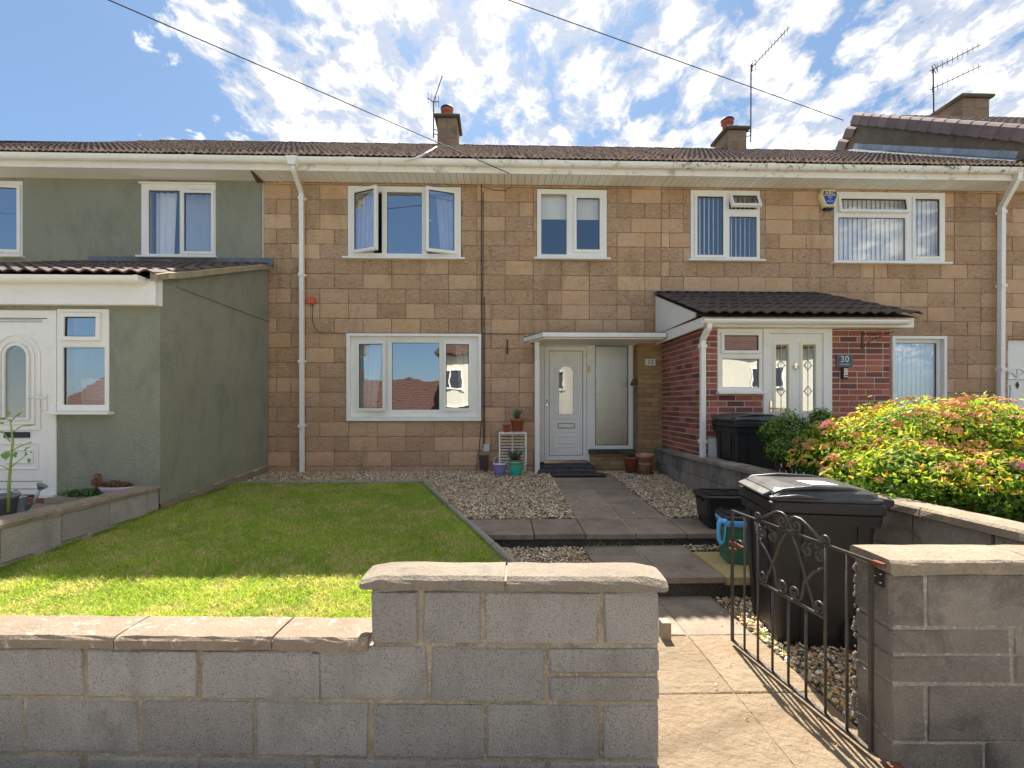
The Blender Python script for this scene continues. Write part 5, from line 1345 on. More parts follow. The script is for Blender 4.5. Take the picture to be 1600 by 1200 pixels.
# hinge plate
hp = MB().box(-0.006, -0.001, 0.025, 0.085, 0.70, 0.765).build('hinge_plate', 'black_metal', rw)
for (u, w_) in ((.04, .716), (.04, .75), (.07, .733)): MB().lathe([(0, -.004), (.005, -.003), (.005, 0.002)], (0, 0, 0), 8).build('bolt', 'galvanised', rw).location = Vector((-0.006, u, w_))
MB().box(-0.03, 0.0, 0.055, 0.075, 0.775, 0.787).build('hinge_plate', 'rust', rw)
MB().box(-0.02, 0.03, -0.03, -0.002, 0.0, 0.03).build('hinge_plate', 'rust', rw)
setrot(rw, O2, RZ2_)

# party wall on the right, between the two gardens
pw = thing('boundary_wall', (2.6, 4.6, 0), 'dark weathered block wall between the two gardens, running from the brick porch to the front', 'garden wall')
ztop_ = lambda y: 0.83 - 0.0165*(y - 2.2)
def prow(k0, zlo, zhi, off, x0=2.505, x1=2.645):
    y = 2.02; first = True
    while y < 7.2:
        e = min(y + (0.45 if not first else off), 7.22); first = False
        xx1 = x1 if e < 5.74 else 2.598
        za = zlo; zb = (ztop_((y+e)/2) - 0.055) if zhi is None else zhi
        me = block_mesh(0.441 if abs((e-y)-.45) < .01 else e-y-.01, xx1-x0, zb-za-.008, 'concrete_dark', 0.006, 0.003)
        inst('block', me, ((x0+xx1)/2, (y+e)/2, (za+zb)/2), pw, rot=(0, 0, math.pi/2)); y = e
prow(0, -0.2, 0.07, 0.45); prow(0, 0.07, 0.295, 0.225); prow(1, 0.295, 0.52, 0.45); prow(2, 0.52, None, 0.225)
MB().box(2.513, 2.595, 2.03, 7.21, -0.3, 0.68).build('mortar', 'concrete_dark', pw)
ys_ = [2.0, 2.62, 3.24, 3.86, 4.48, 5.10, 5.72, 6.45, 7.22]
for a, b in zip(ys_[:-1], ys_[1:]):
    x1_ = 2.665 if b <= 5.73 else 2.5975; rr = []
    for i in range(7):
        yv = a + .004 + (b-a-.008)*i/6; zt_ = ztop_(yv); j = lambda: random.uniform(-.003, .003)
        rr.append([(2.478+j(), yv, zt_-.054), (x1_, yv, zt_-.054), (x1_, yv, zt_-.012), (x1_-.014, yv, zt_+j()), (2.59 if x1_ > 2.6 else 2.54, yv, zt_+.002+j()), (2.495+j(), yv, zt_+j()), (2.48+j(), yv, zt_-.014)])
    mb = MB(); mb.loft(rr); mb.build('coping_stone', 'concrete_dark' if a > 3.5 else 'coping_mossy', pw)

# wall on the left, below the green porch
lw = thing('boundary_wall', (XL - 0.1, 4.0, 0.2), 'low block wall with lichen spotted coping running forward from the green porch corner', 'garden wall')
ltop = lambda y: at(250, 758, X=XL).z + (at(2, 815, X=XL).z - at(250, 758, X=XL).z)*(YPC - y)/(YPC - at(2, X=XL).y)
y = 1.95
for r, (off, za, zb) in enumerate(((0.3, None, -0.10), (0.08, -0.10, None))):
    y = 1.95; first = True
    while y < YPC - 0.05:
        e = min(y + (off if first else 0.46), YPC - 0.012); first = False
        if e - y > 0.05:
            lo_ = (gz((y+e)/2) - 0.22) if za is None else gz((y+e)/2) + 0.035; hi_ = gz((y+e)/2) + 0.033 if za is None else ltop((y+e)/2) - 0.05
            inst('block', block_mesh(e-y-.012, 0.17, hi_-lo_, 'concrete_dark' if random.random() < 0 else 'concrete_block', .006, .003), (XL - 0.085 - (0 if r else -0.01), (y+e)/2, (lo_+hi_)/2), lw, rot=(0.036, 0, math.pi/2) if False else (0, 0, math.pi/2))
        y = e
MB().prism([(1.96, 0), (YPC - .02, 0), (YPC - .02, ltop(YPC) - .05), (1.96, ltop(1.96) - .05)], XL - 0.162, XL - 0.010, 'x').build('mortar', 'mortar_grey', lw)
y = YPC - 0.005
for Lc in (0.62, 0.60, 0.62, 0.6, 0.62, 0.5):
    a = y - Lc + .006; b = y; rr = []
    for i in range(9):
        yv = a + (b-a)*i/8; zt_ = ltop(yv); j = lambda: random.uniform(-.004, .004)
        rr.append([(XL-.185, yv, zt_-.052), (XL+.012+j(), yv, zt_-.05), (XL+.014+j(), yv, zt_-.022), (XL-.004+j(), yv, zt_+j()), (XL-.09, yv, zt_+.004+j()), (XL-.17, yv, zt_+j()), (XL-.185, yv, zt_-.02)])
    mb = MB(); mb.loft(rr); mb.build('coping_stone', 'coping_mossy', lw); y -= Lc

# timber stake by the gateway
p = at(1041, 998, Z=0)
MB().box(p.x-.03, p.x+.025, p.y-.02, p.y+.05, -0.01, 0.105).build('timber_stake', 'old_timber', None, bev=.004)
tag(bpy.data.objects['timber_stake'], 'short weathered timber stub on the path against the high end of the front wall', 'post')

# ================================================================== GATE
gA, gB = cw(1.312, 2.71), cw(1.452, 1.84)
gl = (gA - gB).length; grz = math.atan2((gA-gB).y, (gA-gB).x)
gate = thing('garden_gate', (0, 0, 0), 'open wrought iron garden gate with scrollwork, black paint worn to rust', 'gate')
GT, GM, GB_ = 0.795, 0.462, 0.028
r_ = 0.0062
def bar(name, pts, r=r_, m='iron', n=7): return MB().tube(pts, r, n).build(name, m, gate, smooth=True)
n = 8
for i in range(9):
    x = gl*i/8
    top = GT
    if 2 < 8-i < 6: top = GM
    m_ = MB()
    if i in (0, 8): m_.box(x-.006, x+.006, -.008, .008, GB_, GT).build('stile', 'iron', gate)
    else: m_.tube([(x, 0, GB_), (x, 0, top)], 0.0065, 7); m_.build('bar', 'iron', gate, smooth=True)
MB().box(-0.03, gl + 0.006, -.007, .007, GT - .004, GT + .007).build('top_rail', 'iron', gate)
MB().box(0, gl + 0.0, -.009, .009, GB_ - .006, GB_ + .006).build('bottom_rail', 'iron', gate)
xa, xb = gl*2/8, gl*6/8                        # panel between bars (x measured from the hinge)
MB().box(xa, xb, -.006, .006, GM - .005, GM + .006).build('middle_rail', 'iron', gate)
MB().box(-0.055, -0.01, -.010, .010, GT - .006, GT + .010).build('hinge_strap', 'rust', gate)
def spiral(cx_, cz_, r0, a0, turns, sgn, r1=0.006, n=26):
    """from outside (angle a0, radius r0) curling inwards"""
    return [(cx_ + (r0 + (r1-r0)*(k/n))*math.cos(a0 + sgn*turns*2*math.pi*k/n), 0, cz_ + (r0 + (r1-r0)*(k/n))*math.sin(a0 + sgn*turns*2*math.pi*k/n)) for k in range(n+1)]
xm = (xa+xb)/2; rs_ = 0.030
RB = 0.0062
def scroll(pts, nm='scroll'): bar(nm, pts, RB, 'iron', 6)
for s in (1, -1):
    ex = xm + s*(xb-xm)
    # crest: small curl at the end, sloping bar up to a big curl near the middle
    cxx, czz = xm + s*0.046, GT + 0.040
    pts = spiral(ex + s*0.0, GT + 0.022, 0.020, math.pi*(0.5 + 0.0) , 0.9, s, 0.006, 14)[::-1] if False else []
    scroll([(ex, 0, GT)] + [(xm + s*0.11, 0, GT + 0.068), (xm + s*0.078, 0, GT + 0.082)] + spiral(cxx, czz, 0.044, math.pi/2, 1.45, s))
    scroll(spiral(ex - s*0.002, GT + 0.024, 0.024, -math.pi/2, 1.3, s, .005, 18))
    # curls under the top rail
    for k, c in enumerate((ex - s*0.035, ex - s*0.105)):
        scroll(spiral(c, GT - 0.058, 0.031, math.pi/2 + (0.3 if k else -0.3)*s, 1.35, s if k else -s))
        scroll([(xm + s*0.17, 0, GT - 0.01), (xm + s*0.125 + 0, 0, GT - 0.045), (c, 0, GT - 0.088 + 0.0)]) if False else None
    scroll([(ex - s*0.07, 0, GT - 0.006), (ex - s*0.055, 0, GT - 0.025), (ex - s*0.036, 0, GT - 0.029)])
    scroll([(ex - s*0.07, 0, GT - 0.006), (ex - s*0.088, 0, GT - 0.025), (ex - s*0.104, 0, GT - 0.027)])
    # long crossing bars: centre top to the bottom curls, forming the diamond
    cxb, czb = xm + s*0.045, GM + 0.046
    scroll([(xm + s*0.01, 0, GT - 0.004), (xm + s*0.055, 0, GT - 0.07), (xm + s*0.115, 0, GM + 0.12), (xm + s*0.155, 0, GM + 0.035)] + spiral(ex - s*0.035, GM + 0.04, 0.035, -math.pi/2 - s*0.9, 1.35, s))
    scroll([(ex, 0, GT - 0.10), (ex - s*0.06, 0, GM + 0.19), (xm + s*0.10, 0, GM + 0.115), (xm + s*0.088, 0, GM + 0.06)] + spiral(cxb, czb, 0.040, -s*0.1 if s > 0 else math.pi + 0.1, 1.45, -s))
# latch
MB().box(gl - 0.11, gl + 0.012, -.012, .012, 0.60, 0.614).build('latch_bar', 'rust', gate)
bar('latch_loop', [(gl - 0.05 + 0.03*math.cos(a), -.012, 0.612 + 0.022*math.sin(a)) for a in np.linspace(-.4, 3.5, 12)], 0.005, 'iron', 6)
MB().box(gl - 0.022, gl + 0.014, -.014, .014, 0.56, 0.574).build('latch_bar', 'rust', gate)
setrot(gate, gB, grz)

# ================================================================== BINS
def rrect(w, d, z, r=0.04, n=4, cx_=0, cy_=0):
    pts = []
    for (sx, sy, a0) in ((1, 1, 0), (-1, 1, 90), (-1, -1, 180), (1, -1, 270)):
        for i in range(n + 1):
            a = R_(a0 + 90*i/n); pts.append((cx_ + sx*(w/2 - r) + r*math.cos(a), cy_ + sy*(d/2 - r) + r*math.sin(a), z))
    return pts
def wheelie(label, loc, rz, sc=1.0, sticker=False):
    t = thing('wheelie_bin', (0, 0, 0), label, 'wheelie bin', 'black wheelie bins')
    W, D = 0.56, 0.56
    MB().loft([rrect(W*.80, D*.74, 0.0, .04, 4, 0, -.03), rrect(W*.82, D*.78, 0.06, .04, 4, 0, -.03), rrect(W*.90, D*.93, 0.5, .04, 4, 0, -.01), rrect(W*.955, D*.99, 0.80, .04), rrect(W*.96, D, 0.84, .04)]).build('body', 'bin_plastic', t, smooth=False, bev=.004)
    MB().loft([rrect(W*.985, D*1.02, .80, .03), rrect(W*1.06, D*1.10, .812, .03), rrect(W*1.06, D*1.10, .865, .03), rrect(W*1.03, D*1.07, .872, .03)]).build('rim', 'bin_plastic', t, bev=.004)
    MB().loft([rrect(W*1.0, D*1.04, .74, .03), rrect(W*1.02, D*1.07, .801, .03)]).build('collar', 'bin_plastic', t)
    # moulded ribs on the sides
    for s in (-1, 1):
        for yv in (-.13, 0.16):
            mb = MB(); mb.loft([[(s*(W*k/2 - .01), yv + q*f, z), (s*(W*k/2 + .008), yv + q*f + .006, z), (s*(W*k/2 + .008), yv + q*f + .034, z), (s*(W*k/2 - .01), yv + q*f + .04, z)] for z, k, q, f in ((.05, .82, 0, 1), (.5, .9, 0, 1), (.79, .955, 0, 1))]); mb.build('rib', 'bin_plastic', t)
    for xv in (-.16, .12):
        mb = MB(); mb.loft([[(xv, -y_ + .01, z), (xv, -y_ - .008, z), (xv+.04, -y_ - .008, z), (xv+.04, -y_ + .01, z)] for z, y_ in ((.06, .03 + D*.39), (.5, .01 + D*.465), (.79, D*.495))]); mb.build('rib', 'bin_plastic', t)
    # lid: shallow dome with raised rims, front grip lip, hinge lugs and the handle behind
    lid = MB().loft([rrect(W*1.03, D*1.06, .873, .03), rrect(W*1.04, D*1.07, .893, .03), rrect(W*.99, D*1.02, .900, .03), rrect(W*.95, D*.97, .925, .05), rrect(W*.86, D*.88, .942, .06), rrect(W*.55, D*.6, .955, .08)]).build('lid', 'lid_plastic', t, bev=.004)
    for s in (-1, 1):
        pts = [(s*W*.44, -D*.50, .905), (s*W*.45, -D*.40, .935), (s*W*.44, -D*.1, .953), (s*W*.42, D*.25, .948), (s*W*.40, D*.46, .925)]
        MB().tube(pts, [.008, .013, .014, .013, .008], 8).build('lid_ridge', 'lid_plastic', lid, smooth=True)
        pts = [(s*W*.515, -D*.53, .892), (s*W*.52, -D*.3, .905), (s*W*.52, -D*.05, .898)]
        MB().tube(pts, [.010, .014, .006], 8).build('lid_grip', 'lid_plastic', lid, smooth=True)
    MB().loft([[(x, -D*.5, .90), (x, -D*.585, .888), (x, -D*.59, .902), (x, -D*.5, .925)] for x in (-W*.40, -W*.2, 0, W*.2, W*.40)]).build('lid_lip', 'lid_plastic', lid, bev=.004)
    MB().tube([(-W*.42, D*.64, .872), (W*.42, D*.64, .872)], .014, 10).build('handle', 'rubber', t, smooth=True)
    for xv in (-W*.40, -W*.14, W*.14, W*.40):
        MB().prism([(D*.50, .80), (D*.66, .855), (D*.665, .89), (D*.48, .90)], xv-.014, xv+.014, 'x').build('handle_bracket', 'bin_plastic', t, bev=.004)
    for s in (-1, 1):
        w_ = MB(); w_.xf = lambda p, s=s: Vector((p.z, D*.34 + p.x, .10 + p.y))
        x0_ = s*(W*.40); w_.lathe([(0.0, x0_), (.06, x0_), (.075, x0_ + s*.004), (.098, x0_ + s*.006), (.10, x0_ + s*.02), (.098, x0_ + s*.04), (.075, x0_ + s*.045), (0.0, x0_ + s*.04)], (0, 0, 0), 24)
        w_.build('wheel', 'rubber', t, smooth=False)
    MB().tube([(-W*.4, D*.34, .10), (W*.4, D*.34, .10)], .012, 8).build('axle', 'galvanised', t)
    if sticker:
        # paper label on the lid and printed council roundel on the front
        s_ = MB(); s_.add([(.02, -.06, .9575), (.16, -.03, .9575), (.16, .12, .9575), (.02, .09, .9575)], [(0, 1, 2, 3)]); s_.build('lid_label', 'sticker', lid)
    setrot(t, loc, rz); t.scale = (sc, sc, sc)
    return t
nc = cw(1.534, 2.68); ux = Vector((-.16, -.987, 0)); ux.rotate(Matrix.Rotation(-YAW, 3, 'Z')); uy = Vector((.987, -.16, 0)); uy.rotate(Matrix.Rotation(-YAW, 3, 'Z'))
bc = nc - ux*0.27 + uy*0.29; bc.z = -0.01
brz = math.atan2(ux.y, ux.x)
big_bin = wheelie('large black wheelie bin with dusty lid behind the iron gate', bc, brz, 1.0, True)
# white printed roundel with letters, on the front face of the bin (local -y side)
D = 0.56
def on_front(x, z, e=0.0015):
    k = (z - .06)/(.80 - .06); yv = -(.03 + D*.39) + (-(D*.495) + (.03 + D*.39))*k
    return (x, yv - e - .004, z)
mb = MB(); cxs, czs = 0.03, 0.645
tl = math.atan((D*.495 - .03 - D*.39)/.74)
mb.add([on_front(cxs, czs, .006)] + [on_front(cxs + .042*math.cos(2*math.pi*i/24), czs + .042*math.sin(2*math.pi*i/24), .006) for i in range(24)], [(0, 1 + (i+1) % 24, 1 + i) for i in range(24)])
o = mb.build('roundel', 'sticker', None); 
def attach(o, root):
    w_ = Vector(o.location); o.parent = root; o.location = w_
attach(o, big_bin)
word = 'CITY COUNCIL'
for i, ch in enumerate(word):
    if ch == ' ': continue
    a = R_(-200 + 220*(i/(len(word)-1)))
    a = R_(215 - 0 + (110/1)*0) if False else R_(160 + 220*i/(len(word)-1))
    p = on_front(cxs + .062*math.cos(a), czs + .062*math.sin(a), .007)
    tx = text(ch, 0.026, p, 'ink_white', None, 'letter', .0006, (math.pi/2 - tl, -(a + math.pi/2), 0)); attach(tx, big_bin)
mb = MB()
for i in range(5): mb.add([on_front(cxs + random.uniform(-.028, .02), czs + random.uniform(-.028, .024), .0075) for _ in range(3)], [(0, 1, 2)])
o = mb.build('crest_marks', 'cable_grey', None); attach(o, big_bin)
nb_ = at(1180, Y=4.75)
wheelie('black wheelie bin standing against the brick porch, half hidden by the shrubs', Vector((2.97, 5.36, 0.36)), brz + R_(9), 1.0)

# kerbside recycling box
def tub(name, label, cat, loc, rz, w, d, h, m, lidm, group=None, taper=.86):
    t = thing(name, (0, 0, 0), label, cat, group)
    MB().loft([rrect(w*taper, d*taper, 0, .03), rrect(w*.98, d*.98, h*.93, .03)]).build('tub', m, t, bev=.003)
    MB().loft([rrect(w*1.0, d*1.0, h*.90, .03), rrect(w*1.03, d*1.03, h*.91, .03), rrect(w*1.03, d*1.03, h*.96, .03)]).build('rim', m, t)
    l = MB().loft([rrect(w*1.06, d*1.06, h*.965, .03), rrect(w*1.07, d*1.07, h*1.0, .03), rrect(w*.98, d*.98, h*1.04, .03), rrect(w*.90, d*.90, h*1.045, .03)]).build('lid', lidm, t, bev=.003)
    MB().plate(-w*.45, w*.45, -d*.42, d*.42, [(-w*.40, -w*.03, -d*.36, d*.36), (w*.03, w*.40, -d*.36, d*.36)], 0, .008)
    mb = MB(); mb.xf = lambda p: Vector((p.x, p.z, h*1.045 + .001 + p.y)); mb.plate(-w*.44, w*.44, -d*.42, d*.42, [(-w*.40, -w*.03, -d*.36, d*.36), (w*.03, w*.40, -d*.36, d*.36)], 0, .009)
    mb.build('lid_moulding', lidm, l)
    for s in (-1, 1): MB().box(s*w*.5 - .012, s*w*.5 + .012, -.09, .09, h*.82, h*.87).build('handle', m, t)
    setrot(t, loc, rz); return t
p = at(1124, 828, Z=gz(4.25) + 0.0)
tub('recycling_box', 'black plastic recycling box with a ribbed lid on the paving beside the boundary wall', 'recycling box', Vector((p.x + .16, p.y + .17, gz(4.4) + .006)), R_(-6), 0.52, 0.38, 0.29, 'bin_plastic', 'bin_plastic')
p = at(1146, 886, Z=MZ)
cad = tub('food_waste_caddy', 'green food waste caddy with dark lid and light blue bag beside the large wheelie bin', 'waste caddy', Vector((p.x + .13, p.y + .16, MZ + .004)), R_(-10), 0.29, 0.28, 0.37, 'green_plastic', 'bin_plastic')
# bag: crumpled liner poking out under the lid and a tied loop hanging down
mb = MB(); rr = []
for i in range(25):
    a = 2*math.pi*i/24
mb.loft([[(x*(1+.02*math.sin(k*7+j)), y_*(1+.02*math.cos(k*5+j)), z) for j, (x, y_, _) in enumerate(rrect(w_, w_, z, .03, 5))] for k, (w_, z) in enumerate(((.292, .30), (.305, .315), (.31, .335), (.30, .35)))])
o = mb.build('bag_liner', 'bag_blue', None, smooth=True); attach(o, cad)
mb = MB()
mb.tube([(-.16, -.13, .345), (-.185, -.14, .35), (-.20, -.15, .33), (-.205, -.15, .27), (-.20, -.15, .20), (-.185, -.15, .165), (-.165, -.15, .18), (-.155, -.15, .24), (-.15, -.145, .31), (-.13, -.15, .34)], [.016, .022, .018, .014, .018, .016, .009, .008, .01, .018], 8)
mb.lathe([(0, .325), (.024, .332), (.03, .345), (.02, .362), (0, .368)], (-.155, -.14, 0), 8)
o = mb.build('bag_tail', 'bag_blue', None, smooth=True); attach(o, cad)

# ================================================================== POTS AND SMALL THINGS
def potat(px, py, ref=None): p = at(px, py, Z=0.36); return p
def pot(name, label, px, pybot, Yp, prof, m, cat='plant pot', inner='soil', group=None, z=None):
    p = at(px, pybot, Y=Yp); z0 = p.z if z is None else z
    t = thing(name, (p.x, p.y, z0), label, cat, group)
    MB().lathe([(r, z0 + z_) for r, z_ in prof], (p.x, p.y, 0), 28).build('pot', m, t, smooth=True)
    top = max(z_ for r, z_ in prof); ri = prof[-1][0]
    mb = MB().lathe([(0, z0 + top*.86), (max(r for r, z_ in prof if z_ > top*.6)*.9, z0 + top*.86)], (p.x, p.y, 0), 20); mb.build('soil' if inner == 'soil' else 'inside', inner, t)
    return t, p, z0, top
def spikes(t, c, z, n, h, spread, m='leaf_dark', w=.006):
    for i in range(n):
        a = random.uniform(0, 6.28); s = spread*random.uniform(.3, 1); hh = h*random.uniform(.6, 1)
        mb = MB(); mb.tube([(c.x, c.y, z), (c.x + s*.5*math.cos(a), c.y + s*.5*math.sin(a), z + hh*.6), (c.x + s*math.cos(a), c.y + s*math.sin(a), z + hh)], [w, w*.9, w*.15], 5)
        mb.build('leaf', m, t, smooth=True)
gzf = gz(7.0)
# slatted white side table on its side against the wall
sx0, sx1 = at(779.5, Y=7.05).x, at(822.5, Y=7.05).x
sz1 = at(800, 677.5, Y=7.05).z; sz0 = gzf + .01
tb = thing('slatted_table', ((sx0+sx1)/2, 7.05, sz0), 'small white slatted garden table standing below the two red pots by the wall', 'garden table')
for xv in (sx0, sx1 - .022): MB().box(xv, xv + .022, 6.94, 6.962, sz0 + (.14 if xv > sx0 else .10), sz1 - .0).build('leg', 'white_wood', tb, bev=.003)
for xv in (sx0, sx1 - .022): MB().box(xv, xv + .022, 7.18, 7.20, sz0, sz1).build('leg', 'white_wood', tb, bev=.003)
MB().box(sx0, sx1, 6.94, 7.20, sz1 + .001, sz1 + .022).build('table_top', 'white_wood', tb, bev=.003)
for i in range(13):
    z = sz0 + .02 + (sz1 - sz0 - .05)*i/12
    MB().box(sx0 + .025, sx1 - .025, 7.15, 7.165, z - .0085, z + .0085).build('slat', 'white_wood', tb)
MB().box((sx0+sx1)/2 - .012, (sx0+sx1)/2 + .012, 7.166, 7.178, sz0, sz1 - .01).build('rail', 'white_wood', tb)
ztb = sz1 + .023
pot('plant_pot', 'small empty bright red pot on the white slatted table', 791.5, 677, 7.03, [(0, 0), (.038, 0), (.056, .10), (.060, .10), (.062, .118), (.054, .118), (.045, .06)], 'clay_pot_red', z=ztb, group='pots by the front door')
t, c, z0, top = pot('plant_pot', 'terracotta pot of spiky grey green leaves on the white slatted table', 808.5, 676, 7.04, [(0, 0), (.075, 0), (.10, .16), (.108, .16), (.110, .195), (.098, .195), (.085, .1)], 'clay_pot_red', z=ztb + .012, group='pots by the front door')
spikes(t, c, z0 + .15, 46, .20, .10, w=.007)
MB().lathe([(0, ztb + .001), (.10, ztb + .001), (.11, ztb + .011), (.095, ztb + .0115)], (c.x, c.y, 0), 24).build('saucer', 'cream_inside', t, smooth=True)
t, c, z0, top = pot('plant_pot', 'purple glazed pot with cream inside and a thin hoop handle on the gravel', 781, 744, 6.88, [(0, 0), (.058, 0), (.078, .05), (.098, .12), (.100, .175), (.104, .18), (.103, .20), (.094, .20), (.085, .1)], 'glaze_purple', inner='cream_inside', group='pots by the front door')
MB().lathe([(.1045, z0 + .182), (.1045, z0 + .201), (.093, z0 + .2025)], (c.x, c.y, 0), 28).build('rim', 'cream_inside', t, smooth=True)
MB().tube([(c.x + .10*math.cos(a), c.y, z0 + .19 + .12*math.sin(a)) for a in np.linspace(0, math.pi, 16)], .004, 6).build('handle', 'cream_inside', t)
t, c, z0, top = pot('plant_pot', 'turquoise glazed pot with a terracotta rim holding a spiky plant on the gravel', 806, 746, 6.84, [(0, 0), (.062, 0), (.085, .06), (.104, .15), (.106, .20)], 'glaze_teal', group='pots by the front door')
MB().lathe([(.106, z0 + .201), (.112, z0 + .205), (.112, z0 + .214), (.106, z0 + .218)], (c.x, c.y, 0), 28).build('rim', 'clay_pot_red', t, smooth=True)
MB().lathe([(.106, z0 + .218), (.110, z0 + .222), (.110, z0 + .245), (.105, z0 + .247)], (c.x, c.y, 0), 28).build('rim', 'glaze_teal', t, smooth=True)
MB().lathe([(.105, z0 + .2475), (.110, z0 + .255), (.108, z0 + .268), (.096, z0 + .268), (.095, z0 + .2)], (c.x, c.y, 0), 28).build('rim', 'clay_pot_red', t, smooth=True)
spikes(t, c, z0 + .20, 30, .26, .17, w=.012)
t, c, z0, top = pot('plant_pot', 'dark terracotta pot with a sprawling plant under the side light of the door', 986, 737, 7.0, [(0, 0), (.08, 0), (.105, .20), (.112, .205), (.112, .235), (.10, .235), (.09, .12)], 'terracotta_dark', group='pots by the front door')
spikes(t, c, z0 + .20, 34, .16, .15, 'leaf_dark', .006)
t, c, z0, top = pot('plant_pot', 'tall terracotta pot stained white with lime, on a saucer beside the boundary wall', 1008, 741, 6.93, [(0, .01), (.085, .01), (.125, .26), (.135, .26), (.138, .315), (.125, .315), (.11, .16)], 'terracotta', group='pots by the front door')
MB().lathe([(0, z0), (.115, z0), (.13, z0 + .03), (.115, z0 + .028), (.09, z0 + .012)], (c.x, c.y, 0), 28).build('saucer', 'terracotta_dark', t, smooth=True)
# doormat
a = at(858, 738, Z=up(6.8) + .01); b = at(927, 728, Z=up(7.0)+.01)
mt = MB().box(a.x + .01, b.x - .03, 6.70, 6.97, up(6.8) + .018, up(6.8) + .032).build('doormat', 'door_mat', None, bev=.004)
tag(mt, 'dark brown coir doormat on the paving below the front step', 'doormat')
# pair of hanging bells on a bracket by the side light
c = at(991, 597, Y=7.28)
t = thing('wall_bell', (c.x, YF + .06, c.z - .06), 'small bronze bell hanging from a black bracket on the yellow brick beside the door', 'bell')
MB().box(c.x + .015, c.x + .035, YF + .02, YF + .05, c.z - .05, c.z + .05).build('bracket', 'black_metal', t)
MB().tube([(c.x + .025, YF + .03, c.z + .03), (c.x - .03, YF + .02, c.z + .035), (c.x - .04, YF + .02, c.z + .01)], .009, 6).build('bracket_arm', 'black_metal', t)
MB().lathe([(0, c.z + .005), (.012, c.z), (.02, c.z - .025), (.034, c.z - .055), (.030, c.z - .057)], (c.x - .04, YF + .02, 0), 16).build('bell', 'bronze_dark', t, smooth=True)
# number plate 32
q = fr(1008, 1024, 561, 571, YF - .004)
t = thing('house_number_sign', ((q[0]+q[1])/2, YF, q[2]), 'small white plate with black figures on yellow brick beside the door', 'house number')
MB().box(q[0], q[1], YF - .010, YF - .003, q[2], q[3]).build('plate', 'plate_white', t)
text('3', .088, ((q[0]*.64+q[1]*.36), YF - .0115, (q[2]+q[3])/2), 'ink_black', t, 'figure'); text('2', .088, ((q[0]*.32+q[1]*.68), YF - .0115, (q[2]+q[3])/2), 'ink_black', t, 'figure')
for u in (q[0]+.012, q[1]-.012):
    for v in (q[2]+.02, q[3]-.02): MB().lathe([(0, v-.004), (.004, v), (0, v+.004)], (u, YF-.011, 0), 6).build('screw', 'ink_black', t)
# slate sign 30
y3 = YP3
q = fr(1306, 1331, 554.5, 573.5, y3)
t = thing('house_number_sign', ((q[0]+q[1])/2, y3, q[2]), 'blue grey slate house number plaque screwed to the red brick porch', 'house number')
MB().box(q[0], q[1], y3 - .014, y3 - .003, q[2], q[3]).build('plate', 'plate_slate', t, bev=.003)
text('30', .11, ((q[0]+q[1])/2, y3 - .0155, q[2]*.38+q[3]*.62), 'ink_white', t, 'figures', spacing=1.1)
MB().box(q[0]+.04, q[1]-.04, y3-.0155, y3-.0142, q[2]+.028, q[2]+.038).build('engraved_line', 'lead_light', t)
for u in (q[0]+.022, q[1]-.022): MB().tube([(u, y3-.017, (q[2]+q[3])/2), (u, y3-.013, (q[2]+q[3])/2)], .006, 8).build('screw', 'ink_black', t)
q = fr(1313.5, 1322.5, 574.5, 592, y3)
t = thing('door_bell', ((q[0]+q[1])/2, y3, q[2]), 'dark oblong bell unit with pale buttons under the slate plaque', 'door bell')
MB().box(q[0], q[1], y3 - .03, y3 - .003, q[2], q[3]).build('case', 'black_metal', t, bev=.004)
MB().box(q[0]+.022, q[1]-.008, y3 - .034, y3 - .0305, q[2]+.02, q[3]-.012).build('panel', 'plate_white', t)
for f in (.3, .55, .78): MB().box(q[0]+.03, q[1]-.014, y3-.037, y3-.0345, q[2] + (q[3]-q[2])*f - .009, q[2] + (q[3]-q[2])*f + .006).build('button', 'brass' if f > .4 else 'ink_black', t)
# hanging basket bracket
c = at(1347, 518, Y=y3)
t = thing('basket_bracket', (c.x, y3, c.z - .22), 'black scrolled wrought iron basket bracket on the red brick porch', 'bracket')
d0 = at(1347, 545, Y=y3); e_ = at(1378, 527, Y=y3)
MB().box(c.x - .010, c.x + .010, y3 - .012, y3 - .003, d0.z, c.z).build('back_plate', 'iron', t)
s45 = Vector((.75, -.66, 0))
def bp(u, z): return (c.x + s45.x*u, y3 - .012 + s45.y*u, z)
MB().tube([bp(0, c.z - .03), bp(.12, c.z - .045), bp(.26, c.z - .05), bp(.30, c.z - .035), bp(.315, c.z - .055)], .006, 6).build('arm', 'iron', t)
MB().tube([bp(0, d0.z + .02), bp(.05, d0.z + .06), bp(.08, c.z - .12), bp(.16, c.z - .085), bp(.26, c.z - .055)], .005, 6).build('scroll', 'iron', t)
MB().tube([bp(.10 + .03*math.cos(a), c.z - .075 + .025*math.sin(a)) for a in np.linspace(0, 6.3, 14)], .004, 5).build('scroll', 'iron', t)
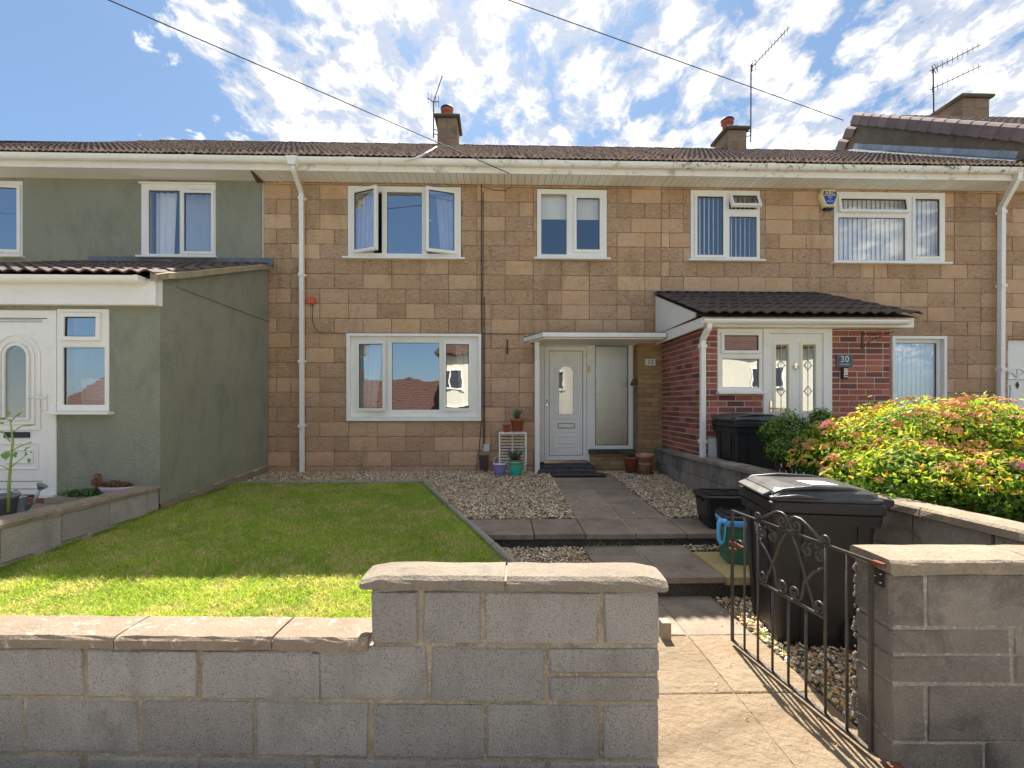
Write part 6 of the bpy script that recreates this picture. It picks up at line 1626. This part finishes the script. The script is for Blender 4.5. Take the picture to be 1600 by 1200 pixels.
# alarm bell box
c = at(1291, 313, Y=YF)
t = thing('alarm_box', (c.x, YF, c.z - .15), 'pale yellow and blue burglar alarm box under the eaves beside the upstairs window', 'alarm box')
def hexp(k, dx=0, dz=0): return [(c.x + dx + k*u, c.z + dz + k*w_) for u, w_ in ((-.075, -.135), (.075, -.135), (.15, .03), (.10, .145), (-.10, .145), (-.15, .03))]
mb = MB(); a_, b_ = hexp(1.08), hexp(.92, 0, 0)
mb.loft([[(u, YF - .003, w_) for u, w_ in a_], [(u, YF - .05, w_) for u, w_ in a_], [(u, YF - .085, w_) for u, w_ in b_]]); mb.build('case', 'alarm_yellow', t, bev=.004)
yf_ = YF - .087
MB().add([(c.x-.10, yf_, c.z+.112), (c.x-.118, yf_, c.z+.045), (c.x+.118, yf_, c.z+.045), (c.x+.10, yf_, c.z+.112)], [(0, 1, 2, 3)]).build('name_band', 'cable_grey', t)
text('ABC', .085, (c.x, yf_ - .002, c.z + .078), 'plate_white', t, 'lettering', spacing=1.05)
MB().add([(c.x-.112, yf_, c.z+.035), (c.x-.05, yf_, c.z-.105), (c.x+.05, yf_, c.z-.105), (c.x+.112, yf_, c.z+.035)], [(0, 1, 2, 3)]).build('blue_panel', 'alarm_blue', t)
for s_, sz_, dz in (('Fire', .04, .012), ('&', .03, -.02), ('Security', .030, -.052)): text(s_, sz_, (c.x, yf_ - .002, c.z + dz), 'plate_white', t, 'lettering')
MB().prism([(c.x-.082, c.z-.148), (c.x-.05, c.z-.185), (c.x+.05, c.z-.185), (c.x+.082, c.z-.148)], YF - .08, YF - .004, 'y').build('strobe_lens', 'alarm_lens', t, bev=.006)

# wall cables and boxes of house 32
def wcable(pts, r=.0055, m='cable_black', nm='cable', n=5):
    MB().tube([at(a_, b_, Y=YF - .012) for a_, b_ in pts], r, n).build(nm, m, h32, smooth=True)
wcable([(752.5, 268), (752, 400), (752.5, 560), (752, 660), (749, 700), (748, 712), (750, 722)])
wcable([(755, 300), (754.5, 480), (755, 600), (755, 700)]); wcable([(757.5, 465), (757.5, 560), (757.5, 700)])
wcable([(753, 291), (770, 297), (790, 298), (800, 290), (802, 276)], .004)
wcable([(488, 476), (488, 500), (493, 514), (500, 520.5), (600, 520.5), (745, 521), (820, 522)], .006, 'cable_grey')
q = fr(481.5, 493.5, 465, 475.5, YF); MB().box(q[0], q[1], YF - .06, YF - .012, q[2], q[3]).build('orange_box', 'orange_box', h32, bev=.006)
q = fr(755.5, 765, 694, 705, YF); MB().box(q[0], q[1], YF - .07, YF - .012, q[2], q[3]).build('grey_meter_box', 'grey_box', h32, bev=.005)
q = fr(749.5, 763, 711, 732, YF); MB().box(q[0], q[1], YF - .10, YF - .012, q[2], q[3]).build('brown_duct_box', 'brown_box', h32, bev=.005)
wcable([(792.5, 530), (792.5, 545), (792.5, 552)], .012, 'brown_box', 'wall_hook', 6)
wcable([(824, 528), (829, 531), (833, 537)], .018, 'rust', 'canopy_bolt', 6)

# ================================================================== AERIALS AND OVERHEAD CABLES
def aerial_rod(mb, a, b, n, half, r=.006, skip=0, upv=None):
    a, b = Vector(a), Vector(b); mb.tube([a, b], r*1.3, 6)
    for i in range(skip, n):
        p = a.lerp(b, (i + .5)/n); u = upv or Vector((0, 0, 1)); mb.tube([p - u*half, p + u*half], r*.7, 5)
def tv_aerial(label, foot, top, arms, clamp=None):
    t = thing('tv_aerial', foot, label, 'tv aerial', 'tv aerials on the chimneys')
    MB().tube([foot, top], .014, 8).build('mast', 'aerial_metal', t)
    for (a, b, n, half) in arms:
        mb = MB(); aerial_rod(mb, a, b, n, half, .0075); mb.build('antenna', 'aerial_metal', t)
    if clamp:
        for p in clamp: MB().tube([p, p + Vector((.10 if p.x < 2 else -.12, .05, 0))], .009, 6).build('bracket', 'aerial_metal', t)
    return t
YA = 9.95
P = lambda a, b, Y=YA: at(a, b, Y=Y)
t = tv_aerial('slender tv aerial on the chimney above the open upstairs casements', P(677.5, 215), P(677.5, 158), [(P(677, 160), at(691, 119, Y=YA - .5), 9, .03)], [P(677.5, 202), P(677.5, 209)])
MB().tube([P(668.5, 153), P(676, 159), P(686, 159)], .009, 6).build('reflector', 'aerial_metal', t)
for u, v0, v1 in ((669, 144, 163), (673.5, 146, 160), (681, 148, 167), (685.5, 149, 168)): MB().tube([P(u, v0), P(u, v1)], .005, 5).build('reflector_rod', 'aerial_metal', t)
t = tv_aerial('tall tv aerial on the chimney above the vertical blind windows', P(1173, 222), P(1173.5, 101), [(P(1174, 106), at(1233, 43, Y=YA - .2), 12, .07)], [P(1173, 205), P(1173, 212)])
for u, v0, v1 in ((1175, 96, 112), (1181, 94, 110)): MB().tube([P(u, v0), P(u, v1)], .008, 5).build('reflector_rod', 'aerial_metal', t)
for v in (96, 103, 111): MB().tube([P(1175, v), P(1181, v - 2)], .006, 5).build('reflector_rod', 'aerial_metal', t)
t = tv_aerial('double armed tv aerial beside the chimney of the taller end house', P(1459, 178), P(1458, 108), [(P(1452.5, 111), P(1532, 70), 10, .075), (P(1453, 140.5), P(1532.5, 103), 10, .075)])
MB().tube([P(1456, 103), P(1460, 100), P(1466, 114), P(1463, 116), P(1456, 103)], .007, 5).build('reflector_rod', 'aerial_metal', t)

PL = Vector((-13.4, 0.5, 0))
def cable_sag(name, label, pts, r, m='cable_black', sag=0):
    mb = MB(); P3 = []
    for a, b, s in pts:
        for i in range(12):
            t_ = i/12; p = a.lerp(b, t_); p.z -= s*4*t_*(1-t_); P3.append(p)
    P3.append(pts[-1][1]); mb.tube(P3, r, 6); o = mb.build(name, m, None, smooth=True, origin=P3[0]); tag(o, label, 'overhead cable', 'overhead cables'); return o
e1 = at(796, 271, Y=6.84); k1 = at(170, 0, Y=4.7); far1 = e1 + (k1 - e1)*3.0
e2 = at(1318, 188, Y=RIDGE_Y - .1); k2 = at(795, 0, Y=7.1); 
s2 = (PL.x - e2.x)/(k2.x - e2.x); far2 = e2 + (k2 - e2)*s2
s1 = (PL.x - e1.x)/(k1.x - e1.x); far1 = e1 + (k1 - e1)*s1
cable_sag('overhead_cable', 'overhead wire slanting down across the sky to the eaves between the upstairs windows', [(e1, far1, .0)], .0060)
cable_sag('overhead_cable', 'overhead wire slanting down across the sky to the gable of the taller house', [(e2, far2, .0)], .0075)
pt = (far1 + far2)/2
t = thing('telegraph_pole', (pt.x, pt.y, -.34), 'wooden telegraph pole beyond the edge of the view carrying the overhead wires', 'pole')
MB().tube([(pt.x, pt.y, -.34), (pt.x, pt.y, max(far1.z, far2.z) + .4)], [.16, .11], 14).build('pole_shaft', 'wood_pole', t)
MB().box(pt.x - .5, pt.x + .5, pt.y - .5, pt.y + .5, min(far1.z, far2.z) - .12, max(far1.z, far2.z) + .03).build('cross_arm', 'wood_pole', t)
# white cable lying on the roof
def roofpt(px, py):
    # intersection with roof slope
    lo_, hi_ = 6.7, 10.2
    for _ in range(40):
        m_ = (lo_+hi_)/2; p = at(px, py, Y=m_); zr_ = EAVE_Z + .05 + (RIDGE_Z - EAVE_Z - .07)*(m_ - EAVE_Y + .03)/(RIDGE_Y - EAVE_Y + .03)
        if p.z > zr_: lo_ = m_
        else: hi_ = m_
    p = at(px, py, Y=m_); p.z += .05; return p
o = MB().tube([roofpt(a_, b_) for a_, b_ in ((683, 233), (672, 241), (660, 248), (648, 253), (632, 256))], .016, 6).build('roof_cable', 'plate_white', None, smooth=True)
tag(o, 'short white cable lying curved on the roof tiles below the chimney', 'cable')

# ================================================================== LEFT FORECOURT THINGS
p = at(45, 800, Y=4.45); zf = 0.405
wc = thing('watering_can', (0, 0, 0), 'grey metal watering can on the forecourt behind the low wall', 'watering can')
MB().lathe([(0, 0), (.075, 0), (.075, .02), (.072, .17), (.075, .175), (.066, .175), (.066, .05)], (0, 0, 0), 24).build('body', 'galvanised', wc, smooth=True)
MB().tube([(.065, 0, .05), (.13, 0, .13), (.17, 0, .24)], [.018, .014, .011], 8).build('spout', 'galvanised', wc, smooth=True)
mb = MB(); mb.tube([(.165, 0, .235), (.19, 0, .275)], [.014, .045], 16); mb.build('rose', 'galvanised', wc)
MB().tube([(-.07, 0, .05), (-.13, 0, .10), (-.10, 0, .20), (0, 0, .24), (.05, 0, .18)], .007, 6).build('handle', 'galvanised', wc)
wp = at(26, 795, Y=4.3); setrot(wc, (wp.x, 4.3, .405), R_(15))
pp = at(14, 800, Y=4.15)
t = thing('potted_sapling', (pp.x, 4.15, .405), 'tall thin leafy sapling in a grey pot in front of the white porch door', 'potted plant')
MB().lathe([(0, .406), (.08, .406), (.105, .60), (.112, .60), (.112, .63), (.10, .63), (.09, .5)], (pp.x - .06, 4.15, 0), 24).build('pot', 'lead', t, smooth=True)
def PP(a_, b_, Y=4.1): return at(a_, b_, Y=Y)
MB().tube([PP(13, 800), PP(14, 755), PP(17, 720), PP(20, 690), PP(16, 655)], [.012, .011, .009, .008, .005], 7).build('stem', 'stem_green', t, smooth=True)
for pts in (((14, 733), (27, 722), (40, 712)), ((18, 705), (30, 698), (45, 692)), ((19, 676), (33, 666), (50, 664)), ((16, 690), (5, 676), (-5, 672)), ((13, 733), (4, 728), (-6, 726)), ((16, 660), (25, 650), (30, 646)), ((16, 658), (8, 652), (0, 655))):
    MB().tube([PP(*q) for q in pts], [.005, .004, .003], 5).build('branch', 'stem_green', t, smooth=True)
def leafq(t, c, L_, w, d, m='leaf_green', dr=.3):
    d = Vector(d).normalized(); s = d.cross(Vector((0, -1, .3))).normalized(); n_ = d.cross(s); c = Vector(c)
    mb = MB(); mb.add([c, c + d*L_*.35 + s*w/2 + n_*.01, c + d*L_*.7 + s*w*.35, c + d*L_, c + d*L_*.7 - s*w*.35, c + d*L_*.35 - s*w/2 + n_*.01, c + d*L_*.45], [(0, 1, 6), (1, 2, 6), (2, 3, 6), (3, 4, 6), (4, 5, 6), (5, 0, 6)]); mb.build('leaf', m, t)
for (a_, b_, L_, w_, d) in ((16, 712, .085, .075, (-1, 0, .1)), (19, 712, .055, .06, (1, 0, .5)), (34, 664, .13, .018, (1, 0, 0)), (38, 712, .04, .03, (.5, 0, 1)), (43, 716, .05, .035, (.4, 0, -1)), (30, 696, .07, .014, (1, 0, .2)), (42, 692, .05, .014, (1, 0, .1)), (38, 700, .06, .012, (1, 0, .1)),
    (22, 650, .08, .022, (1, 0, .5)), (10, 655, .09, .02, (-1, 0, .2)), (14, 650, .06, .025, (-.3, 0, 1)), (6, 676, .06, .02, (-1, 0, .3)), (8, 660, .08, .016, (-1, 0, -.1)), (36, 705, .05, .02, (.6, 0, .6)), (46, 708, .03, .02, (.6, 0, .6)), (24, 700, .05, .01, (1, 0, .4))):
    leafq(t, PP(a_, b_), L_, w_, d)
c = at(188, 768, Y=4.95)
t = thing('planter', (c.x, 4.95, .405), 'shallow pink oval planter of reddish stonecrop behind the low wall', 'planter')
mb = MB(); mb.loft([[(c.x + rx*math.cos(2*math.pi*i/24), 4.95 + ry*math.sin(2*math.pi*i/24), z) for i in range(24)] for rx, ry, z in ((.13, .06, .41), (.20, .10, .53), (.215, .11, .56), (.205, .10, .565), (.19, .09, .52))]); mb.build('bowl', 'pink_planter', t, smooth=True)
def fuzz(name, parent, cen, rad, n, cols, size, m='leaf_attr', origin=None):
    rs = np.random.RandomState(n); cen = np.array(cen)
    d = rs.normal(size=(n, 3)); d /= np.linalg.norm(d, axis=1)[:, None]; r = rs.uniform(.3, 1, n)**.5
    P_ = cen + d*r[:, None]*np.array(rad)
    return leaves(name, parent, P_, d, size, cols, rs, m, origin if origin is not None else cen)
def leaves(name, parent, P_, nrm, size, cols, rs, m, origin, jitter=.25, kind='stuff', weights=None):
    n = len(P_); nr = nrm + rs.normal(scale=.7, size=(n, 3)) + np.array([0, 0, .3]); nr /= np.linalg.norm(nr, axis=1)[:, None]
    t_ = np.cross(nr, rs.normal(size=(n, 3))); t_ /= np.linalg.norm(t_, axis=1)[:, None]; b_ = np.cross(nr, t_)
    s = size*rs.uniform(.55, 1.25, n)[:, None]
    v0 = P_ - t_*s; v1 = P_ + b_*s*.45 + nr*s*.18; v2 = P_ + t_*s; v3 = P_ - b_*s*.45 + nr*s*.18
    V = np.stack([v0, v1, v2, v3], 1).reshape(-1, 3); F = np.arange(4*n).reshape(n, 4)
    F3 = np.concatenate([F[:, [0, 1, 2]], F[:, [0, 2, 3]]])
    cols = np.array(cols); ci = weights if weights is not None else rs.randint(0, len(cols), n)
    c_ = cols[ci]*rs.uniform(1-jitter, 1+jitter, n)[:, None]; T = np.repeat(c_, 4, 0)
    return np_obj(name, V, F3, m, parent, origin=tuple(origin), tint=T, kind=kind)
fuzz('stonecrop', t, (c.x - .03, 4.95, .58), (.17, .08, .045), 420, [(.30, .10, .03), (.22, .05, .02), (.16, .20, .04)], .016)
fuzz('stonecrop', t, (c.x - .2, 4.9, .62), (.05, .04, .10), 160, [(.34, .12, .04), (.26, .07, .03)], .014)
for (a_, b_) in ((108, 769), (118, 767), (145, 764), (150, 762), (160, 765)):
    pass
cc_ = at(130, 768, Y=4.9)
t = thing('creeping_plant', (cc_.x, 4.9, .41), 'small creeping green plant on the forecourt beside the pink planter', 'plant')
fuzz('foliage', t, (cc_.x, 4.9, .50), (.26, .06, .045), 260, [(.07, .17, .04), (.10, .22, .05)], .02)
MB().box(cc_.x - .35, cc_.x + .3, 4.85, 5.0, .402, .46).build('trough', 'old_timber', t)

# ================================================================== BUSHES
def bush(name, label, cat, blobs, n, size, colfn, seed, m='leaf_attr', flat=.7, group=None):
    rs = np.random.RandomState(seed); B = []
    for (px, py, Y, r) in blobs:
        p = at(px, py, Y=Y); B.append((p.x, p.y, p.z, r))
    B = np.array(B); base = (float(B[:, 0].mean()), float(B[:, 1].mean()), .42)
    t = thing(name, base, label, cat, group)
    k = rs.choice(len(B), n, p=B[:, 3]**2/np.sum(B[:, 3]**2))
    d = rs.normal(size=(n, 3)); d /= np.linalg.norm(d, axis=1)[:, None]
    lump = 1 + .20*np.sin(d[:, 0]*7 + k*2.1) * np.cos(d[:, 2]*6 + k) + .12*np.sin(d[:, 1]*15 + d[:, 0]*11)
    r = (rs.uniform(.35, 1, n)**.6)*lump + rs.normal(scale=.05, size=n)
    P_ = B[k, :3] + d*(r*B[k, 3])[:, None]*np.array([1, 1, flat])
    keep = P_[:, 2] > .45; P_, d = P_[keep], d[keep]
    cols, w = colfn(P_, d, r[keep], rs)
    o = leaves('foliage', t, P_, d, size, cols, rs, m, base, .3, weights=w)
    for i in range(26):
        b = B[i % len(B)]; e = Vector((b[0] + rs.uniform(-.6, .6)*b[3], b[1] + rs.uniform(-.6, .6)*b[3], b[2] + rs.uniform(0, .4)*b[3]))
        a0 = Vector((b[0]*.6 + base[0]*.4, b[1]*.6 + base[1]*.4, .40)); MB().tube([a0, a0.lerp(e, .5) + Vector((rs.uniform(-.05, .05), rs.uniform(-.05, .05), .03)), e], [.012, .008, .004], 5).build('stem', 'stem_brown', t)
    return t, B
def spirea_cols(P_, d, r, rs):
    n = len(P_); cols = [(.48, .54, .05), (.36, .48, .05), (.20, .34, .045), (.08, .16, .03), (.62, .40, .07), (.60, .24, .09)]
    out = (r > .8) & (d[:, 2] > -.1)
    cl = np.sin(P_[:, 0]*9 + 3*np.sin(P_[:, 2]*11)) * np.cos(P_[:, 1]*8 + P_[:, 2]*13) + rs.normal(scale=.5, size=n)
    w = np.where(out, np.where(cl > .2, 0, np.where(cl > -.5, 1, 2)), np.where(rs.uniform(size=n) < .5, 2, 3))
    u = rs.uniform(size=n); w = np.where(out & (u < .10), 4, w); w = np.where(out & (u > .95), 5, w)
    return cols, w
SB = [(1296, 697, 4.1, .32), (1365, 700, 3.7, .40), (1440, 688, 3.5, .45), (1530, 686, 3.3, .42), (1650, 718, 3.2, .5), (1420, 742, 3.1, .34), (1520, 755, 2.97, .32), (1620, 760, 2.85, .36), (1282, 722, 3.95, .26), (1352, 742, 3.5, .28), (1720, 730, 3.1, .5), (1470, 684, 4.1, .42), (1580, 698, 4.0, .45), (1400, 664, 3.9, .18), (1495, 648, 3.6, .15), (1325, 680, 3.9, .2)]
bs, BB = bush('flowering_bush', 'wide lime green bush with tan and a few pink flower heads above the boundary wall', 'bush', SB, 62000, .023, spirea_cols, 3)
def flower_mesh(m, nm):
    mb = MB(); rs = random.Random(4)
    for i in range(22):
        a = rs.uniform(0, 6.28); r = .034*math.sqrt(rs.random()); z = .012*(1 - (r/.034)**2) + rs.uniform(-.003, .003); s = rs.uniform(.004, .0075)
        c = Vector((r*math.cos(a), r*math.sin(a), z))
        mb.add([c + Vector((s, 0, 0)), c + Vector((-s*.5, s*.87, 0)), c + Vector((-s*.5, -s*.87, 0)), c + Vector((0, 0, s)), c + Vector((0, 0, -s))], [(0, 1, 3), (1, 2, 3), (2, 0, 3), (1, 0, 4), (2, 1, 4), (0, 2, 4)])
    return mb.mesh(nm, m)
FM, FP = flower_mesh('flower_tan', 'flower_head'), flower_mesh('flower_pink', 'flower_head')
rs = np.random.RandomState(9); cnt = 0
while cnt < 298:
    b = BB[rs.choice(len(BB), p=BB[:, 3]**2/np.sum(BB[:, 3]**2))]; d = rs.normal(size=3); d /= np.linalg.norm(d)
    if d[2] < -.15 or (d[1] > .5 and d[2] < .5): continue
    p = b[:3] + d*b[3]*np.array([1, 1, .7])*rs.uniform(.97, 1.08)
    if any(np.linalg.norm((p - q[:3])/np.array([1, 1, .7])) < q[3]*.93 for q in BB): continue
    nv_ = Vector((d[0]*.4, d[1]*.4, 1)).normalized(); rot = nv_.to_track_quat('Z', 'Y').to_euler()
    s = rs.uniform(.9, 1.8); inst('flower_head', FP if cnt % 41 == 7 else FM, p, bs, rot=rot, scale=(s, s*rs.uniform(.8, 1.1), s)); cnt += 1
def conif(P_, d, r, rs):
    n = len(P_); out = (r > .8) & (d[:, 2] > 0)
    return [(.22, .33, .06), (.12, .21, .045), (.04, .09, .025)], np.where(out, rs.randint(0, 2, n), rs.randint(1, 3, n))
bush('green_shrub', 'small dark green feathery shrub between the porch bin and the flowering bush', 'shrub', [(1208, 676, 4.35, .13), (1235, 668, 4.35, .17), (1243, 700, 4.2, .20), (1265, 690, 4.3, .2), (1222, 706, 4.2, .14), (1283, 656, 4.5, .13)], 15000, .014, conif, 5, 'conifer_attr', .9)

# ================================================================== GRASS AND GRAVEL
def inpoly(x, y, poly):
    c = np.zeros(len(x), bool); n = len(poly); j = n - 1
    for i in range(n):
        xi, yi = poly[i][:2]; xj, yj = poly[j][:2]
        c ^= ((yi > y) != (yj > y)) & (x < (xj - xi)*(y - yi)/(yj - yi + 1e-12) + xi); j = i
    return c
def vnoise(x, y, s, seed):
    rs = np.random.RandomState(seed); G = rs.uniform(size=(64, 64)); u, v = (x*s) % 63, (y*s) % 63
    i, j = u.astype(int), v.astype(int); a, b = u - i, v - j; a = a*a*(3-2*a); b = b*b*(3-2*b)
    return G[i, j]*(1-a)*(1-b) + G[i+1, j]*a*(1-b) + G[i, j+1]*(1-a)*b + G[i+1, j+1]*a*b
def grass(name, poly, dens_fn, total, zf, seed=1):
    rs = np.random.RandomState(seed); P = np.array([p[:2] for p in poly]); lo_, hi_ = P.min(0), P.max(0)
    x = rs.uniform(lo_[0], hi_[0], total); y = lo_[1] + (hi_[1]-lo_[1])*rs.uniform(size=total)**1.5
    k = inpoly(x, y, poly); x, y = x[k], y[k]; n = len(x)
    nz = vnoise(x, y, 3.1, 1)*.5 + vnoise(x, y, 9, 2)*.3 + vnoise(x, y, 25, 3)*.2
    straw = vnoise(x, y, 5.5, 5)*.6 + vnoise(x, y, 17, 6)*.4
    h = rs.uniform(.018, .050, n)*(.5 + 1.0*nz); w = rs.uniform(.0018, .0036, n)*(1 + .22*(y - 2))
    a = rs.uniform(0, 6.283, n); lean = rs.uniform(.2, 1.3, n)*h; la = rs.uniform(0, 6.283, n)
    z = zf(y) - .012
    dx, dy = np.cos(a)*w, np.sin(a)*w; lx_, ly_ = np.cos(la)*lean, np.sin(la)*lean
    v0 = np.stack([x-dx, y-dy, z], 1); v1 = np.stack([x+dx, y+dy, z], 1)
    v2 = np.stack([x+dx*.7+lx_*.4, y+dy*.7+ly_*.4, z+h*.65], 1); v3 = np.stack([x-dx*.7+lx_*.4, y-dy*.7+ly_*.4, z+h*.65], 1); v4 = np.stack([x+lx_, y+ly_, z+h], 1)
    V = np.stack([v0, v1, v2, v3, v4], 1).reshape(-1, 3); b = np.arange(n)*5
    F = np.concatenate([np.stack([b, b+1, b+2], 1), np.stack([b, b+2, b+3], 1), np.stack([b+3, b+2, b+4], 1)])
    g1, g2, st_ = np.array([.36, .48, .09]), np.array([.52, .62, .13]), np.array([.74, .68, .34])
    t_ = np.clip((nz - .3)*2, 0, 1)[:, None]*rs.uniform(.5, 1, n)[:, None]
    c_ = g1*(1-t_) + g2*t_; sm = (rs.uniform(size=n) < np.clip((straw - .43)*2.0 + .08, .04, .6))[:, None]; c_ = np.where(sm, st_*rs.uniform(.6, 1.1, n)[:, None], c_)
    c_ *= rs.uniform(.75, 1.2, n)[:, None]; T = np.repeat(c_, 5, 0)
    return np_obj(name, V, F, 'grass_attr', None, origin=(float(x.mean()), float(y.mean()), .2), tint=T, kind='stuff')
gr_ = grass('grass', [(XL + .0, 1.95), (0.48, 1.95), (min(kx(2.9), .5) - .03, 2.9), (KB.x - .03, KB.y), (KA.x - .02, KA.y - .01), (XL + .0, 6.33)], None, 470000, gz)
tag(gr_, 'short mown grass with straw coloured patches on the front lawn', 'grass')

ICO = np.array([(0, -.526, .851), (0, .526, .851), (0, -.526, -.851), (0, .526, -.851), (.851, 0, .526), (-.851, 0, .526), (.851, 0, -.526), (-.851, 0, -.526), (.526, .851, 0), (-.526, .851, 0), (.526, -.851, 0), (-.526, -.851, 0)])
ICF = []
for i in range(12):
    for j in range(i+1, 12):
        for k in range(j+1, 12):
            if all(abs(np.linalg.norm(ICO[a_]-ICO[b_]) - 1.052) < .02 for a_, b_ in ((i, j), (j, k), (i, k))):
                nn_ = np.cross(ICO[j]-ICO[i], ICO[k]-ICO[i]); ICF.append((i, j, k) if nn_.dot(ICO[i]) > 0 else (i, k, j))
ICF = np.array(ICF)
def gravel(name, label, poly, per_m2, size, zf, seed, area, sprinkle=None):
    rs = np.random.RandomState(seed); P = np.array([p[:2] for p in poly]); lo_, hi_ = P.min(0), P.max(0)
    tot = int(per_m2*(hi_-lo_).prod()); x = rs.uniform(lo_[0], hi_[0], tot); y = rs.uniform(lo_[1], hi_[1], tot)
    k = inpoly(x, y, poly); x, y = x[k], y[k]; n = len(x)
    s = size*rs.uniform(.55, 1.25, n)*np.where(rs.uniform(size=n) < .12, 1.35, 1)
    sc = np.stack([s*rs.uniform(.7, 1.2, n), s*rs.uniform(.6, 1, n), s*rs.uniform(.35, .7, n)], 1)
    V = ICO[None] * (1 + rs.uniform(-.22, .22, (n, 12, 1))) * sc[:, None]
    def rot(V, ax, an):
        c, s_ = np.cos(an)[:, None], np.sin(an)[:, None]; a_, b_ = [i for i in range(3) if i != ax]
        V = V.copy(); A, B_ = V[..., a_].copy(), V[..., b_].copy(); V[..., a_] = A*c - B_*s_; V[..., b_] = A*s_ + B_*c; return V
    V = rot(V, 0, rs.normal(scale=.45, size=n)); V = rot(V, 1, rs.normal(scale=.45, size=n)); V = rot(V, 2, rs.uniform(0, 6.28, n))
    V[..., 0] += x[:, None]; V[..., 1] += y[:, None]; V[..., 2] += (zf(y) + rs.uniform(-.012, .012, n) + .008*vnoise(x, y, 4, 8))[:, None]
    F = (ICF[None] + (np.arange(n)*12)[:, None, None]).reshape(-1, 3)
    pal = np.array([(.66, .50, .31), (.54, .36, .18), (.74, .64, .47), (.34, .28, .23), (.85, .80, .70), (.20, .135, .09), (.60, .36, .16), (.42, .24, .12)])
    c_ = pal[rs.choice(8, n, p=[.22, .17, .17, .12, .10, .09, .08, .05])]*rs.uniform(.8, 1.15, n)[:, None]
    o = np_obj(name, V.reshape(-1, 3), F, 'gravel_attr', None, origin=(float(x.mean()), float(y.mean()), .2), tint=np.repeat(c_, 12, 0), kind='stuff')
    return tag(o, label, 'gravel')
gravel('gravel', 'pale mixed gravel between the lawn edging, the house wall and the path', [(XL + .02, 6.39), (KA.x, 6.39), (kx(4.62) + .04, 4.62), (XJ - S - .0, 4.61), (XJ - S - .0, 6.99), (XST, 7.20), (XL + .02, 7.24)], 4600, .0125, gz, 21, 1)
gravel('gravel', 'pale mixed gravel between the paving and the right boundary wall', [(XJ + S, 4.61), (2.5, 4.61), (2.5, 7.2), (SL[0] + .05, 7.2), (SL[0] + .05, 6.99), (XJ + S, 6.99)], 4600, .0125, gz, 22, 1)
gravel('gravel', 'small patch of coarse gravel below the first step beside the lawn edging', [(kx(4.1) + .05, 4.1), (KB.x + .12, 3.3), (kx(2.9) + .1, 2.9), (XM, 2.9), (XM - .005, 4.12)], 4600, .0125, lambda y: .128 + 0*y, 23, 1)
gravel('gravel', 'coarse brown gravel under the large wheelie bin behind the gate', [(XE + .005, 1.98), (2.5, 1.98), (2.5, 3.9), (XMr + .46, 3.9), (XMr + .46, 3.3), (XE + .0, 3.3)], 3400, .0150, lambda y: -.006 + 0*y, 24, 1)
gravel('gravel', 'scatter of gravel along the foot of the first step', [(XMr, 4.0), (2.5, 4.0), (2.5, 4.13), (XMr, 4.13)], 3800, .0125, lambda y: .13 + 0*y, 25, 1)

gravel('gravel', 'few stray pebbles kicked onto the paving slabs', [(XJ - S, 4.2), (XJ + S, 4.2), (XJ + S, 6.7), (XJ - S, 6.7)], 26, .008, lambda y: gz(y) + .006, 31, 1)
gravel('gravel', 'few stray pebbles lying on the sandstone slabs by the gate', [(XQ - .1, 1.8), (XE, 1.8), (XE, 3.2), (XQ - .1, 3.2)], 30, .007, lambda y: .006 + 0*y, 32, 1)
def tufts(name, label, a, b, n, zf, spread=.03):
    rs = np.random.RandomState(n); t_ = rs.uniform(size=n); cl = (vnoise(t_*9 + 3, t_*0 + 1, 2.0, 12) > .55); t_ = t_[cl]; n = len(t_)
    x = a[0] + (b[0]-a[0])*t_ + rs.normal(scale=spread*.4, size=n); y = a[1] + (b[1]-a[1])*t_ + rs.normal(scale=spread*.4, size=n); z = zf(y)
    h = rs.uniform(.02, .06, n); an = rs.uniform(0, 6.28, n); lx_, ly_ = np.cos(an)*h*.6, np.sin(an)*h*.6; w = .0028
    V = np.stack([np.stack([x-w, y, z], 1), np.stack([x+w, y, z], 1), np.stack([x+lx_, y+ly_, z+h], 1)], 1).reshape(-1, 3)
    c_ = np.array([.30, .42, .08])*rs.uniform(.6, 1.2, n)[:, None]
    o = np_obj(name, V, np.arange(3*n).reshape(n, 3), 'grass_attr', None, origin=(float(x.mean()), float(y.mean()), float(z.mean())), tint=np.repeat(c_, 3, 0), kind='stuff'); tag(o, label, 'grass')
tufts('weeds', 'longer grass straggling along the slanting lawn edging', (KA.x - .02, KA.y), (KB.x - .02, KB.y), 2600, gz)
tufts('weeds', 'grass tufts along the foot of the low wall beside the lawn', (XL + .03, YPC), (XL + .03, 2.4), 2600, gz)
tufts('weeds', 'weed tufts at the foot of the green porch wall', (XL + .02, YPC), (XL + .02, 6.3), 1500, gz)
tufts('weeds', 'sparse weeds growing at the foot of the first paving step', (XM, 4.09), (XMr, 4.09), 70, lambda y: MZ + 0*y, .012)
tufts('weeds', 'few weeds along the foot of the gate pier and gravel edge', (XE + .02, 2.0), (XE + .04, 3.2), 90, lambda y: 0*y, .03)
